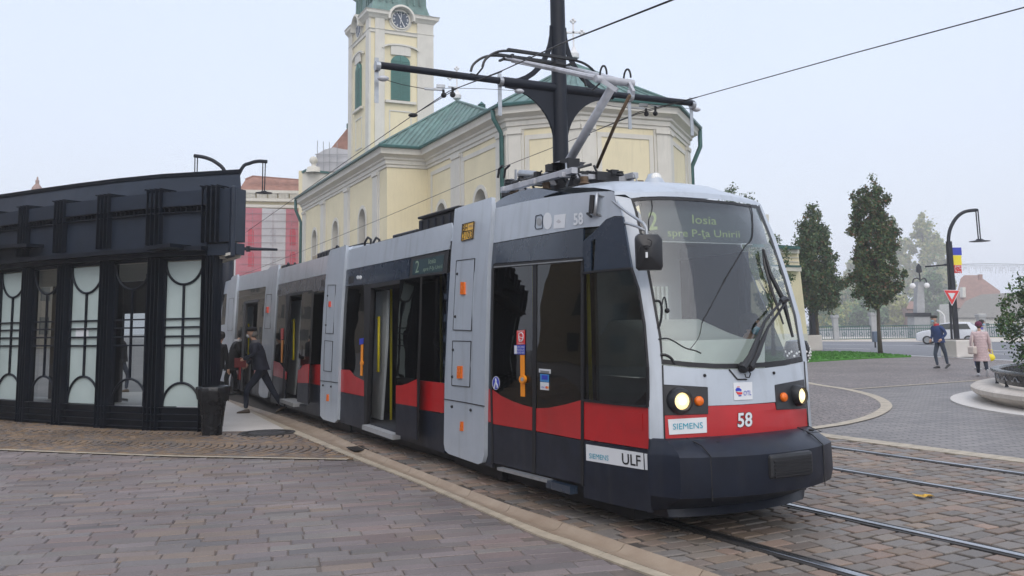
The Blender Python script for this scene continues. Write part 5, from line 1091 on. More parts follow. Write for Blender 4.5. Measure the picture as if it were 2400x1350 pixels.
# ------------------------------------------------------------------ tram stop pavilion
K0 = [g2(*p) for p in [(-330, 955), (-240, 962), (-160, 969), (-92, 975), (-22, 981), (56, 988), (141, 995), (243, 1002), (358, 1008), (487, 1011)]]
KI = thing('pavilion', 'dark steel tram stop pavilion with curved front and tall ornamental glass panels', 'pavilion', (K0[-3].x, K0[-3].y, 0))
def facet(i): a, b = K0[i], K0[i+1]; t = (b-a).normalized(); return a, b, t, Vector((t.y, -t.x))
ZW0, ZW1 = 0.42, 3.00
nb = len(K0)-1
for i in range(nb):
    a, b, t, n = facet(i); L = (b-a).length; n3 = Vector((n.x, n.y, 0)); t3 = Vector((t.x, t.y, 0)); Z = Vector((0, 0, 1))
    def W(u, o, z): return Vector((a.x, a.y, 0))+t3*u+n3*o+Z*z
    hw = 0.17; u0, u1 = hw, L-hw; um = L/2; R = (u1-u0)/2
    def bx(mb, ua, ub, oa, ob, za, zb, m=None): mb.box(W((ua+ub)/2, (oa+ob)/2, (za+zb)/2), (ub-ua, abs(ob-oa), zb-za), ax=(t3, n3, Z), m=m)
    frosted = (nb-1-i) % 2 == 0
    wp = MB(); wp.box(W(um, -.03, (ZW0+ZW1)/2), (u1-u0, .02 if frosted else .012, ZW1-ZW0), ax=(t3, n3, Z)); 
    if frosted: w_ = wp.build('window', M['frost'], KI)
    else:
        wp = MB(); wp.add([W(u0, -.03, ZW0), W(u1, -.03, ZW0), W(u1, -.03, ZW1), W(u0, -.03, ZW1)], [(0, 1, 2, 3)]); w_ = wp.build('window', M['gkiosk'], KI, fix=False)
    mu = MB()
    mu.tube([W(um+R*0.97*math.cos(q), 0.0, ZW1-.01-R*1.0*math.sin(q)) for q in [PI*k/18 for k in range(19)]], .022, 6); mu.tube([W(um+R*0.97*math.cos(q), 0.0, ZW0+.01+R*1.0*math.sin(q)) for q in [PI*k/18 for k in range(19)]], .022, 6)
    bx(mu, um-.016, um+.016, -.02, .02, ZW0+R, ZW1-R)
    for z in (1.50, 1.66, 1.82, 1.97): bx(mu, u0, u1, -.02, .018, z-.014, z+.014)
    for ua in (u0, u1-.03): bx(mu, ua, ua+.03, -.03, .03, ZW0, ZW1)
    mu.build('muntin', M['kdark'], w_, smooth='auto')
    bp = MB(); bx(bp, 0, L, -.10, .0, 0.0, ZW0-.02); 
    for z in (.05, .16, .28, .40): bx(bp, -.02, L+.02, .0, .09, z-.008, z+.008)
    bp.build('plinth_panel', M['kdark'], KI); bp = MB(); bx(bp, 0, L, -.08, .02, ZW1+.02, 3.22); bp.build('window_header', M['kdark'], KI)
    # fascia boxes project over the windows
    FO = 0.20
    fa = MB(); bx(fa, -.02, L+.02, -.10, FO, 3.22, 3.86); bx(fa, -.02, L+.02, -.10, FO+.05, 3.98, 4.24); bx(fa, -.02, L+.02, -.10, FO-.10, 3.86, 3.98); fa.build('fascia_panel', M['kpanel'], KI)
    fd = MB(); bx(fd, -.03, L+.03, FO-.1, FO+.07, 3.965, 3.98); bx(fd, -.03, L+.03, FO-.1, FO+.07, 3.855, 3.87); nd = int(L/.11)
    for k in range(nd): bx(fd, (k+.5)*L/nd-.008, (k+.5)*L/nd+.008, FO-.10, FO+.03, 3.87, 3.965)
    bx(fd, -.03, L+.03, .0, FO+.16, 3.16, 3.235); bx(fd, -.02, L+.02, .0, FO, 3.08, 3.16); fd.build('canopy_ledge', M['kdark'], KI)
# rib groups at the posts: fins below and above
for i in range(nb+1):
    t = (facet(min(i, nb-1))[2]+facet(max(i-1, 0))[2]).normalized(); n = Vector((t.y, -t.x)); n3 = Vector((n.x, n.y, 0)); t3 = Vector((t.x, t.y, 0)); Z = Vector((0, 0, 1)); c = Vector((K0[i].x, K0[i].y, 0))
    last = i == nb
    mb = MB(); mb.box(c+Z*1.6-n3*.04-(t3*.0), (.32, .10, 3.2), ax=(t3, n3, Z))
    for k in range(4): mb.box(c+t3*((k-1.5)*.088)+n3*.05+Z*1.6, (.014, .13, 3.2), ax=(t3, n3, Z))
    mb.build('post', M['kdark'], KI)
    mb = MB(); cc = c+t3*.12
    for k in range(4): mb.box(cc+t3*((k-1.5)*.10)+n3*.25+Z*3.80, (.012, .10, 1.02), ax=(t3, n3, Z)); mb.box(cc+t3*((k-1.5)*.115)+n3*.10+Z*4.30, (.014, .46, .025), ax=(t3, n3, Z))
    mb.build('fascia_fin', M['kdark'], KI)
# end return, soffit, upper roof
a, b, t, n = facet(nb-1); t3 = Vector((t.x, t.y, 0)); n3 = Vector((n.x, n.y, 0)); Z = Vector((0, 0, 1)); c = Vector((b.x, b.y, 0))
mb = MB(); mb.box(c+t3*.30+n3*.05+Z*3.77, (.62, .30, .94), ax=(t3, n3, Z)); mb.box(c+t3*.30+n3*.04+Z*3.17, (.62, .26, .20), ax=(t3, n3, Z)); mb.build('fascia_panel', M['kpanel'], KI)
bd = Vector((-0.50, 0.866, 0)); bn_ = Vector((.866, .50, 0)); e0 = c+t3*.64+n3*.22
mb = MB(); mb.slabpoly([e0+Z*3.02, e0+bd*5+Z*3.02, e0+bd*5+Z*4.28, e0+Z*4.28], bn_, .09); mb.build('end_plate', M['kpanel'], KI, bevel=.03)
mb = MB(); mb.slabpoly([c+t3*.14+Z*3.05, e0+Z*3.05-bn_*.09, e0+bd*5-bn_*.09+Z*3.05, c+t3*.14+bd*5+Z*3.05], (0, 0, -1), .05); mb.build('soffit', M['trim'], KI)
mb = MB(); mb.box(c+t3*.10+n3*.02+Z*1.6, (.10, .16, 3.2), ax=(t3, n3, Z))
for k in range(3): mb.box(c+t3*(.02+k*.06)+n3*.11+Z*1.6, (.014, .10, 3.2), ax=(t3, n3, Z))
mb.build('end_post', M['kdark'], KI); mb = MB(); mb.box(c+bd*3.9+Z*1.6, (.16, .3, 3.2), ax=(t3, n3, Z)); mb.build('end_post', M['kdark'], KI)
bd2 = Vector((-0.50, 0.866)); KF = K0[:-1]+[K0[-1]+t*0.60]
def inw(k, d):
    w = [0, 0, 0, 0, 0, .15, .35, .6, .85, 1.0][k]; v = (-facet(min(k, nb-1))[3]*(1-w)+bd2*w).normalized(); return KF[k]+v*d
def ring(mb, prof, drop=False):
    k = len(prof); vs = [(*inw(i, d), z-(.026*i if drop and z > 4.5 else 0)) for i in range(nb+1) for d, z in prof]
    mb.add(vs, [(i*k+j, i*k+(j+1) % k, (i+1)*k+(j+1) % k, (i+1)*k+j) for i in range(nb) for j in range(k)]+[tuple(range(k)), tuple(nb*k+j for j in range(k))])
mb = MB(); ring(mb, [(.06, 4.2), (.20, 4.80), (.24, 4.84), (.36, 4.845), (.5, 4.4), (3.5, 4.35), (3.5, 4.2)], True); mb.build('roof', M['kpanel'], KI)
mb = MB(); ring(mb, [(.17, 4.80), (.16, 4.87), (.28, 4.87), (.28, 4.84)], True); mb.build('roof_coping', M['kdark'], KI)
mb = MB(); ring(mb, [(.0, 3.02), (3.9, 3.02), (3.9, 3.10), (.0, 3.10)]); mb.build('ceiling', M['trim'], KI)
# back row of posts and a glazed rear, the ticket counter inside
for i in range(0, nb, 1):
    a, b, t, n = facet(i); a2, b2 = inw(i, 3.7), inw(i+1, 3.7); mb = MB(); mb.box((a2.x, a2.y, 1.5), (.14, .14, 3.0)); mb.build('post', M['kdark'], KI)
    if i in (1, 2): mb = MB(); mb.slabpoly([(a2.x, a2.y, 0), (b2.x, b2.y, 0), (b2.x, b2.y, 3.0), (a2.x, a2.y, 3.0)], (n.x, n.y, 0), .05); mb.build('rear_wall', M['intdark'], KI)
    elif i % 2: mb = MB(); mb.slabpoly([(a2.x, a2.y, 2.2), (b2.x, b2.y, 2.2), (b2.x, b2.y, 3.0), (a2.x, a2.y, 3.0)], (n.x, n.y, 0), .05); mb.build('rear_header', M['intdark'], KI)
sheet('pavilion_floor', [K0[0], *K0[1:], *[inw(j, 3.9) for j in range(nb, -1, -1)]], 0.012, M['slab'])
tg = MB(); p_ = gy(193, 771, 0.5); 
f_ = 3+nb-8; a, b, t, n = facet(nb-3); q_ = Plane((a.x, a.y, 0), (n.x, n.y, 0)); nt_ = panel('paper_notice', [(178, 768), (208, 768), (207, 791), (177, 791)], q_, M['stickw'], KI, -.010, .003, None)
arm = thing('bracket_arm', 'thin dark bracket arm reaching from the mast behind the pavilion', 'bracket', tuple(gy(530, 700, 26)))
mb = MB(); mb.tube([gy(545, 583, 26), gy(582, 583, 26), gy(650, 585, 26)], [.05, .05, .035], 8); mb.build('arm', M['pole'], arm, smooth=True); mb = MB(); mb.bar(gy(582, 577, 26), gy(582, 590, 26), .1, .1); mb.build('collar', M['pole'], arm)
for k_, (x0_, x1_) in enumerate(((-60, 62), (338, 398))):
    a, b, t, n = facet(7 if k_ else 5); q_ = Plane((a.x+n.x*.55, a.y+n.y*.55, 0), (n.x, n.y, 0)); pa, pb_ = q_.hit(x0_, 577), q_.hit(x1_, 570); mb = MB(); n3 = Vector((n.x, n.y, 0)); mb.slabpoly([pa, pb_, pb_-n3*.5, pa-n3*.5], (0, 0, 1), .07); mb.build('canopy_plate', M['kdark'], KI)
# ------------------------------------------------------------------ litter bin with its bag
bc = gz(497, 1019); BIN = thing('litter_bin', 'round black litter bin with a plastic bag folded over its rim', 'litter bin', tuple(bc))
mb = MB(); 
prof = [(.165, 0), (.17, .14), (.172, .145), (.19, .35), (.225, .62), (.235, .76)]
n = 36; vs = []
for r, z in prof:
    for j in range(n): rr = r*(1+(0.02 if j % 2 else -0.02)*(z > .14)); vs.append((bc.x+rr*math.cos(2*PI*j/n), bc.y+rr*math.sin(2*PI*j/n), z))
mb.add(vs, [(i*n+j, i*n+(j+1) % n, (i+1)*n+(j+1) % n, (i+1)*n+j) for i in range(len(prof)-1) for j in range(n)]+[tuple(range(n))]); mb.build('body', M['iron'], BIN)
mb = MB(); rr_ = random.Random(5); prof = [(.215, .80), (.245, .815), (.262, .80), (.262, .74), (.25, .66), (.238, .60)]; n = 40; vs = []
ph = [rr_.random() for _ in range(n)]
for k, (r, z) in enumerate(prof):
    for j in range(n): q = r+(.014*math.sin(j*2.1)+.012*ph[j])*(k > 1); vs.append((bc.x+q*math.cos(2*PI*j/n), bc.y+q*math.sin(2*PI*j/n), z-(.05*ph[(j*3) % n] if k == len(prof)-1 else 0)))
mb.add(vs, [(i*n+j, i*n+(j+1) % n, (i+1)*n+(j+1) % n, (i+1)*n+j) for i in range(len(prof)-1) for j in range(n)]); mb.build('bag', M['bag'], BIN, smooth=True, fix=False)
# ------------------------------------------------------------------ catenary masts and wires
MX = Vector((0.81, 14.75, 0)); MAST = thing('catenary_mast', 'tall dark catenary mast with curved brackets standing between the two tracks', 'mast', MX)
AD = Vector((0.885, 0.465, 0)).normalized(); CR = AD.cross(Vector((0, 0, 1))); Z = Vector((0, 0, 1))
mb = MB(); mb.tube([MX, MX+Z*4.6, MX+Z*5.9, MX+Z*9.5], [.135, .13, .125, .118], 20); mb.build('pole', M['pole'], MAST, smooth='auto')
mb = MB(); mb.lathe(MX, [(.24, 0), (.24, .05), (.17, .08), (.15, .5), (.13, .55)], 20); mb.build('base', M['pole'], MAST)
ARZ = 5.62
mb = MB(); mb.tube([MX-AD*3.16+Z*(ARZ+.02), MX-AD*.1+Z*ARZ], .055, 12); mb.tube([MX+AD*.1+Z*ARZ, MX+AD*2.78+Z*(ARZ+.03)], .055, 12); mb.tube([MX-AD*1.05+Z*ARZ, MX+AD*1.05+Z*ARZ], .080, 12); mb.build('arm', M['pole'], MAST, smooth='auto')
for s_ in (-1, 1):
    mb = MB(); q = [MX+AD*s_*(.11+.92*(1-math.cos(a)))+Z*(ARZ+1.05-1.05*math.sin(a)) for a in [PI/2*k/10 for k in range(11)]]
    for k in range(10): mb.bar(q[k], q[k+1], .085, .030, up=tuple(CR))
    mb.build('upper_bracket', M['pole'], MAST)
    mb = MB(); q = [(.10, -.05), (1.05, -.06)]+[(.12+.90*(math.sin(a)), -.16-.98*(1-math.cos(a))) for a in [PI/2*(1-k/10) for k in range(11)]][::-1]
    q = [(.10, -.04), (1.0, -.04)]+[(1.0-.88*math.sin(a), -.95+.86*math.cos(a)) for a in [PI/2*k/10 for k in range(11)]]+[(.10, -1.25)]
    mb.slabpoly([MX+AD*s_*x+Z*(ARZ+z)+CR*.02 for x, z in q], CR, .04); mb.build('web_plate', M['pole'], MAST)
for d_, zt in ((-3.14, 0), (-1.08, .02), (1.42, .0), (2.76, .02)):
    h = MX+AD*d_+Z*ARZ; mb = MB(); mb.bar(h+Z*.14-CR*.04, h-Z*.55-CR*.04, .065, .012, up=tuple(CR)); mb.tube([h-AD*.035, h+AD*.035], .072, 12); mb.build('hanger_plate', M['steel'], MAST)
# contact wires and the span arms
def wire_thing(name, label, pts, r=.008, grp=None, m='wire'):
    o = MB().tube(pts, r, 6).build(name, M[m], None, smooth=True); return tag(o, label, 'wire', grp)
def WP(x, y, Y): return gy(x, y, Y)
G1 = 'contact wires of the tram line'
y1 = (MX-AD*1.95).y; y2 = (MX+AD*2.1).y
wire_thing('contact_wire', 'contact wire over the tram running up past the mast to the top edge', [WP(1600, -10, 6.0), WP(1330, 96, 8.6), WP(1176, 166, 12.2), WP(1052, 214, y1), WP(968, 270, 16.5), WP(800, 386, 22), WP(688, 466, 27), WP(560, 556, 34), WP(520, 585, 38)], .0075, G1)
wire_thing('contact_wire', 'long contact wire from the upper right corner to the mast arm end', [WP(2420, 12, 9.2), WP(2000, 125, 12.0), WP(1640, 226, 15.3), WP(1500, 262, y2), WP(1374, 315, 19.5), WP(1150, 403, 24), WP(900, 510, 31), WP(705, 590, 38), WP(540, 655, 46)], .0075, G1)
wire_thing('support_wire', 'doubled support wire beside the tram contact wire left of the mast', [WP(1176, 168, 12.4), WP(1075, 205, y1-.2), WP(968, 270, 16.5)], .007, G1)
wire_thing('support_wire', 'doubled support wire below the mast arm on the right', [WP(1635, 228, 15.4), WP(1492, 268, y2+.1), WP(1374, 315, 19.5)], .007, G1)
for (xa, ya, Ya), (xb, yb, Yb), (xc, yc_, Yc), lab in (((888, 182, 13.2), (995, 208, 13.8), (1225, 214, 14.3), 'steady arm with insulators hung under the left end of the mast arm'), ((1400, 240, 15.5), (1470, 252, 15.8), (1640, 257, 16.1), 'steady arm with insulators hung under the right end of the mast arm')):
    sa = thing('steady_arm', lab, 'steady arm', tuple(WP(xb, yb, Yb)), 'steady arms under the mast arm')
    mb = MB(); mb.tube(catmull([WP(xa, ya, Ya), WP((xa+xb)/2, (ya+yb)/2+3, (Ya+Yb)/2), WP(xb, yb, Yb)], 3), .006, 5); mb.tube(catmull([WP(xb+40, yb-1, Yb), WP((xb+xc)/2+20, (yb+yc_)/2-3, (Yb+Yc)/2), WP(xc, yc_, Yc)], 3), .004, 5); mb.build('span_wire', M['wire'], sa)
    mb = MB(); mb.bar(WP(xb, yb, Yb), WP(xb+42, yb+2, Yb), .05, .03); mb.bar(WP(xb+28, yb-6, Yb), WP(xb+48, yb-5, Yb), .06, .05); mb.bar(WP(xb+55, yb-5, Yb), WP(xb+82, yb-2, Yb), .025, .02); mb.build('rod', M['steel'], sa)
    mb = MB(); mb.tube([WP(xb+44, yb+2, Yb), WP(xb+45, yb+16, Yb)], .022, 6); mb.tube([WP(xb+66, yb-3, Yb), WP(xb+66, yb+14, Yb)], .022, 6); mb.ball(WP(xb+45, yb+15, Yb), .045, 8); mb.ball(WP(xb+66, yb+14, Yb), .045, 8); mb.build('clamp', M['rubber'], sa)
    mb = MB(); mb.ball(WP(xa+10, ya+2, Ya), .055, 10, sc=(1.6, 1, .8)); mb.ball(WP(xc-8, yc_, Yc), .05, 10, sc=(1.6, 1, .8)); mb.build('insulator', M['alum'], sa, smooth=True)
for (x, y, Y_), lab in (((968, 270, 16.5), 'small dark clamp where two wires meet left of the mast'), ((1374, 315, 19.5), 'small dark clamp where two wires meet right of the mast')):
    o = MB().ball(WP(x, y, Y_), .06, 8, sc=(1.5, 1, .7)).build('wire_clamp', M['rubber']); tag(o, lab, 'clamp')
fm = thing('catenary_mast', 'dark catenary mast rising just behind the end of the pavilion', 'mast', tuple(gz(527, 905))); p = gz(527, 905)
mb = MB(); t_ = gy(528, 380, p.y); mb.tube([p, (p.x, p.y, 6.1)], .20, 14); mb.build('pole', M['pole'], fm, smooth=True); mb = MB(); mb.lathe(p, [(.3, 0), (.3, .06), (.2, .1), (.001, .12)], 14); mb.build('base', M['pole'], fm)
# ------------------------------------------------------------------ street lamps
def lamp_head(mb, c, r): mb.lathe(c, [(.001, .17*r), (.30*r, .17*r), (.34*r, .10*r), (.42*r, .08*r), (.46*r, .03*r), (1.0*r, -.05*r), (.98*r, -.09*r), (.5*r, -.12*r), (.001, -.12*r)], 24)
Yl = 29.5
dl = thing('street_lamp', 'double arm street lamp with hanging disc shade rising behind the pavilion roof', 'street lamp', (gy(545, 800, Yl).x, Yl, 0)); P = lambda x, y: gy(x, y, Yl)
mb = MB(); b_ = gy(534, 500, Yl); mb.tube([(b_.x, Yl, 0), (b_.x, Yl, b_.z)], [.16, .12], 14); mb.build('pole', M['pole'], dl, smooth=True)
mb = MB(); mb.tube(catmull([P(534, 470), P(528, 405), P(505, 380), P(480, 369), P(455, 365)], 4), .06, 8); mb.tube(catmull([P(534, 470), P(566, 396), P(585, 383), P(605, 378), P(626, 379)], 4), .06, 8); mb.build('curved_arm', M['pole'], dl, smooth=True)
for x0, y0 in ((459, 368), (618, 381)):
    mb = MB(); mb.tube([P(x0-2, y0), P(x0-3, y0+66)], .018, 6); mb.tube([P(x0+4, y0), P(x0+2, y0+66)], .018, 6); mb.build('rod', M['pole'], dl); mb = MB(); lamp_head(mb, P(x0+0.5, y0+70), .27); mb.build('shade', M['pole'], dl, smooth='auto')
base = gz(2240, 835); Yr = base.y+0.7; P = lambda x, y: gy(x, y, Yr)
rl_ = thing('street_lamp', 'street lamp with curved arm, hanging disc shade and a tricolour banner', 'street lamp', (P(2240, 800).x, Yr, 0)); b_ = P(2240, 798)
mb = MB(); mb.bar(P(2243, 800), P(2224, 566), .20, .20); mb.build('pole', M['pole'], rl_)
mb = MB(); mb.bar(P(2231, 798), P(2219, 566), .08, .08); mb.build('rear_tube', M['pole'], rl_)
mb = MB(); mb.tube(catmull([P(2225, 590), P(2223, 560), P(2228, 534), P(2242, 510), P(2262, 496), P(2292, 492)], 4), [.10]+[.085]*19+[.06], 10); mb.build('curved_arm', M['pole'], rl_, smooth=True)
mb = MB(); mb.tube([P(2287, 493), P(2293, 560)], .03, 6); mb.tube([P(2292, 493), P(2298, 560)], .03, 6); mb.build('rod', M['pole'], rl_); mb = MB(); lamp_head(mb, P(2296, 564), .48); mb.build('shade', M['pole'], rl_, smooth='auto')
mb = MB(); mb.bar(P(2170, 625), P(2215, 621), .16, .07); mb.tube([P(2213, 621), P(2222, 620)], .05, 8); mb.build('side_luminaire', M['pole'], rl_)
pf = Plane(P(2240, 600), (0, -1, 0)); bn = thing('banner', 'blue, yellow and red banner hanging from the lamp pole', 'banner', tuple(P(2243, 580)))
for i, (ya, yb, mk) in enumerate(((580, 598, 'bluei'), (598.3, 621, 'yellow'), (621.3, 640, 'redi'))): panel('stripe', [(2230+i*.6, ya), (2253, ya), (2254.5, yb), (2231.5+i*.6, yb)], pf, M[mk], bn, .05-.0, .02, None)
mb = MB(); rr_ = random.Random(3)
for i in range(26): x = 2234+rr_.random()*19; y = 623+rr_.random()*15; mb.bar(gy(x, y, Yr-.08), gy(x+rr_.uniform(-2, 2), y+rr_.uniform(-2, 2), Yr-.08), .03, .03)
mb.build('flower_pattern', M['stickw'], bn)
ys_ = Yr-.35; sg = thing('yield_sign', 'red and white triangular give way sign on the lamp pole', 'road sign', tuple(gy(2231, 700, ys_)))
for q, mk, o in (([(2211, 679), (2250, 680), (2232.5, 716), (2230.5, 716)], 'stickw', 0), ([(2213, 680.3), (2248, 681.3), (2232, 713.5), (2231, 713.5)], 'redi', .015), ([(2222, 686.5), (2239, 687), (2231.5, 702)], 'stickw', .03)):
    panel('plate' if mk == 'stickw' and o == 0 else 'field', q, Plane(gy(2231, 700, ys_), (0, -1, 0)), M[mk], sg, o, .012, None)
mb = MB(); mb.bar(gy(2231, 695, ys_+.03), gy(2231, 695, Yr), .06, .06); mb.build('bracket', M['steel'], sg)
p = gz(1911, 815); sp = thing('lamp_post', 'dark square lamp post behind the first tree trunk', 'lamp post', tuple(p)); mb = MB(); mb.bar((p.x, p.y, 0), gy(1903, 640, p.y), .42, .42); mb.build('pole', M['pole'], sp); mb = MB(); mb.bar(gy(1901, 815, p.y), gy(1896, 640, p.y), .14, .14); mb.build('rear_tube', M['pole'], sp)
# garland of lights
GL = thing('light_garland', 'thin garland of unlit icicle lights strung from the lamp pole', 'garland', tuple(P(2236, 620)))
mb = MB(); gp = [gy(2232+i*8, 620-1.2*math.sin(PI*i/22)*1.5, Yr) for i in range(23)]; mb.tube(gp, .012, 4); mb.build('cord', M['conc'], GL)
mb = MB(); rr_ = random.Random(8)
for i in range(64):
    x = 2236+i*2.7; L = rr_.uniform(6, 24); y0 = 619
    mb.tube([gy(x, y0, Yr), gy(x+.4, y0+L, Yr)], .004, 3, cap=False)
    for k in range(int(L/5)): mb.ball(gy(x+.2, y0+4+k*5, Yr), .018, 4)
mb.build('icicle_strand', M['conc'], GL)
# ------------------------------------------------------------------ church (yellow render, pale trim, copper roofs)
ZE = 12.0; Z = Vector((0, 0, 1))
def ge(px, py, z=ZE): p = gz(px, py, z); return Vector((p.x, p.y))
GUT = [ge(693, 465), ge(890, 341), ge(985, 347), ge(1165, 247), ge(1362, 228), ge(1590, 247), ge(1640, 300)]
dA = (GUT[0]-GUT[1]).normalized()
GUT[3] = GUT[2]-dA*(GUT[3]-GUT[2]).length               # nave wall parallel to the aisle wall
GUT.append(GUT[-1]+dA*14)
CH = thing('church', 'yellow church with pale pilasters, green copper roofs and a clock tower', 'church', (GUT[3].x, GUT[3].y+6, 0))
def offs(P, d):
    out = []; n = len(P)
    for i in range(n):
        a = (P[i]-P[i-1]).normalized() if i else (P[1]-P[0]).normalized(); b = (P[i+1]-P[i]).normalized() if i < n-1 else a
        na, nb_ = Vector((a.y, -a.x)), Vector((b.y, -b.x)); m = na+nb_; m = m/m.length_squared*2; out.append(P[i]+m*d)
    return out
WALLP = offs(GUT, -0.62)
mb = MB(); poly = WALLP+[WALLP[-1]+Vector((-16, 8)), WALLP[0]+Vector((9, 6))]
mb.sweep(WALLP, [(0, 0), (0, ZE), (-.7, ZE), (-.7, 0), (0, 0)]); WALL = mb.build('wall', M['yel'], CH); CUT = MB()
mb = MB(); mb.sweep(WALLP, [(0.02, ZE-1.12), (.07, ZE-1.10), (.07, ZE-.95), (.14, ZE-.92), (.14, ZE-.72), (.24, ZE-.66), (.24, ZE-.56), (.42, ZE-.44), (.54, ZE-.40), (.54, ZE-.20), (.60, ZE-.12), (.60, ZE-.05), (.0, ZE-.02)]); mb.build('cornice', M['trim'], CH, smooth='auto')
mb = MB(); mb.sweep(WALLP, [(.58, ZE-.06), (.66, ZE-.10), (.74, ZE-.06), (.75, ZE+.04), (.68, ZE+.10), (.58, ZE+.07)]); mb.build('gutter', M['gutter'], CH, smooth='auto')
mb = MB(); mb.sweep(WALLP, [(0.0, 0), (.28, 0), (.28, 1.6), (.15, 1.8), (.0, 1.8)]); mb.build('plinth', M['trim'], CH)
def wallpl(i, o=0.0): a, b = WALLP[i], WALLP[i+1]; t = (b-a).normalized(); return Plane((a.x+t.y*o, a.y-t.x*o, 0), (t.y, -t.x, 0)), a, b, t
def wq(i, u0, u1, z0, z1, th, mb):
    pl_, a, b, t = wallpl(i); n3 = Vector((t.y, -t.x, 0)); A = Vector((a.x, a.y, 0)); T = Vector((t.x, t.y, 0)); mb.box(A+T*(u0+u1)/2+n3*(th/2)+Z*(z0+z1)/2, (abs(u1-u0), th, z1-z0), ax=(T, n3, Z))
# pilasters and panel frames
def pil(i, u, w=1.1): m = MB(); wq(i, u-w/2, u+w/2, 0, ZE-1.1, .11, m); wq(i, u-w/2-.06, u+w/2+.06, ZE-1.32, ZE-1.13, .18, m); wq(i, u-w*.72, u+w*.72, 0, ZE-1.12, .05, m); m.build('pilaster', M['trim'], CH)
def frame(i, u0, u1, z0=2.2, z1=ZE-1.62, w=.22):
    m = MB(); 
    for a_, b_, c_, d_ in ((u0, u1, z1, z1+w), (u0, u0+w, z0, z1), (u1-w, u1, z0, z1)): wq(i, a_, b_, c_, d_, .045, m)
    m.build('panel_frame', M['trim'], CH)
LW = [(WALLP[i+1]-WALLP[i]).length for i in range(len(WALLP)-1)]
n0 = 4
def upx(i, px, py=560): pl_, a, b, t = wallpl(i); q = pl_.hit(px, py); return (Vector((q.x, q.y))-a).dot(t)
pil(0, .5, .8)
for px in (757.5, 813.5, 882): pil(0, upx(0, px), 1.0)
pil(2, upx(2, 1074)); pil(2, LW[2]-.6, 1.0)
for i in (3, 4, 5): pil(i, .34, .62); pil(i, LW[i]-.34, .62); frame(i, .82, LW[i]-.82)
pil(6, .5, .9)
frame(2, .7, upx(2, 1074)-.75); frame(2, upx(2, 1074)+.75, LW[2]-1.2)
def arch_window(i, u, w, zs, zt, dep=.5):
    pl_, a, b, t = wallpl(i); n3 = Vector((t.y, -t.x, 0)); A = Vector((a.x, a.y, 0)); T = Vector((t.x, t.y, 0)); r = w/2
    out = [(-r, zs), (-r, zt-r)]+[(-r*math.cos(q), zt-r+r*math.sin(q)) for q in [PI*k/12 for k in range(1, 12)]]+[(r, zt-r), (r, zs)]
    kk = len(out); CUT.add([A+T*(u+x)+n3*.3+Z*z for x, z in out]+[A+T*(u+x)-n3*1.0+Z*z for x, z in out], [tuple(range(kk)), tuple(range(kk, 2*kk))[::-1]]+[(i_, i_+kk, (i_+1) % kk+kk, (i_+1) % kk) for i_ in range(kk)])
    o = MB(); pts = [A+T*(u+x)-n3*.50+Z*z for x, z in out]; o.add(pts, [tuple(range(len(pts)))]); w_ = o.build('window', M['winglass'], CH, fix=False)
    m = MB(); oo = [(x*(r+.22)/r, z if z <= zs+.01 else zt-r+(z-zt+r)*(r+.22)/r if z > zt-r else z) for x, z in out]
    V = [A+T*(u+x)+n3*.06+Z*z for x, z in oo]+[A+T*(u+x*.985)+n3*.06+Z*z for x, z in out]+[A+T*(u+x*.985)-n3*.50+Z*z for x, z in out]+[A+T*(u+x)+n3*.012+Z*z for x, z in oo]; k = len(out)
    m.add(V, [(i_, i_+1, k+i_+1, k+i_) for i_ in range(k-1)]+[(k+i_, k+i_+1, 2*k+i_+1, 2*k+i_) for i_ in range(k-1)]+[(i_, i_+1, 3*k+i_+1, 3*k+i_) for i_ in range(k-1)]); m.build('surround', M['trim'], w_)
    m = MB(); [m.bar(A+T*(u-r)-n3*.46+Z*z, A+T*(u+r)-n3*.46+Z*z, .03, .03) for z in np.arange(zs+.4, zt-r, .45)]; m.bar(A+T*u-n3*.46+Z*zs, A+T*u-n3*.46+Z*zt, .04, .04); m.build('leading', M['iron'], w_)
for px in (738, 787, 850): arch_window(0, upx(0, px), 1.55, 3.4, 9.1)
for px in (1036, 1128): arch_window(2, upx(2, px), 1.5, 3.4, 8.6)
cu = CUT.build('cutter', M['yel']); bo = WALL.modifiers.new('cut', 'BOOLEAN'); bo.object = cu; bo.operation = 'DIFFERENCE'; bo.solver = 'EXACT'
WALL.location = Vector((0, 0, 0)); dg_ = bpy.context.evaluated_depsgraph_get(); dg_.update(); me_ = bpy.data.meshes.new_from_object(WALL.evaluated_get(dg_)); WALL.modifiers.clear(); WALL.data = me_; bpy.data.objects.remove(cu)
# downpipes
def pipe(pts, r=.10): m = MB(); m.tube(pts, r, 10); m.build('downpipe', M['gutter'], CH, smooth=True)
c3 = WALLP[3]; n_a = (GUT[3]-WALLP[3]).normalized()
pl3, a, b, t = wallpl(2); T = Vector((t.x, t.y, 0)); n3 = Vector((t.y, -t.x, 0)); B = Vector((b.x, b.y, 0))
pipe([B+n3*.66+Z*(ZE-.1)-T*.3, B+n3*.62+Z*(ZE-.5)-T*.3, B+n3*.22+Z*(ZE-1.2)-T*.3, B+n3*.22-T*.3], .11)
E_ = Vector((WALLP[6].x, WALLP[6].y, 0)); d6 = (GUT[6]-WALLP[6]); d6 = Vector((d6.x, d6.y, 0)); pipe([E_+d6+Z*(ZE-.1), E_+d6*.98+Z*(ZE-1.0), E_+d6*.25+Z*(ZE-2.1), E_+d6*.25], .12)
A_ = Vector((WALLP[0].x, WALLP[0].y, 0)); d0 = GUT[0]-WALLP[0]; d0 = Vector((d0.x, d0.y, 0)); pipe([A_+d0+Z*(ZE-.1), A_+d0*.98+Z*(ZE-.9), A_+d0*.3+Z*(ZE-1.9), A_+d0*.3], .12)
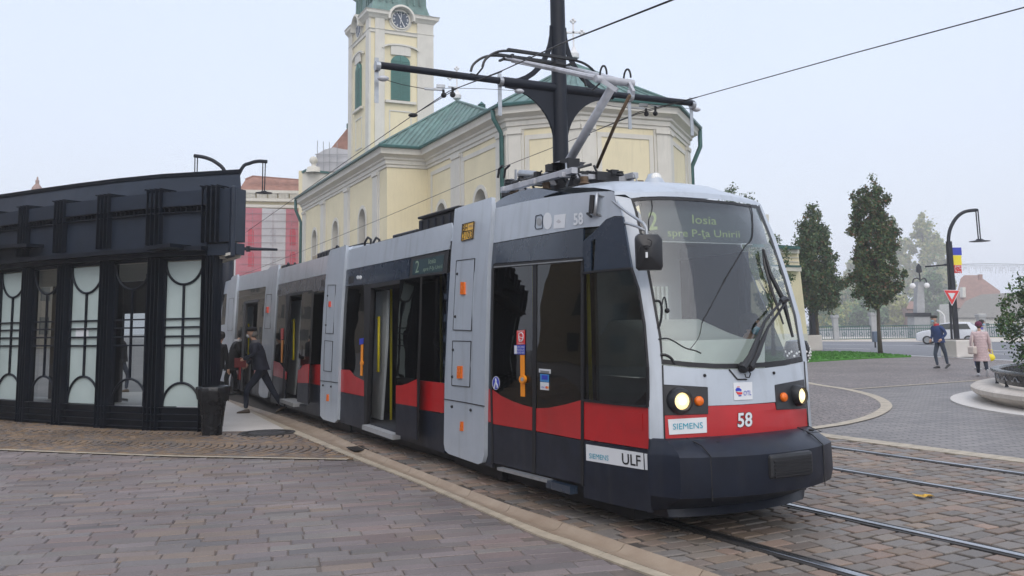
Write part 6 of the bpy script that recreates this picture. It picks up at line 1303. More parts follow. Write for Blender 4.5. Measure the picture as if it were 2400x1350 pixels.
# roofs
G3 = [Vector((g.x, g.y, ZE+.05)) for g in GUT]
apA = gy(1345, 152, G3[4].y+9.0); apT = gy(1071, 238, G3[2].y+7.0)
mb = MB(); mb.add([G3[3], G3[4], G3[5], G3[6], G3[7], apA, Vector((apA.x-6, apA.y+13, apA.z))], [(0, 1, 5), (1, 2, 5), (2, 3, 5), (3, 4, 6, 5)]); mb.build('apse_roof', M['copper'], CH, fix=False)
farA = Vector((G3[0].x+8.5, G3[0].y+3, ZE+1.6)); XJ = G3[2].lerp(G3[3], .82)+Vector((.4, .2, .12)); RJ = Vector((XJ.x+5, XJ.y+7, ZE+.6))
mb = MB(); mb.add([G3[0], G3[1], G3[2], G3[3], apT, farA, apA, Vector((apA.x-6, apA.y+13, apA.z)), XJ, RJ], [(0, 1, 4, 5), (1, 2, 4), (2, 8, 4), (8, 3, 9), (4, 8, 9, 5)]); mb.build('nave_roof', M['copper'], CH, fix=False)
sm = MB()
def seams(a, b, c, n, up=.05):
    for i in range(1, n): p = a.lerp(b, i/n); q = c if not isinstance(c, tuple) else c[0].lerp(c[1], i/n); sm.tube([p+Z*up, p.lerp(q, .97)+Z*up], .035, 4)
seams(G3[3], G3[4], apA, 6); seams(G3[4], G3[5], apA, 8); seams(G3[5], G3[6], apA, 7)
for i in range(1, 14): p = G3[1].lerp(apT, i/14); q = G3[2].lerp(apT, i/14); r_ = (G3[2]-G3[1]); 
for i in range(1, 8):
    p = G3[1].lerp(G3[2], i/8); q = G3[1].lerp(apT, i/8); sm.tube([p+Z*.05, q+Z*.05] if i < 8 else [p, q], .035, 4)
for i in range(1, 9): p = G3[2].lerp(XJ, i/9); q = p.lerp(apT, 1); sm.tube([p+Z*.05, apT.lerp(XJ, i/9)+Z*.05], .035, 4)
for a_, b_ in ((G3[1], apT), (G3[2], apT), (XJ, apT), (G3[3], apA), (G3[4], apA), (G3[5], apA), (G3[6], apA)): sm.tube([a_+Z*.06, b_+Z*.06], .07, 5)
sm.build('roof_seam', M['copper'], CH)
vt = gy(1129, 262, G3[2].y+3); mb = MB(); mb.lathe(vt-Z*.4, [(.18, -.3), (.18, .55), (.24, .6), (.24, .75), (.18, .8), (.26, .82), (.001, 1.05)], 12); mb.build('roof_vent', M['gutter'], CH, smooth='auto')
def cross(p, s, nm='roof_cross'):
    m = MB(); m.lathe(p, [(.12*s, -.2*s), (.28*s, -.1*s), (.30*s, .12*s), (.12*s, .35*s), (.10*s, .5*s)], 12); m.bar(p+Z*.4*s, p+Z*1.9*s, .10*s, .08*s, up=(0, 1, 0)); m.bar(p+Z*1.3*s-Vector((.42*s, 0, 0)), p+Z*1.3*s+Vector((.42*s, 0, 0)), .08*s, .10*s)
    for dx, dz in ((-.45, 1.3), (.45, 1.3), (0, 1.93)):
        for a, b in ((.1, 0), (-.1, 0), (0, .1), (0, -.1)): m.ball(p+Vector((dx*s+a*s, 0, dz*s+b*s)), .085*s, 8)
    m.build(nm, M['whitec'], CH, smooth='auto')
cross(apT+Z*.30, 1.0); cross(gy(1345, 132, apA.y), 1.05)
# tower
TY = 72.0; te = Vector((.90, .436)).normalized(); tf = Vector((te.y, -te.x)); T0 = gy(868, 200, TY); T0 = Vector((T0.x, T0.y, 0)); E2 = Vector((te.x, te.y, 0)); F2 = Vector((tf.x, tf.y, 0))
fpl = Plane(T0, F2); TW = (fpl.hit(1013, 200)-T0).dot(E2); lpl = Plane(T0, -E2); TD = (lpl.hit(820, 200)-T0).dot(-F2)
zc = lambda py: gy(940, py, TY+1).z
ZT1 = zc(43); ZT0 = 8.0
mb = MB(); mb.prism([T0, T0+E2*TW, T0+E2*TW-F2*TD, T0-F2*TD], ZT0, ZT1); mb.build('tower_wall', M['yel'], CH)
mb = MB()
for (u0, u1) in ((0, .30), (.42*TW/5.0+0.3, 0)): pass
for u0, u1 in ((.35, 1.15), (TW-1.35, TW+.08)): mb.box(T0+E2*(u0+u1)/2+F2*.06+Z*(ZT0+ZT1)/2, (u1-u0, .16, ZT1-ZT0), ax=(E2, F2, Z))
for u0, u1 in ((-.05, .9), (TD-1.0, TD+.05)): mb.box(T0-F2*(u0+u1)/2-E2*.06+Z*(ZT0+ZT1)/2, (.16, u1-u0, ZT1-ZT0), ax=(E2, F2, Z))
mb.build('tower_pilaster', M['trim'], CH)
path = [Vector((p.x, p.y)) for p in (T0-F2*TD, T0, T0+E2*TW, T0+E2*TW-F2*TD)]
mb = MB(); mb.sweep(path, [(.0, ZT1-1.45), (.10, ZT1-1.4), (.10, ZT1-1.2), (.18, ZT1-1.12), (.0, ZT1-1.05)]); CORN = [(.0, ZT1-.28), (.15, ZT1-.22), (.28, ZT1-.05), (.46, ZT1+.10), (.48, ZT1+.30), (.56, ZT1+.38), (0, ZT1+.5)]; uk = (fpl.hit(938, 47)-T0).dot(E2); P4_ = [Vector((p.x, p.y)) for p in (T0-F2*(TD*.5-1.05), T0, T0+E2*(uk-1.08))]; mb.sweep(P4_, CORN); mb.sweep([Vector((p.x, p.y)) for p in (T0+E2*(uk+1.08), T0+E2*TW, T0+E2*TW-F2*TD)], CORN); mb.sweep([Vector((p.x, p.y)) for p in (T0-F2*TD, T0-F2*(TD*.5+1.05))], CORN); mb.build('tower_cornice', M['trim'], CH)
def clockface(c, X, N):
    cz = c; m = MB(); m.lathe(cz, [(1.15, -.1), (1.15, .50), (.98, .54), (.90, .12), (.90, -.1)], 40, (X, Z, N), a0=-.12, a1=PI+.12); m.lathe(cz, [(.82, .0), (.82, .16), (.72, .16), (.70, .10)], 40, (X, Z, N)); m.lathe(cz, [(1.0, -.05), (1.0, .06), (.001, .06)], 40, (X, Z, N)); f = m.build('clock_surround', M['trim'], CH, smooth='auto')
    m = MB(); m.lathe(cz+N*.12, [(.73, 0), (.73, .02), (.001, .02)], 40, (X, Z, N)); k = m.build('clock_face', M['clock'], CH)
    m = MB()
    for i in range(12):
        if i % 3 == 0: continue
        a = i*PI/6; d = X*math.sin(a)+Z*math.cos(a); m.bar(cz+N*.15+d*.53, cz+N*.15+d*.68, .06, .02, up=tuple(N))
    m.bar(cz+N*.155-(X*math.sin(-.48)+Z*math.cos(-.48))*.2, cz+N*.155+(X*math.sin(-.48)+Z*math.cos(-.48))*.45, .05, .02, up=tuple(N)); d = X*math.sin(2.66)+Z*math.cos(2.66); m.bar(cz+N*.16-d*.3, cz+N*.16+d*.65, .06, .02, up=tuple(N)); d = X*math.sin(.12)+Z*math.cos(.12); m.bar(cz+N*.16-d*.4, cz+N*.16+d*.5, .035, .02, up=tuple(N))
    m.build('clock_hand', M['whitec'], k)
    for s_, a in (('12', 0), ('3', PI/2), ('6', PI), ('9', -PI/2)):
        V, Fc = textmesh(s_, .03); w = .22 if s_ == '12' else .14; c0 = cz+N*.15+(X*math.sin(a)+Z*math.cos(a))*.58; m = MB(); m.add([c0+X*(u-.5)*w+Z*(v-.5)*.19 for u, v in V], Fc); m.build('numeral', M['whitec'], k, fix=False)
cc = fpl.hit(938, 47, 0.0); clockface(cc, E2, F2)
clockface(T0-F2*(TD*.5)+Z*(cc.z-.15), -F2, -E2)
# belfry windows with louvred shutters
def belfry(pl_, A, T, N, uc, w, zs, zt):
    r = w/2; out = [(-r, zs), (-r, zt-r*.75)]+[(-r*math.cos(q), zt-r*.75+r*.75*math.sin(q)) for q in [PI*k/12 for k in range(1, 12)]]+[(r, zt-r*.75), (r, zs)]
    m = MB(); m.slabpoly([A+T*(uc+x)+N*.14+Z*z for x, z in out], N, .12); s_ = m.build('shutter', M['shutter'], CH)
    m = MB()
    zz = zs+.1
    while zz < zt-r*.6: m.box(A+T*(uc-r*.5)+N*.16+Z*zz, (r*.8, .05, .05), ax=(T, N, Z)); m.box(A+T*(uc+r*.5)+N*.16+Z*zz, (r*.8, .05, .05), ax=(T, N, Z)); zz += .15
    m.bar(A+T*uc+N*.17+Z*zs, A+T*uc+N*.17+Z*(zt-.1), .07, .05); m.build('louvre', M['shutter'], s_)
    m = MB(); R_2 = r+.75; q = [(-R_2*math.cos(a), zt+.45+.42*math.sin(a)) for a in [PI*k/12 for k in range(13)]]
    for i in range(12): m.bar(A+T*(uc+q[i][0])+N*.15+Z*q[i][1], A+T*(uc+q[i+1][0])+N*.15+Z*q[i+1][1], .20, .14)
    m.box(A+T*uc+N*.12+Z*(zt+.45), (r*2.1, .12, .9), ax=(T, N, Z)); m.build('window_hood', M['trim'], CH); m = MB(); m.box(A+T*uc+N*.15+Z*(zs-.18), (w+1.0, .24, .2), ax=(T, N, Z)); m.build('window_sill', M['trim'], CH)
    m = MB()
    for a_, b_, c_, d_ in ((-r-.15, r+.15, zs-.95, zs-.85), (-r-.15, -r-.05, zs-3.4, zs-.95), (r+.05, r+.15, zs-3.4, zs-.95), (-r-.15, r+.15, zs-3.5, zs-3.4)): m.box(A+T*(uc+(a_+b_)/2)+N*.03+Z*(c_+d_)/2, (b_-a_, .06, d_-c_), ax=(T, N, Z))
    m.build('panel_frame', M['trim'], CH)
uc = (fpl.hit(938, 200)-T0).dot(E2); belfry(fpl, T0, E2, F2, uc, 1.62, zc(235), zc(130)); belfry(lpl, T0, -F2, -E2, TD*.52, 1.5, zc(240), zc(133))
mb = MB(); a = ZT1+.55; c0 = T0+E2*TW/2-F2*TD/2
def sq(r, z, rz_=0): return [c0+E2*sx*r+F2*sy*r*TD/TW+Z*z for sx, sy in ((-1, 1), (1, 1), (1, -1), (-1, -1))]
lv_ = [(TW/2+.25, a-.1), (TW/2-.15, a+.15), (TW/2-.35, a+.9), (TW/2-.38, a+2.4), (TW/2-.2, a+2.6), (TW/2+.1, a+3.2), (TW/2-.1, a+4.2), (TW/2-.9, a+5.2), (.6, a+6.2), (.001, a+9)]
vs = [p for r, z in lv_ for p in sq(r, z)]; mb.add(vs, [(i*4+j, i*4+(j+1) % 4, (i+1)*4+(j+1) % 4, (i+1)*4+j) for i in range(len(lv_)-1) for j in range(4)]); mb.build('tower_dome', M['copper'], CH)
mb = MB()
for k in (-1, 1):
    for j in (.3, .55, .8): mb.box(c0+F2*(TD/2-.30)+E2*k*j*(TW/2-.5)+Z*(a+1.6), (.12, .12, 1.5), ax=(E2, F2, Z)); mb.box(c0-E2*(TW/2-.30)+F2*k*j*(TD/2-.5)+Z*(a+1.6), (.12, .12, 1.5), ax=(E2, F2, Z))
mb.lathe(c0-E2*(TW/2-.2)+F2*(TD/2-.6)+Z*(a+1.9), [(.001, -1.0), (.5, -.6), (.75, 0), (.5, .6), (.001, 1.0)], 16); mb.build('dome_ornament', M['copper'], CH)
# parapet of the church front with its ball finial
Yp = 80.0; pp_ = Plane(gy(740, 420, Yp), (-.2, -1, 0)); panel('parapet', [(708, 470), (709, 402), (716, 398), (735, 399), (772, 405), (822, 402), (830, 470)], pp_, M['trim'], CH, 0, .8, None); panel('parapet_cap', [(706, 402), (716, 396), (770, 402), (770, 407), (716, 401), (708, 406)], pp_, M['gutter'], CH, .15, 1.0, None)
pf_ = gy(735, 392, Yp); mb = MB(); mb.lathe(pf_, [(.7, -.5), (.55, 0), (.2, .1), (.2, .3), (.36, .45), (.38, .7), (.25, .9), (.001, 1.0)], 16); mb.build('finial', M['trim'], CH, smooth=True)
# ------------------------------------------------------------------ scaffolded palace behind the stop
PY = 100.0; pl_ = Plane(gy(640, 500, PY), (.12, -1, 0)); PAL = thing('palace', 'large old building wrapped in red and white scaffold netting under a red tiled roof', 'building', tuple(gy(640, 760, PY)))
panel('wall', [(540, 448), (706, 452), (712, 780), (500, 780)], pl_, M['yel'], PAL, 0, 8, None)
panel('roof', [(560, 445), (576, 420), (592, 411), (650, 417), (712, 421), (712, 449)], Plane(gy(640, 430, PY+2), (.12, -1, .9)), M['tile'], PAL, 0, .3, None)
panel('roof_edge', [(573, 419), (592, 411), (712, 420.5), (712, 422.5), (592, 413.5), (575, 421)], Plane(gy(640, 420, PY+1.5), (.12, -1, 0)), M['tile'], PAL, .2, .3, None)
mb = MB()
for x in np.arange(566, 704, 3.4):
    if int(x) % 26 < 4: continue
    p = pl_.hit(x, 451+(x-566)*.02, .5); q = pl_.hit(x, 463+(x-566)*.02, .5); mb.bar(p, q, .10, .10)
mb.build('baluster', M['trim'], PAL)
for ya, yb, o_ in ((444, 451, .6), (463, 470, .6), (478, 485, .7)): panel('cornice', [(548, ya), (706, ya+3), (706, yb+3), (548, yb)], pl_, M['trim'], PAL, o_, .5, None)
NETP = Plane(gy(640, 600, PY-1.2), (.12, -1, 0))
for q, mk in (([(573, 487), (614, 488), (613, 545), (612, 640), (551, 660), (553, 600)], 'netr'), ([(614.3, 488), (670, 490), (668, 620), (612.3, 640), (613.3, 545)], 'netw'), ([(670.3, 490), (705, 492), (705, 640), (668.3, 640)], 'netr'), ([(500, 600), (552.7, 600), (550.7, 700), (500, 720)], 'netw')): panel('netting', q, NETP, M[mk], PAL, 0, .05, None)
mb = MB()
for y in range(500, 640, 17): mb.bar(NETP.hit(560, y, .06), NETP.hit(704, y+1.5, .06), .03, .03)
for x in (592, 640, 684): mb.bar(NETP.hit(x, 492, .06), NETP.hit(x-1, 645, .06), .03, .03)
mb.build('scaffold_tube', mat('scaffold_grey', (.30, .22, .24), .7), PAL)
nd_ = MB()
for x in (588, 640, 686):
    for y0_, y1_ in ((536, 575), (590, 625)): panel(None, [(x-7, y0_+6), (x-4, y0_), (x+4, y0_), (x+7, y0_+6), (x+7, y1_), (x-7, y1_)], NETP, None, None, .02, .03, None, mb=nd_, mi=0 if x != 640 else 1)
nd_.build('window_shape', [mat('netting_red_deep', (0.50, 0.06, 0.09), .8), mat('netting_white_deep', (0.42, 0.42, 0.45), .8)], PAL)
RB = thing('palace', 'red gabled roof with pale scaffold sheeting left of the tower', 'building', tuple(gy(780, 700, 92))); q_ = Plane(gy(780, 350, 92), (0, -1, 0)); panel('roof', [(772, 352), (800, 318), (816, 298), (830, 300), (830, 352)], q_, M['tile'], RB, 0, 6, None); panel('netting', [(738, 400), (741, 362), (762, 350), (782, 345), (806, 350), (830, 352), (830, 402)], q_, M['netw'], RB, 1, 7, None)
panel('turret', [(812, 290), (818, 288), (820, 300), (812, 300)], q_, M['gutter'], RB, .5, 1, None)
mb = MB()
for x in (744, 758, 772, 790): mb.bar(q_.hit(x, 330+(x-744)*.1, 1.2), q_.hit(x, 400, 1.2), .06, .06)
for y in (362, 380): mb.bar(q_.hit(738, y, 1.2), q_.hit(815, y, 1.2), .06, .06)
mb.build('scaffold_tube', M['conc'], RB); mb = MB(); panel(None, [(700, 400), (830, 400), (830, 720), (700, 720)], q_, None, None, -2, 5, None, mb=mb, mi=0); mb.build('wall', M['yel'], RB)
SPI = thing('spire', 'tiny distant spire tip showing above the pavilion roof', 'spire', tuple(gy(88, 700, 120))); c_ = gy(88, 415, 120); mb = MB(); mb.lathe((c_.x, c_.y, 0), [(1, 0), (1, c_.z-3), (.6, c_.z-1.4), (.22, c_.z-.9), (.25, c_.z-.5), (.10, c_.z-.3), (.12, c_.z-.1), (.001, c_.z+.1)], 12); mb.build('shaft', MATS['hazed_tile'] if 'hazed_tile' in MATS else mat('spire_tile', (.3, .2, .17), .8), SPI)
# ------------------------------------------------------------------ yellow building right of the tram
ry = 52.0; rp_ = Plane(gy(1860, 700, ry), (.35, -1, 0)); YB = thing('annex_building', 'yellow building with a green roof edge half hidden behind the tram front', 'building', tuple(gy(1860, 780, ry)))
panel('wall', [(1760, 590), (1870, 584), (1876, 640), (1893, 790), (1890, 812), (1760, 812)], rp_, M['yel'], YB, 0, 3, None)
panel('roof_edge', [(1760, 570), (1820, 573), (1876, 578), (1876, 584), (1760, 578)], rp_, M['gutter'], YB, .5, 3, None); panel('cornice', [(1760, 579), (1873, 585), (1874, 594), (1760, 590)], rp_, M['trim'], YB, .25, .25, None)
panel('string_course', [(1760, 622), (1878, 626), (1879, 636), (1760, 632)], rp_, M['trim'], YB, .4, .4, None); panel('string_course', [(1760, 619), (1878, 622), (1878, 626), (1760, 622)], rp_, M['gutter'], YB, .45, .45, None)
panel('base_course', [(1760, 782), (1893, 782), (1894, 812), (1760, 812)], rp_, M['trim'], YB, .1, .1, None); panel('chimney', [(1788, 502), (1802, 503), (1803, 575), (1788, 575)], rp_, M['trim'], YB, -1, .8, None)
mb = MB(); 
for y in (600, 610): mb.bar(rp_.hit(1760, y, .03), rp_.hit(1872, y+4, .03), .04, .04)
mb.build('render_groove', M['trim'], YB)
# ------------------------------------------------------------------ balustrade, piers, bridge lamp
BY = 84.0; bx0, bx1 = gy(1850, 790, BY).x, gy(2560, 790, BY).x
def bX(px): return gy(px, 790, BY).x
BAL = thing('balustrade', 'green iron balustrade along the river embankment', 'railing', (bX(2100), BY, 0))
mb = MB(); 
for z in (.12, .95, 1.25): mb.bar((bx0, BY, z), (bx1, BY, z), .08, .07)
mb.build('rail', M['gutter'], BAL)
mb = MB(); x = bx0
while x < bx1: mb.bar((x, BY, .12), (x, BY, 1.25), .035, .035); x += .20
mb.build('baluster', M['gutter'], BAL)
mb = MB(); x = bx0+.5
while x < bx1: mb.tube([(x+.16*math.cos(a), BY, .55+.16*math.sin(a)) for a in [2*PI*k/8 for k in range(9)]], .02, 4); x += .75
mb.build('ring_ornament', M['gutter'], BAL)
mb = MB(); mb.box(((bx0+bx1)/2, BY+.1, .03), (bx1-bx0, .5, .12)); mb.build('kerb_stone', M['stone'], BAL)
for i, (px, w, h, lab) in enumerate(((1959, .46, 2.05, 'slim grey stone pier in the balustrade between the two trees'), (2048, .50, 2.2, 'slim stone pier in the balustrade carrying a grey bin'), (2302, .6, 1.9, 'pale stone pier in the balustrade right of the white car'))):
    pr = thing('stone_pier', lab, 'pier', (bX(px), BY, 0), 'piers of the embankment balustrade'); mb = MB(); mb.box((bX(px), BY, h/2), (w, w, h)); mb.build('shaft', M['conc'], pr, bevel=.04); mb = MB(); mb.box((bX(px), BY, h+.12), (w*1.3, w*1.3, .28)); mb.build('cap', M['conc'], pr, bevel=.04)
tb = thing('waste_box', 'slate blue bin hung on a post between the trees', 'litter bin', tuple(gz(2053, 805))); ty_ = 60.0; mb = MB(); c_ = gy(2053, 789, ty_); mb.box(c_, (.42, .35, .68)); mb.build('box', mat('bin_slate_blue', (.09, .13, .19), .5), tb, bevel=.03); mb = MB(); mb.bar((c_.x, ty_+.2, 0), (c_.x, ty_+.2, c_.z+.3), .08, .08); mb.build('post', M['pole'], tb)
BP = thing('bridge_pier', 'large grey bridge pier with a column topped by ornate globe lamps', 'pier', (bX(2161), BY+1, 0)); P = lambda x, y: gy(x, y, BY+1)
panel('block', [(2143, 742), (2180, 742), (2181, 802), (2143, 802)], Plane(P(2160, 760), (0, -1, 0)), M['conc'], BP, 0, 1.5, None); panel('cap', [(2141, 733), (2183, 733), (2183, 741.7), (2141, 741.7)], Plane(P(2160, 760), (0, -1, 0)), M['pole'], BP, .1, 1.8, None)
panel('column', [(2151, 660), (2165, 660), (2168, 733), (2149, 733)], Plane(P(2160, 700), (0, -1, 0)), M['conc'], BP, -.3, .8, None)
mb = MB(); mb.tube(catmull([P(2139, 664), P(2141, 655), P(2149, 652), P(2158, 656), P(2165, 652), P(2170, 656), P(2172, 664)], 4), .06, 6); mb.tube([P(2157, 660), P(2154, 634)], .07, 6); mb.build('lamp_bracket', M['pole'], BP)
mb = MB()
for x, y in ((2139, 670), (2172, 669)): mb.ball(P(x, y), .26, 12)
mb.build('globe', M['whitec'], BP, smooth=True); mb = MB(); mb.lathe(P(2154, 637), [(.12, -.1), (.28, 0), (.22, .5), (.001, .8)], 12); mb.build('lantern', M['pole'], BP)
lo = thing('bridge_lamp', 'small white cobra head lamp bending over beside the white car', 'street lamp', tuple(gy(2214, 790, 95))); mb = MB(); mb.tube(catmull([gy(2216, 790, 95), gy(2214, 750, 95), gy(2211, 738, 95), gy(2200, 728, 95)], 4), .08, 6); mb.build('pole', M['whitec'], lo, smooth=True)
mb = MB(); mb.bar(gy(2204, 731, 95), gy(2197, 727, 95), .3, .15); mb.build('head', M['whitec'], lo)
# concrete planters at the lamp posts
for (x0, x1, ya, yb), Yq, lab in (((2243, 2328, 797, 838), gz(2270, 838).y, 'white stone planter block at the foot of the banner lamp post'), ((1893, 1929, 786, 821), gz(1910, 822).y, 'white stone planter block left of the first tree trunk')):
    pt = thing('planter_block', lab, 'planter', (gy(x0, yb, Yq).x, Yq, 0), 'white planter blocks'); a, b = gy(x0, yb, Yq), gy(x1, yb, Yq); h = gy(x0, ya, Yq).z; mb = MB(); mb.box(((a.x+b.x)/2, Yq+.8, h/2), (b.x-a.x, 1.6, h)); mb.build('block', M['slab'], pt, bevel=.05); mb = MB(); mb.box(((a.x+b.x)/2, Yq+.8, h+.01), (b.x-a.x-.3, 1.3, .04)); mb.build('soil', M['mortar'], pt)
# ------------------------------------------------------------------ houses across the river
HY = 230.0; hp = Plane(gy(2300, 700, HY), (0, -1, 0)); H1 = thing('house', 'hazy cream house with a wide grey tiled roof beyond the river', 'house', tuple(gy(2340, 780, HY)))
panel('wall', [(2238, 742), (2480, 742), (2480, 800), (2238, 800)], hp, M['trim'], H1, 0, 8, None); panel('roof', [(2236, 744), (2262, 706), (2300, 690), (2480, 680), (2480, 744)], Plane(gy(2340, 740, HY-.5), (0, -1, 1.1)), M['tileg'], H1, 0, .4, None)
for x in (2270, 2314, 2345, 2372, 2400): panel('window', [(x-4, 757), (x+4, 757), (x+4, 778), (x-4, 778)], hp, M['winglass'], H1, .08, .05, None)
panel('dormer', [(2296, 735), (2310, 735), (2310, 746), (2296, 746)], hp, M['trim'], H1, 1, 2, None)
H2 = thing('house', 'hazy house with a steep red hipped roof behind the give way sign', 'house', tuple(gy(2300, 780, HY+14))); hq = Plane(gy(2300, 690, HY+14), (0, -1, .8)); panel('roof', [(2232, 718), (2240, 700), (2252, 652), (2260, 645), (2297, 645), (2302, 652), (2344, 682), (2344, 720), (2232, 722)], hq, mat('hazed_tile', (.26, .15, .12), .85, 0, .2, 1), H2, 0, .4, None)  # tile red dulled in its colour to add distance haze
panel('wall', [(2234, 712), (2344, 712), (2344, 780), (2234, 780)], Plane(gy(2300, 700, HY+16), (0, -1, 0)), M['trim'], H2, 0, 8, None); panel('chimney', [(2296, 643), (2303, 643), (2303, 656), (2296, 656)], Plane(gy(2300, 690, HY+13), (0, -1, 0)), M['tile'], H2, 0, 1, None); panel('dormer', [(2256, 673), (2263, 673), (2264, 697), (2256, 697)], Plane(gy(2300, 690, HY+12), (0, -1, 0)), M['trim'], H2, 0, 1.5, None)
H3 = thing('house', 'small hazy orange walled house behind the bridge column', 'house', tuple(gy(2145, 780, HY+10))); panel('wall', [(2128, 722), (2158, 722), (2158, 790), (2128, 790)], Plane(gy(2140, 740, HY+10), (0, -1, 0)), MATS['hazed_tile'], H3, 0, 6, None); panel('roof', [(2124, 724), (2132, 706), (2152, 706), (2162, 724)], Plane(gy(2140, 720, HY+9.5), (0, -1, .8)), MATS['hazed_tile'], H3, 0, .4, None)
# ------------------------------------------------------------------ houses behind the photographer, seen only mirrored in the tram's glass
for i, (x, y, w, d, h, rz, lab) in enumerate(((-52, 32, 26, 10, 17, 1.25, 'ochre town house mirrored in the dark tram windows'), (-60, 4, 28, 10, 15, 1.5, 'grey town house mirrored in the tram doors'), (-30, -18, 26, 10, 13, 2.4, 'low town house mirrored in the cab window'), (-66, 96, 44, 10, 13.5, 1.15, 'long town house mirrored in the rear tram windows'))):
    tH = thing('town_house', lab, 'building', (x, y, 0), rz=0); X = Vector((math.cos(rz), math.sin(rz), 0)); Yv = Vector((-X.y, X.x, 0)); c_ = Vector((x, y, 0)); mb = MB(); mb.box(c_+Z*h/2, (w, d, h), ax=(X, Yv, Z)); mb.build('wall', mat('townhouse_wall_%d' % i, ((.24, .19, .12), (.17, .16, .15), (.22, .19, .12), (.2, .17, .13))[i], .8), tH)
    s_ = -1 if (c_+Yv-Vector((0, 10, 0))).length < (c_-Yv-Vector((0, 10, 0))).length else 1
    for fl in range(int(h/4)):
        for k in range(int(w/3)):
            q = c_+X*(-w/2+1.6+k*3)-Yv*s_*(d/2+.02)+Z*(fl*3.9+2.6); mb = MB(); mb.box(q, (1.2, .1, 2.0), ax=(X, Yv, Z)); mb.build('window', M['winglass'], tH)
    mb = MB(); mb.add([c_+X*sx*w/2+Yv*sy*(d/2+.4)+Z*h for sx, sy in ((-1, -1), (1, -1), (1, 1), (-1, 1))]+[c_-X*w*.35+Z*(h+4), c_+X*w*.35+Z*(h+4)], [(0, 1, 5, 4), (2, 3, 4, 5), (1, 2, 5), (3, 0, 4)]); mb.build('roof', M['tile'], tH)
# ------------------------------------------------------------------ trees
def T_(px, py): p = gz(px, py); return (p.x, p.y, 0)
b1_ = T_(1919, 821); s_ = b1_[1]/2150
def crown_prof(px_list, base_py, scale): return [((base_py-y)*scale, hw*scale) for y, hw in px_list]
tree('young_tree', 'young tree with a dense dark conical crown just right of the tram', b1_, crown_prof([(732, 14), (722, 34), (700, 48), (672, 56), (640, 52), (600, 44), (560, 36), (525, 26), (500, 12), (482, 4)], 821, s_), 330*s_, 32000, 6.2*s_, [L_DK, L_OL, L_BR], [.68, .27, .05], 3, 'young trees on the lawn', tr=4.5*s_, clumps=230, cr=.105, limbs=26, trunk_to=300*s_, jag=.10, hollow=.15)
b2_ = T_(2073, 832); s2_ = b2_[1]/2150
tree('young_tree', 'taller young tree with rusty tinged uneven crown at the lawn tip', (b2_[0]-.2, b2_[1], 0), crown_prof([(722, 10), (705, 34), (678, 50), (640, 52), (600, 45), (560, 47), (520, 44), (480, 38), (450, 30), (430, 15), (418, 5)], 832, s2_), 410*s2_, 36000, 6.2*s2_, [L_DK, L_OL, L_BR], [.56, .30, .14], 5, 'young trees on the lawn', tr=5*s2_, clumps=230, cr=.105, limbs=28, trunk_to=380*s2_, jag=.16, hollow=.2)
tree('young_tree', 'tree top peeping above the roof of the tram front', (gy(1738, 800, 50).x, 50, 0), [(4, 1.2), (6, 1.3), (7.5, 1.0), (8.6, .75), (9.35, .25)], 9.3, 5000, .13, [L_DK, L_OL], [.7, .3], 9, 'young trees on the lawn', tr=.12, clumps=60, cr=.12, trunk_to=8.8)
tree('young_tree', 'leafy tree hidden behind the windscreen with sprigs beside its edge', (gy(1812, 800, 46).x, 46, 0), [(2.2, .6), (3.2, 1.0), (4.6, .9), (5.9, .6), (6.6, .2)], 6.5, 4000, .13, [L_DK, L_OL], [.7, .3], 12, 'young trees on the lawn', tr=.1, clumps=50, cr=.12, trunk_to=6)
for i, (px, Y_, w, ytop, ybot, lab) in enumerate(((2176, 120, 46, 497, 760, 'tall pale poplar column in the haze left of the banner lamp'), (2112, 118, 26, 510, 760, 'slim hazy poplar just right of the taller young tree'), (2215, 126, 30, 560, 760, 'half hidden hazy poplar behind the banner lamp post'), (2010, 130, 40, 600, 770, 'low pale yellowish poplar between the two young trees'))):
    Y_ *= 3.1; k = Y_/2150; bx_ = gy(px, 780, Y_).x; H_ = gy(px, ytop, Y_).z
    tree('poplar', lab, (bx_, Y_, 0), [(H_*.12, w*.7*k), (H_*.3, w*k), (H_*.6, w*.9*k), (H_*.85, w*.5*k), (H_, w*.08*k)], H_, 13000, 1.35, [L_YG, L_PALE, L_GR], [.4, .4, .2], 20+i, 'hazy poplars across the river', tr=.35, clumps=90, cr=.10, limbs=14, hollow=.2)
for i, (px, Y_, w, ytop, mats_, lab) in enumerate(((1945, 92, 34, 690, [L_GR, L_YG], 'green riverside bush nearest the yellow building'), (1990, 98, 40, 710, [L_YG, L_GR], 'yellow green riverside bush between the young trees'), (2040, 94, 38, 700, [L_GR, L_DK], 'mid green riverside bush behind the grey bin'), (2095, 95, 36, 690, [L_YG, L_PALE], 'pale yellow riverside bush right of the second trunk'), (2130, 100, 30, 720, [L_YG, L_GR], 'low yellowish bush left of the bridge pier'), (2195, 108, 44, 640, [L_GR, L_DK], 'tall dark green riverside tree behind the bridge column'), (2225, 104, 28, 735, [L_DK, L_GR], 'small dark bush beside the cream house'), (1968, 112, 44, 655, [L_GR, L_PALE], 'hazy taller riverside bush behind the first balustrade pier'), (2060, 114, 60, 640, [L_GR, L_PALE], 'wide hazy tree mass behind the second young trunk'))):
    Y_ *= 2.6; k = Y_/2150; bx_ = gy(px, 780, Y_).x; H_ = gy(px, ytop, Y_).z
    tree('riverside_bush', lab, (bx_, Y_, -1), [(.1, w*.6*k), (H_*.35, w*k), (H_*.7, w*.85*k), (H_+.8, w*.25*k)], H_, 9000, .95, mats_, [.6, .4], 40+i, 'bushes along the river', tr=.15, clumps=70, cr=.14, limbs=8, hollow=.1, jag=.12)
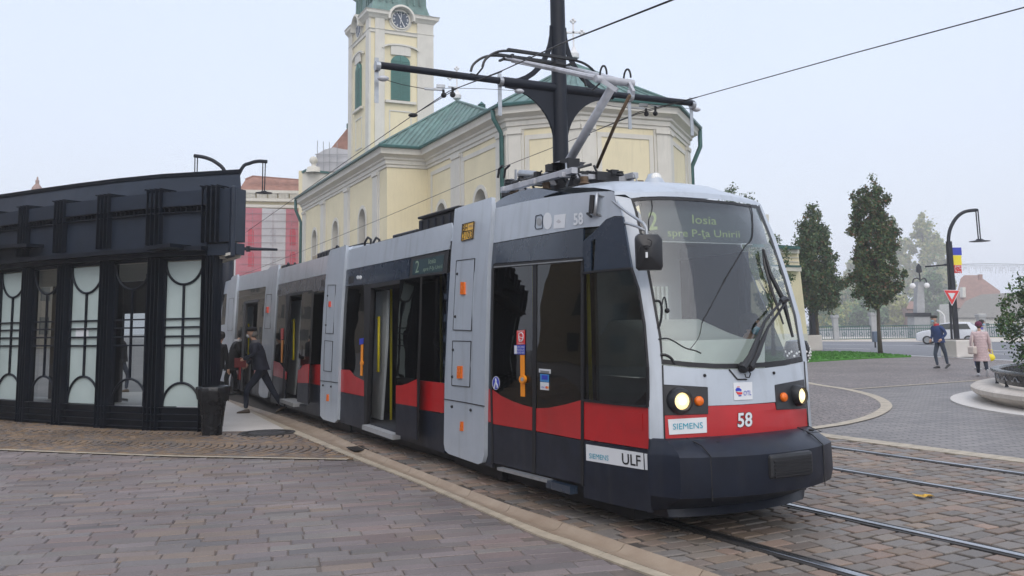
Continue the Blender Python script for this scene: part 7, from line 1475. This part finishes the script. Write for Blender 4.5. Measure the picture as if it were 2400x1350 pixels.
# shrub in the round planter at the right edge
# ------------------------------------------------------------------ round stone bench with the iron planter ring
FC = Vector((15.4, 18.0, 0)); FB = thing('round_bench', 'large round pale stone bench ringing a flower bed', 'bench', FC)
mb = MB(); mb.lathe(FC, [(6.35, -.02), (6.35, .015), (5.6, .015)], 120); mb.build('base_slab', M['slab'], FB, smooth='auto')
mb = MB(); mb.lathe(FC, [(5.60, .0), (5.66, .06), (5.82, .13), (5.92, .21), (5.93, .29), (5.86, .335), (5.70, .345), (5.1, .345), (5.1, .05)], 120); mb.build('seat', M['stone'], FB, smooth='auto')
IR = thing('planter_ring', 'black cast iron planter ring with scroll ornaments on the round bench', 'planter', FC+Z*.345)
mb = MB(); mb.lathe(FC, [(5.38, .40), (5.41, .40), (5.43, .60), (5.50, .62), (5.52, .655), (5.50, .68), (5.35, .68), (5.33, .64), (5.37, .60), (5.35, .40), (5.38, .40)], 120); mb.build('ring', M['iron'], IR, smooth='auto')
for k in range(28):
    a = 2*PI*k/28; mb = MB(); mb.tube([FC+Vector((5.40*math.cos(a), 5.40*math.sin(a), z)) for z in (.345, .38, .43, .58)], [.045, .03, .03, .03], 8); mb.build('foot', M['iron'], IR)
mb = MB()
for k in range(56):
    a = 2*PI*k/56; q = [(-.18, .50), (-.12, .49), (-.09, .52), (-.03, .565), (.0, .57), (.04, .565), (.09, .52), (.13, .49), (.19, .50)]
    mb.tube([FC+Vector(((5.435)*math.cos(a+x/5.4), 5.435*math.sin(a+x/5.4), z)) for x, z in q], .009, 5)
mb.build('scroll_ornament', M['alum'], IR)
mb = MB(); mb.lathe(FC, [(5.1, .34), (.01, .36)], 60); mb.build('soil', M['mortar'], FB)
sbp = (gy(2447, 850, 21).x, 21.2, 0.35)
tree('planter_bush', 'arching dark green bush growing in the iron planter ring', sbp, [(.25, .4), (.6, .62), (1.2, .8), (1.8, .72), (2.2, .35)], 2.3, 5200, .075, [L_DK, L_OL, L_GR], [.55, .25, .2], 77, None, tr=.05, clumps=70, cr=.12, limbs=26, trunk_to=1.9, jag=.22, hollow=.1)
MB_ = gz(1890, 850); rp2 = thing('flower_bowl', 'black round bowl with a white scroll edge just showing behind the tram', 'planter', (gy(1866, 850, 20).x, 20, 0)); c_ = gy(1868, 826, 20)
mb = MB(); mb.lathe((c_.x, 20, c_.z), [(.05, -.27), (.20, -.22), (.26, -.05), (.27, .1), (.22, .24), (.12, .27), (.001, .27)], 24); mb.build('bowl', M['iron'], rp2, smooth='auto'); mb = MB(); mb.lathe((c_.x, 20, 0), [(.2, 0), (.16, .03), (.05, .1), (.05, c_.z-.25)], 16); mb.build('stem', M['iron'], rp2)
mb = MB()
for k in range(30): a = 2*PI*k/30; mb.ball((c_.x+.262*math.cos(a), 20+.262*math.sin(a), c_.z+.05*math.sin(k*2.1)-.02), .026, 6)
for k in range(9): a = 1.0-k*.25; mb.ball((c_.x+.272*math.cos(a)*.98+.01, 19.93, c_.z+.26*math.sin(a)), .022, 6)
mb.build('scroll_edge', M['whitec'], rp2)
# ------------------------------------------------------------------ car
def make_car(name, label, loc, rz, sc=1.0):
    t = thing(name, label, 'car', loc); X = Vector((math.cos(rz), math.sin(rz), 0)); Yv = Vector((-X.y, X.x, 0)); L = Vector(loc)
    def P(x, y, z): return L+(X*x+Yv*y+Z*z)*sc
    # lower body: cross-sections from nose (+x) to tail
    secs = [(2.02, .62, .38, .62), (1.95, .74, .26, .78), (1.55, .82, .22, .92), (0.95, .84, .22, 1.00), (.2, .85, .22, .98), (-1.0, .85, .22, 1.00), (-1.7, .83, .24, 1.02), (-1.98, .76, .30, .98), (-2.03, .70, .42, .80)]
    mb = MB(); vs = []
    for x, w, z0, z1 in secs:
        for y, z in ((-w*.96, z0), (-w, (z0+z1)*.5), (-w*.95, z1-.05), (-w*.86, z1), (w*.86, z1), (w*.95, z1-.05), (w, (z0+z1)*.5), (w*.96, z0)): vs.append(P(x, y, z))
    n = 8; mb.add(vs, [(i*n+j, i*n+(j+1) % n, (i+1)*n+(j+1) % n, (i+1)*n+j) for i in range(len(secs)-1) for j in range(n)]+[tuple(range(n)), tuple((len(secs)-1)*n+j for j in range(n))]); mb.build('body', M['carw'], t, smooth='auto')
    cab = [(1.05, .74, .98, .99), (.40, .66, .97, 1.40), (-.3, .64, .97, 1.50), (-1.3, .64, .98, 1.47), (-1.85, .70, .98, 1.10)]
    mb = MB(); vs = []
    for x, w, z0, z1 in cab:
        for y, z in ((-.78, z0), (-w, z1-.04), (-w+.07, z1), (w-.07, z1), (w, z1-.04), (.78, z0)): vs.append(P(x, y, z))
    n = 6; mb.add(vs, [(i*n+j, i*n+j+1, (i+1)*n+j+1, (i+1)*n+j) for i in range(len(cab)-1) for j in range(n-1)]); mb.build('roof', M['carw'], t, smooth='auto')
    for s_ in (-1, 1):
        for (xa, xb, xc, xd) in ((.92, .40, -.18, -.20), (-.26, -.26, -1.22, -1.42)):
            mb = MB(); o = .012; f = lambda x, z: P(x, s_*(.78-(z-.98)*.26+o+.004), z); mb.add([f(xa, 1.02), f(xb, 1.36), f(xc, 1.42 if xc > -1 else 1.38), f(xd, 1.02)], [(0, 1, 2, 3)]); mb.build('window', M['winglass'], t)
    mb = MB(); mb.add([P(1.06, -.66, 1.01), P(1.06, .66, 1.01), P(.43, .60, 1.38), P(.43, -.60, 1.38)], [(0, 1, 2, 3)]); mb.build('windscreen', M['winglass'], t)
    mb = MB(); mb.add([P(-1.90, -.62, 1.06), P(-1.90, .62, 1.06), P(-1.40, .58, 1.42), P(-1.40, -.58, 1.42)], [(0, 1, 2, 3)]); mb.build('rear_window', M['winglass'], t)
    for x in (1.28, -1.25):
        for s_ in (-1, 1):
            c = P(x, s_*.80, .31); m = MB(); m.lathe(c, [(.001, -.1), (.26, -.1), (.31, -.08), (.31, .06), (.27, .08), (.20, .08)], 24, (X, Z, Yv*s_)); w_ = m.build('wheel', M['rubber'], t, smooth='auto'); m = MB(); m.lathe(c, [(.20, .07), (.18, .085), (.05, .06), (.001, .09)], 20, (X, Z, Yv*s_))
            for k in range(5): a = k*2*PI/5; m.bar(c+Yv*s_*.09, c+Yv*s_*.09+(X*math.cos(a)+Z*math.sin(a))*.2, .05, .03)
            m.build('rim', M['steel'], w_, smooth='auto')
    for s_ in (-1, 1): m = MB(); m.ball(P(1.86, s_*.58, .68), .11*sc, 10, sc=(1, 1, .8)); m.build('headlight', M['alum'], t, smooth=True); m = MB(); m.box(P(-1.99, s_*.62, .88), (.1*sc, .16*sc, .22*sc), ax=(X, Yv, Z)); m.build('tail_light', M['redlens'], t); m = MB(); m.ball(P(.78, s_*.92, 1.02), .09*sc, 8); m.build('mirror', M['carw'], t)
    m = MB(); m.box(P(-2.04, 0, .66), (.02*sc, .52*sc, .12*sc), ax=(X, Yv, Z)); m.build('number_plate', M['stickw'], t); return t
cp = gy(2222, 795, 66); make_car('parked_car', 'small white car parked beside the balustrade', (cp.x+.1, 66, -.02), math.radians(148), 1.05)
# ------------------------------------------------------------------ people
SKIN = mat('skin', (0.50, 0.30, 0.21), 0.55, 0, 0.08); MASKM = mat('face_mask_blue', (0.30, 0.50, 0.62), 0.7, 0, 0.05); MASKW = mat('face_mask_pale', (0.62, 0.64, 0.66), 0.7, 0, 0.05)
def skin_mesh(nodes, edges, mats, fmat, sub=2):
    """nodes: {name: (pos, radius)}; returns mesh data"""
    names = list(nodes); idx = {k: i for i, k in enumerate(names)}; me = bpy.data.meshes.new('s'); me.from_pydata([nodes[k][0] for k in names], [(idx[a], idx[b]) for a, b in edges], [])
    o = bpy.data.objects.new('s', me); COL.objects.link(o); md = o.modifiers.new('sk', 'SKIN'); md.use_smooth_shade = True
    lay = me.skin_vertices[0] if me.skin_vertices else None
    if lay is None: 
        bm = bmesh.new(); bm.from_mesh(me); bm.verts.layers.skin.new(); bm.to_mesh(me); bm.free(); lay = me.skin_vertices[0]
    for i, k in enumerate(names):
        r = nodes[k][1]; r = r if isinstance(r, tuple) else (r, r); lay.data[i].radius = r; lay.data[i].use_root = (i == 0)
    sb = o.modifiers.new('ss', 'SUBSURF'); sb.levels = sub; sb.render_levels = sub
    dg = bpy.context.evaluated_depsgraph_get(); dg.update(); out = bpy.data.meshes.new_from_object(o.evaluated_get(dg)); bpy.data.objects.remove(o)
    V = [v.co.copy() for v in out.vertices]; Fc = [tuple(p.vertices) for p in out.polygons]; bpy.data.meshes.remove(out); return V, Fc
def person(label, base, heading, h=1.72, pose=None, top=(.05, .06, .09), legs=(.03, .04, .07), shoe=(.02, .02, .02), hat=None, mask=None, hair=(.03, .02, .015), collar=None, coat=0.0, bulk=1.0, group=None, seated=False, shoew=None, name='person'):
    """local frame: +x is the way the person faces, +y their left"""
    p = dict(lean=.05, lf=.18, lb=-.20, kf=.06, kb=-.10, hb=0.0, ra=(.12, -.25, .75), la=(.10, .25, .75), head=(.06, 0), stoop=0.0); p.update(pose or {})
    t = thing(name, label, 'person', base, group); s = h/1.72; B = Vector(base); c_, s_ = math.cos(heading), math.sin(heading)
    def L(x, y, z): return B+Vector((c_*x-s_*y, s_*x+c_*y, z))*s
    hipz = .90 if not seated else .50; ln = p['lean']; ch = 1.36 if not seated else .96; dz = ch-1.36
    N_ = {}; E_ = []
    N_['pelvis'] = (L(0, 0, hipz), .125*bulk)
    N_['waist'] = (L(ln*.35, 0, hipz+.20), .125*bulk); N_['chest'] = (L(ln*.8, 0, hipz+.38), .145*bulk); N_['neckb'] = (L(ln+.0+p['stoop']*.5, 0, hipz+.54), .07); hx, hy = p['head']; hx += ln+p['stoop']
    N_['neck'] = (L(hx-.03, hy*.5, hipz+.62), .052); 
    E_ += [('pelvis', 'waist'), ('waist', 'chest'), ('chest', 'neckb'), ('neckb', 'neck')]
    for sd, key, hk in ((1, 'l', 'la'), (-1, 'r', 'ra')):
        hx_, hy_, hz_ = p[hk]; sh = L(ln, sd*.175*bulk, hipz+.50); hand = L(hx_, hy_, hz_+(dz if seated else 0)); el = (sh+hand)/2; d = (hand-sh); reach = .52*s; k = math.sqrt(max(0.0, (reach/2)**2-(min(d.length, reach*.99)/2)**2)); el = el+L(-k*.8, sd*k*.55, -k*.15)-L(0, 0, 0)
        N_[key+'sh'] = (sh, .068*bulk); N_[key+'el'] = (el, .052*bulk); N_[key+'wr'] = (hand, .036); E_ += [('neckb' if False else 'chest', key+'sh'), (key+'sh', key+'el'), (key+'el', key+'wr')]
        if seated: kn = L(.42, sd*.12, .50); an = L(.44, sd*.11, .09)
        else:
            f = p['lf'] if sd == 1 else p['lb']; kk = p['kf'] if sd == 1 else p['kb']; up = p.get('lu', 0) if sd == 1 else p.get('ru', 0); an = L(f, sd*.09, .09+up); kn = L(f*.5+kk, sd*.095, .48+up*.4)
        N_[key+'hip'] = (L(0, sd*.085, hipz-.04), .088*bulk); N_[key+'kn'] = (kn, .062*bulk); N_[key+'an'] = (an, .048); E_ += [('pelvis', key+'hip'), (key+'hip', key+'kn'), (key+'kn', key+'an')]
    V, Fc = skin_mesh(N_, E_, None, None)
    mb = MB(); hz = (hipz-.02)*s
    skm, tm, lm, shm = 0, 1, 2, 3
    ha = (N_['lhip'][0]+N_['rhip'][0])/2; 
    for f in Fc: pass
    fm = []
    legn = [N_[k][0] for k in ('lkn', 'rkn', 'lan', 'ran', 'lhip', 'rhip')]
    def segd(q, a, b): ab = b-a; tt = max(0, min(1, (q-a).dot(ab)/ab.length_squared)); return (q-(a+ab*tt)).length
    legseg = [(N_[k+'hip'][0], N_[k+'kn'][0]) for k in 'lr']+[(N_[k+'kn'][0], N_[k+'an'][0]) for k in 'lr']; topseg = [(N_['pelvis'][0], N_['waist'][0]), (N_['waist'][0], N_['chest'][0]), (N_['chest'][0], N_['neckb'][0])]+[(N_[k+'sh'][0], N_[k+'el'][0]) for k in 'lr']+[(N_[k+'el'][0], N_[k+'wr'][0]) for k in 'lr']; neckseg = [(N_['neckb'][0].lerp(N_['neck'][0], .4), N_['neck'][0])]
    for f in Fc:
        q = sum((V[i] for i in f), Vector())/len(f); dl = min(segd(q, *x) for x in legseg)-.02; dt = min(segd(q, *x) for x in topseg); dn = min(segd(q, *x) for x in neckseg)
        fm.append(lm if dl < min(dt, dn) else (skm if dn < dt-.01 else tm))
    n0_ = len(mb.v); mb.v += [tuple(v) for v in V]; mb.f += Fc; mb.m += fm
    # head with brow, nose, chin and ears
    hc = L(hx+.02, hy, hipz+.765); fx = Vector((c_, s_, 0)); fy = Vector((-s_, c_, 0)); tl = -p.get('nod', .0)
    nlat, nlon = 14, 18; vs = []
    for i in range(nlat+1):
        th = PI*i/nlat; 
        for j in range(nlon):
            a = 2*PI*j/nlon; x, y, z = math.sin(th)*math.cos(a), math.sin(th)*math.sin(a), -math.cos(th)
            rx, ry, rz_ = .098, .076, .122
            if z < -.2: ry *= 1+(z+.2)*.42; rx *= 1+(z+.2)*.18
            X_ = x*rx; Y_ = y*ry; Z_ = z*rz_
            if x > .5 and abs(y) < .38:
                if -.32 < z < .08: X_ += .026*(1-abs(y)/.38)*(1-abs(z+.14)/.22 if abs(z+.14) < .22 else 0)
                if .10 < z < .3: X_ += .006
                if z < -.75: X_ += .012
            if x > .55 and .22 < abs(y) < .55 and -.02 < z < .14: X_ -= .010
            if abs(x) < .25 and abs(y) > .9 and abs(z) < .25: Y_ += math.copysign(.016, y)
            X2 = X_*math.cos(tl)-Z_*math.sin(tl); Z2 = X_*math.sin(tl)+Z_*math.cos(tl)
            vs.append(hc+(fx*X2+fy*Y_+Z*Z2)*s)
    mb.add(vs, [(i*nlon+j, i*nlon+(j+1) % nlon, (i+1)*nlon+(j+1) % nlon, (i+1)*nlon+j) for i in range(nlat) for j in range(nlon)], skm)
    mb.tube([N_['neckb'][0]+Z*.02, N_['neck'][0], hc-Z*.07*s], [.058*s, .05*s, .05*s], 12, m=skm)
    for k, sd in (('l', 1), ('r', -1)):              # hands: palm, four fingers, thumb
        w = N_[k+'wr'][0]; d = (w-N_[k+'el'][0]).normalized(); out = fy*sd; side = d.cross(out)
        if side.length < .1: side = fx.copy()
        side.normalize(); nrm = side.cross(d).normalized(); pc = w+d*.05*s
        mb.tube([w-d*.01, w+d*.03*s, w+d*.085*s], [.030*s, .036*s, .030*s], 10, m=skm)
        for i, fl_ in enumerate((.062, .072, .068, .052)):
            o = side*(.027-.018*i)*s; b0 = w+d*.078*s+o; b1 = b0+(d*.9-nrm*sd*.2)*fl_*.5*s; b2 = b1+(d*.55-nrm*sd*.75)*fl_*.5*s; mb.tube([b0, b1, b2], [.0095*s, .0088*s, .007*s], 6, m=skm)
        b0 = w+d*.03*s+side*.03*s; b1 = b0+(side*.7+d*.6)*.032*s; b2 = b1+(d*.9-nrm*sd*.3)*.028*s; mb.tube([b0, b1, b2], [.012*s, .011*s, .008*s], 6, m=skm)
        an = N_[k+'an'][0]; kn = N_[k+'kn'][0]; tilt = p.get('toe_'+k, 0.0)
        tp = fx*math.cos(tilt)+Z*(-math.sin(tilt)); n_ = 10; rr = []
        upv = Z*math.cos(tilt)+fx*math.sin(tilt)
        for u, wd, hh in ((-.085, .030, .05), (-.06, .040, .085), (.02, .042, .085), (.09, .048, .060), (.15, .044, .045), (.18, .025, .030)):
            for j in range(n_): a = 2*PI*j/n_; rr.append(an-upv*.09*s+tp*u*s+fy*wd*math.cos(a)*s+upv*(hh*.5+hh*.5*math.sin(a))*s)
        mb.add(rr, [(i*n_+j, i*n_+(j+1) % n_, (i+1)*n_+(j+1) % n_, (i+1)*n_+j) for i in range(5) for j in range(n_)]+[tuple(range(n_)), tuple(5*n_+j for j in range(n_))], shm)
    nm = 'cloth_%s_%s' % ('_'.join('%02d' % int(x*100) for x in top), 'a'); nl = 'cloth_%s_b' % '_'.join('%02d' % int(x*100) for x in legs)
    TM = mat(nm, top, .8, 0, .18, 9, .5, 14); LM = mat(nl, legs, .85, 0, .2, 10, .4, 18); SM = mat('shoe_%02d_%02d' % (int(shoe[0]*100), int(shoe[1]*100)), shoe, .5)
    body = mb.build('body', [SKIN, TM, LM, SM], t, smooth=True)
    # jacket or coat: torso shell with a clean hem
    lows = .06-coat; rg = []; n_ = 20
    secs = [(hipz-.02+lows*1.0-.02, .158+.05*min(1, coat*2), .185+.05*min(1, coat*2), 0.0), (hipz-.01+lows*.4, .155+.02*min(1, coat*2), .18, .1), (hipz+.20, .135, .165, .45), (hipz+.38, .145, .185, .85), (hipz+.49, .120, .165, 1.0), (hipz+.555, .075, .09, 1.0)]
    for z, rx, ry, lf in secs:
        for j in range(n_): a = 2*PI*j/n_; wv = 1+.02*math.sin(3*a+z*9); rg.append(L(ln*lf+rx*bulk*wv*math.cos(a)+(p['stoop']*.4*lf if lf > .9 else 0), ry*bulk*wv*math.sin(a), z))
    m = MB(); k6 = len(secs); m.add(rg, [(i*n_+j, i*n_+(j+1) % n_, (i+1)*n_+(j+1) % n_, (i+1)*n_+j) for i in range(k6-1) for j in range(n_)]); m.build('jacket' if coat < .2 else 'coat', TM, t, smooth=True)
    if coat > .2:
        m = MB()
        for z in np.arange(hipz+lows, hipz+.5, .085):
            i_ = max(0, min(k6-2, sum(1 for q in secs if q[0] < z)-1)); f_ = (z-secs[i_][0])/(secs[i_+1][0]-secs[i_][0]); rx = secs[i_][1]*(1-f_)+secs[i_+1][1]*f_; ry = secs[i_][2]*(1-f_)+secs[i_+1][2]*f_; lf = secs[i_][3]*(1-f_)+secs[i_+1][3]*f_
            m.tube([L(ln*lf+(rx+.002)*bulk*math.cos(a), (ry+.002)*bulk*math.sin(a), z) for a in [2*PI*j/20 for j in range(21)]], .009*s, 5, cap=False)
        m.build('quilting', TM, t, smooth=True)
    if collar:
        m = MB(); ccol = L(ln+p['stoop']*.6+.01, 0, hipz+.56); m.lathe(ccol, [(.095*s, -.03*s), (.085*s, .06*s), (.075*s, .055*s), (.07*s, 0)], 18); m.build('collar', mat('collar_%02d_%02d' % (int(collar[0]*100), int(collar[2]*100)), collar, .8), t, smooth=True)
    R3 = (fx, fy, Z)
    if hat:
        m = MB(); kind, hcm = hat; hm = mat('hat_%02d_%02d' % (int(hcm[0]*100), int(hcm[1]*100)), hcm, .85, 0, .15, 20, .4, 60)
        if kind == 'flat': m.lathe(hc+Z*.045*s-fx*.005*s, [(.100*s, -.005*s), (.118*s, .02*s), (.115*s, .055*s), (.07*s, .085*s), (.001, .09*s)], 20, R3); m.lathe(hc+Z*.05*s+fx*.06*s, [(.001, .012*s), (.085*s, .008*s), (.09*s, 0), (.001, -.004*s)], 16, R3)
        elif kind == 'knit': m.lathe(hc+Z*.005*s-fx*.008*s, [(.108*s, -.02*s), (.116*s, .01*s), (.112*s, .06*s), (.085*s, .11*s), (.04*s, .135*s), (.001, .14*s)], 20, R3, sx=1.04)
        m.build('hat', hm, t, smooth=True)
    m = MB(); hm2 = mat('hair_%02d' % int(hair[0]*100), hair, .7, 0, .2, 30)
    if not hat: m.lathe(hc+Z*.0*s-fx*.012*s, [(.088*s, -.05*s), (.106*s, -.01*s), (.104*s, .06*s), (.075*s, .11*s), (.001, .132*s)], 18, R3); 
    m.ball(hc-fx*.045*s-Z*.02*s, .078*s, 14, sc=(1, 1, 1.05)); m.build('hair', hm2, t, smooth=True)
    if mask:
        m = MB(); m.ball(hc+fx*.058*s-Z*.052*s, .060*s, 12, sc=(.95 if abs(c_) > .7 else .9, .95 if abs(s_) > .7 else .9, .85)); mk_ = m.build('face_mask', mask, t, smooth=True); m = MB()
        for sd in (-1, 1): m.tube([hc+fx*.07*s+fy*sd*.045*s-Z*.02*s, hc+fy*sd*.085*s], .003, 4)
        m.build('ear_loop', mask, mk_)
    m = MB()
    for sd in (-1, 1): m.ball(hc+fx*.088*s+fy*sd*.030*s+Z*.012*s, .011*s, 8)
    m.build('eye', M['ink'], t)
    return t, L, N_
# man stepping away from the tram, to the left
pb = gz(612, 967); hd_ = math.radians(186)
mn, L, NN = person('man in dark jacket and cap striding from the tram with a red folder', (pb.x, pb.y, 0), hd_, 1.74, dict(lean=.13, lf=.30, lb=-.42, kf=.14, kb=.02, head=(.08, 0), ra=(.34, -.20, 1.00), la=(.36, .16, 1.12), toe_r=.35, ru=.03), (.014, .018, .034), (.012, .018, .036), (.075, .055, .04), ('flat', (.01, .01, .012)), MASKW, (.2, .19, .18), (.10, .10, .11), 0.03, 1.16)
mb = MB(); h_ = NN['lwr'][0]; X_ = Vector((math.cos(hd_), math.sin(hd_), 0)); mb.box(h_+X_*.06-Z*.07, (.24, .012, .20), ax=(X_, Vector((-X_.y, X_.x, 0)), Z)); o = mb.build('folder', mat('folder_red', (.16, .02, .02), .5)); tag(o, 'dull red folder held by the striding man in the cap', 'folder')
pb = gz(541, 926); person('person in a black coat boarding at the farthest open tram door', (pb.x, pb.y, 0), math.radians(25), 1.70, dict(lean=.14, lf=.12, lb=-.10, head=(.10, 0), ra=(.40, -.15, 1.05), la=(.30, .2, 1.0)), (.006, .006, .008), (.008, .008, .010), (.01, .01, .01), None, None, (.02, .018, .016), (.35, .35, .36), .25, 1.15)
pb = gz(508, 940); person('person in black half hidden behind the pavilion end post', (pb.x, pb.y, 0), math.radians(70), 1.66, dict(lf=.06, lb=-.06, ra=(.10, -.26, .80), la=(.10, .26, .8)), (.007, .007, .009), (.02, .02, .025), (.02, .02, .02), None, None, (.02, .02, .02), None, .1, 1.05)
pb = gz(284, 920); person('man in jeans and brown shoes seen through the clear pavilion glass', (pb.x, pb.y, 0), math.radians(200), 1.76, dict(lean=.03, lf=.20, lb=-.12, la=(.25, .15, 1.1), ra=(.2, -.15, 1.1)), (.010, .010, .013), (.05, .07, .11), (.16, .10, .05), ('flat', (.25, .25, .25)), MASKW, (.02, .02, .02), None, .05, 1.0)
# driver and passengers
person('tram driver wearing a pale mask behind the windscreen', (DRV.x, DRV.y, .55), math.atan2(F3.y, F3.x)+.2, 1.60, dict(lean=.06, la=(.35, .15, 1.05), ra=(.35, -.2, 1.05)), (.03, .04, .05), (.02, .02, .03), (.02, .02, .02), None, MASKM, (.015, .012, .01), None, 0, 1.0, seated=True)
q = S2.w(1.75, .95, .28); person('passenger in black standing inside the nearest open door', (q.x, q.y, .30), math.atan2(-S2.i3.y, -S2.i3.x)+1.2, 1.72, dict(ra=(.25, -.15, 1.1), la=(.25, .15, 1.1)), (.008, .008, .010), (.01, .01, .012), (.01, .01, .01), None, None, (.02, .015, .012), None, .1, 1.1)
q = S2.w(0.55, .62, .28); person('passenger in a light blue jacket seated behind the tram window', (q.x, q.y, .42), math.atan2(S2.d3.y, S2.d3.x), 1.70, dict(la=(.3, .15, 1.0), ra=(.3, -.15, 1.0)), (.30, .38, .58), (.03, .03, .05), (.02, .02, .02), None, None, (.3, .28, .25), None, 0.05, 1.15, seated=True)
# right-hand pedestrians
pb = gz(2206, 863); person('man in a navy jacket with red collar and flat cap, hands in pockets', (pb.x, pb.y, 0), math.radians(200), 1.82, dict(lean=.07, lf=-.20, lb=.06, kf=-.03, kb=.10, lu=.04, toe_l=.5, head=(.08, 0), ra=(.14, -.23, .98), la=(.14, .23, .98)), (.012, .035, .12), (.035, .05, .075), (.02, .02, .022), ('flat', (.025, .025, .022)), MASKM, (.25, .24, .23), (.42, .02, .03), 0.05, 1.12)
pb = gz(2304, 882); wm, L, NN = person('woman in a long pale pink quilted coat and plum knit hat walking away', (pb.x, pb.y, 0), math.radians(75), 1.60, dict(lean=.06, lf=.20, lb=-.24, kf=.05, kb=.10, ru=.10, toe_r=1.0, head=(.03, 0), ra=(.16, -.30, .86), la=(.02, .30, .86)), (.50, .38, .38), (.012, .014, .03), (.45, .45, .47), ('knit', (.12, .02, .06)), None, (.05, .03, .02), None, .42, 1.18)
w_ = NN['rwr'][0]; yb_ = thing('handbag', 'bright yellow handbag carried by the woman in pink', 'handbag', w_-Z*.2); mb = MB(); mb.ball(w_-Z*.24, .15, 14, sc=(1.0, .5, .75)); mb.build('bag_body', M['yellow'], yb_, smooth=True); mb = MB(); mb.tube([w_+Vector((-.09, 0, -.16)), w_+Vector((-.06, 0, .0)), w_+Vector((.06, 0, .0)), w_+Vector((.09, 0, -.16))], .012, 6); mb.build('strap', M['yellow'], yb_)
w_ = NN['lhip'][0]; wb_ = thing('handbag', 'cream shoulder bag on the left hip of the woman in pink', 'handbag', w_); bc_ = w_+Vector((-.24, -.12, .0)); mb = MB(); mb.box(bc_, (.16, .26, .24), ax=(Vector((.96, .28, 0)), Vector((-.28, .96, 0)), Z)); mb.build('bag_body', mat('cream_leather', (.52, .45, .40), .5), wb_, bevel=.04); mb = MB(); mb.tube([bc_+Z*.12, NN['lsh'][0]+Z*.09, bc_+Vector((.1, .2, .12))], .012, 6); mb.build('strap', MATS['cream_leather'], wb_)
pb = gz(2316, 868); person('dark haired woman in a white jacket half hidden beside the pink coat', (pb.x+.1, pb.y+.6, 0), math.radians(-60), 1.66, dict(lf=.10, lb=-.14, head=(.05, 0)), (.50, .50, .50), (.03, .05, .14), (.4, .4, .42), None, MASKM, (.02, .012, .01), (.10, .09, .30), .0, 1.0)
# ------------------------------------------------------------------ fog
hz = MB(); hz.box((60, 210, 46), (700, 560, 94)); o = hz.build('haze', M['conc']); o.data.materials.clear()
hm = bpy.data.materials.new('fog_air'); hm.use_nodes = True; t_ = hm.node_tree; t_.nodes.clear(); ou = t_.nodes.new('ShaderNodeOutputMaterial'); pv = t_.nodes.new('ShaderNodeVolumePrincipled')
pv.inputs['Color'].default_value = (0.985, 0.99, 1.0, 1); pv.inputs['Density'].default_value = 0.0011; pv.inputs['Anisotropy'].default_value = 0.0
t_.links.new(pv.outputs[0], ou.inputs['Volume']); o.data.materials.append(hm); tag(o, kind='stuff'); o['label'] = 'pale morning fog filling the square'; o['category'] = 'fog'
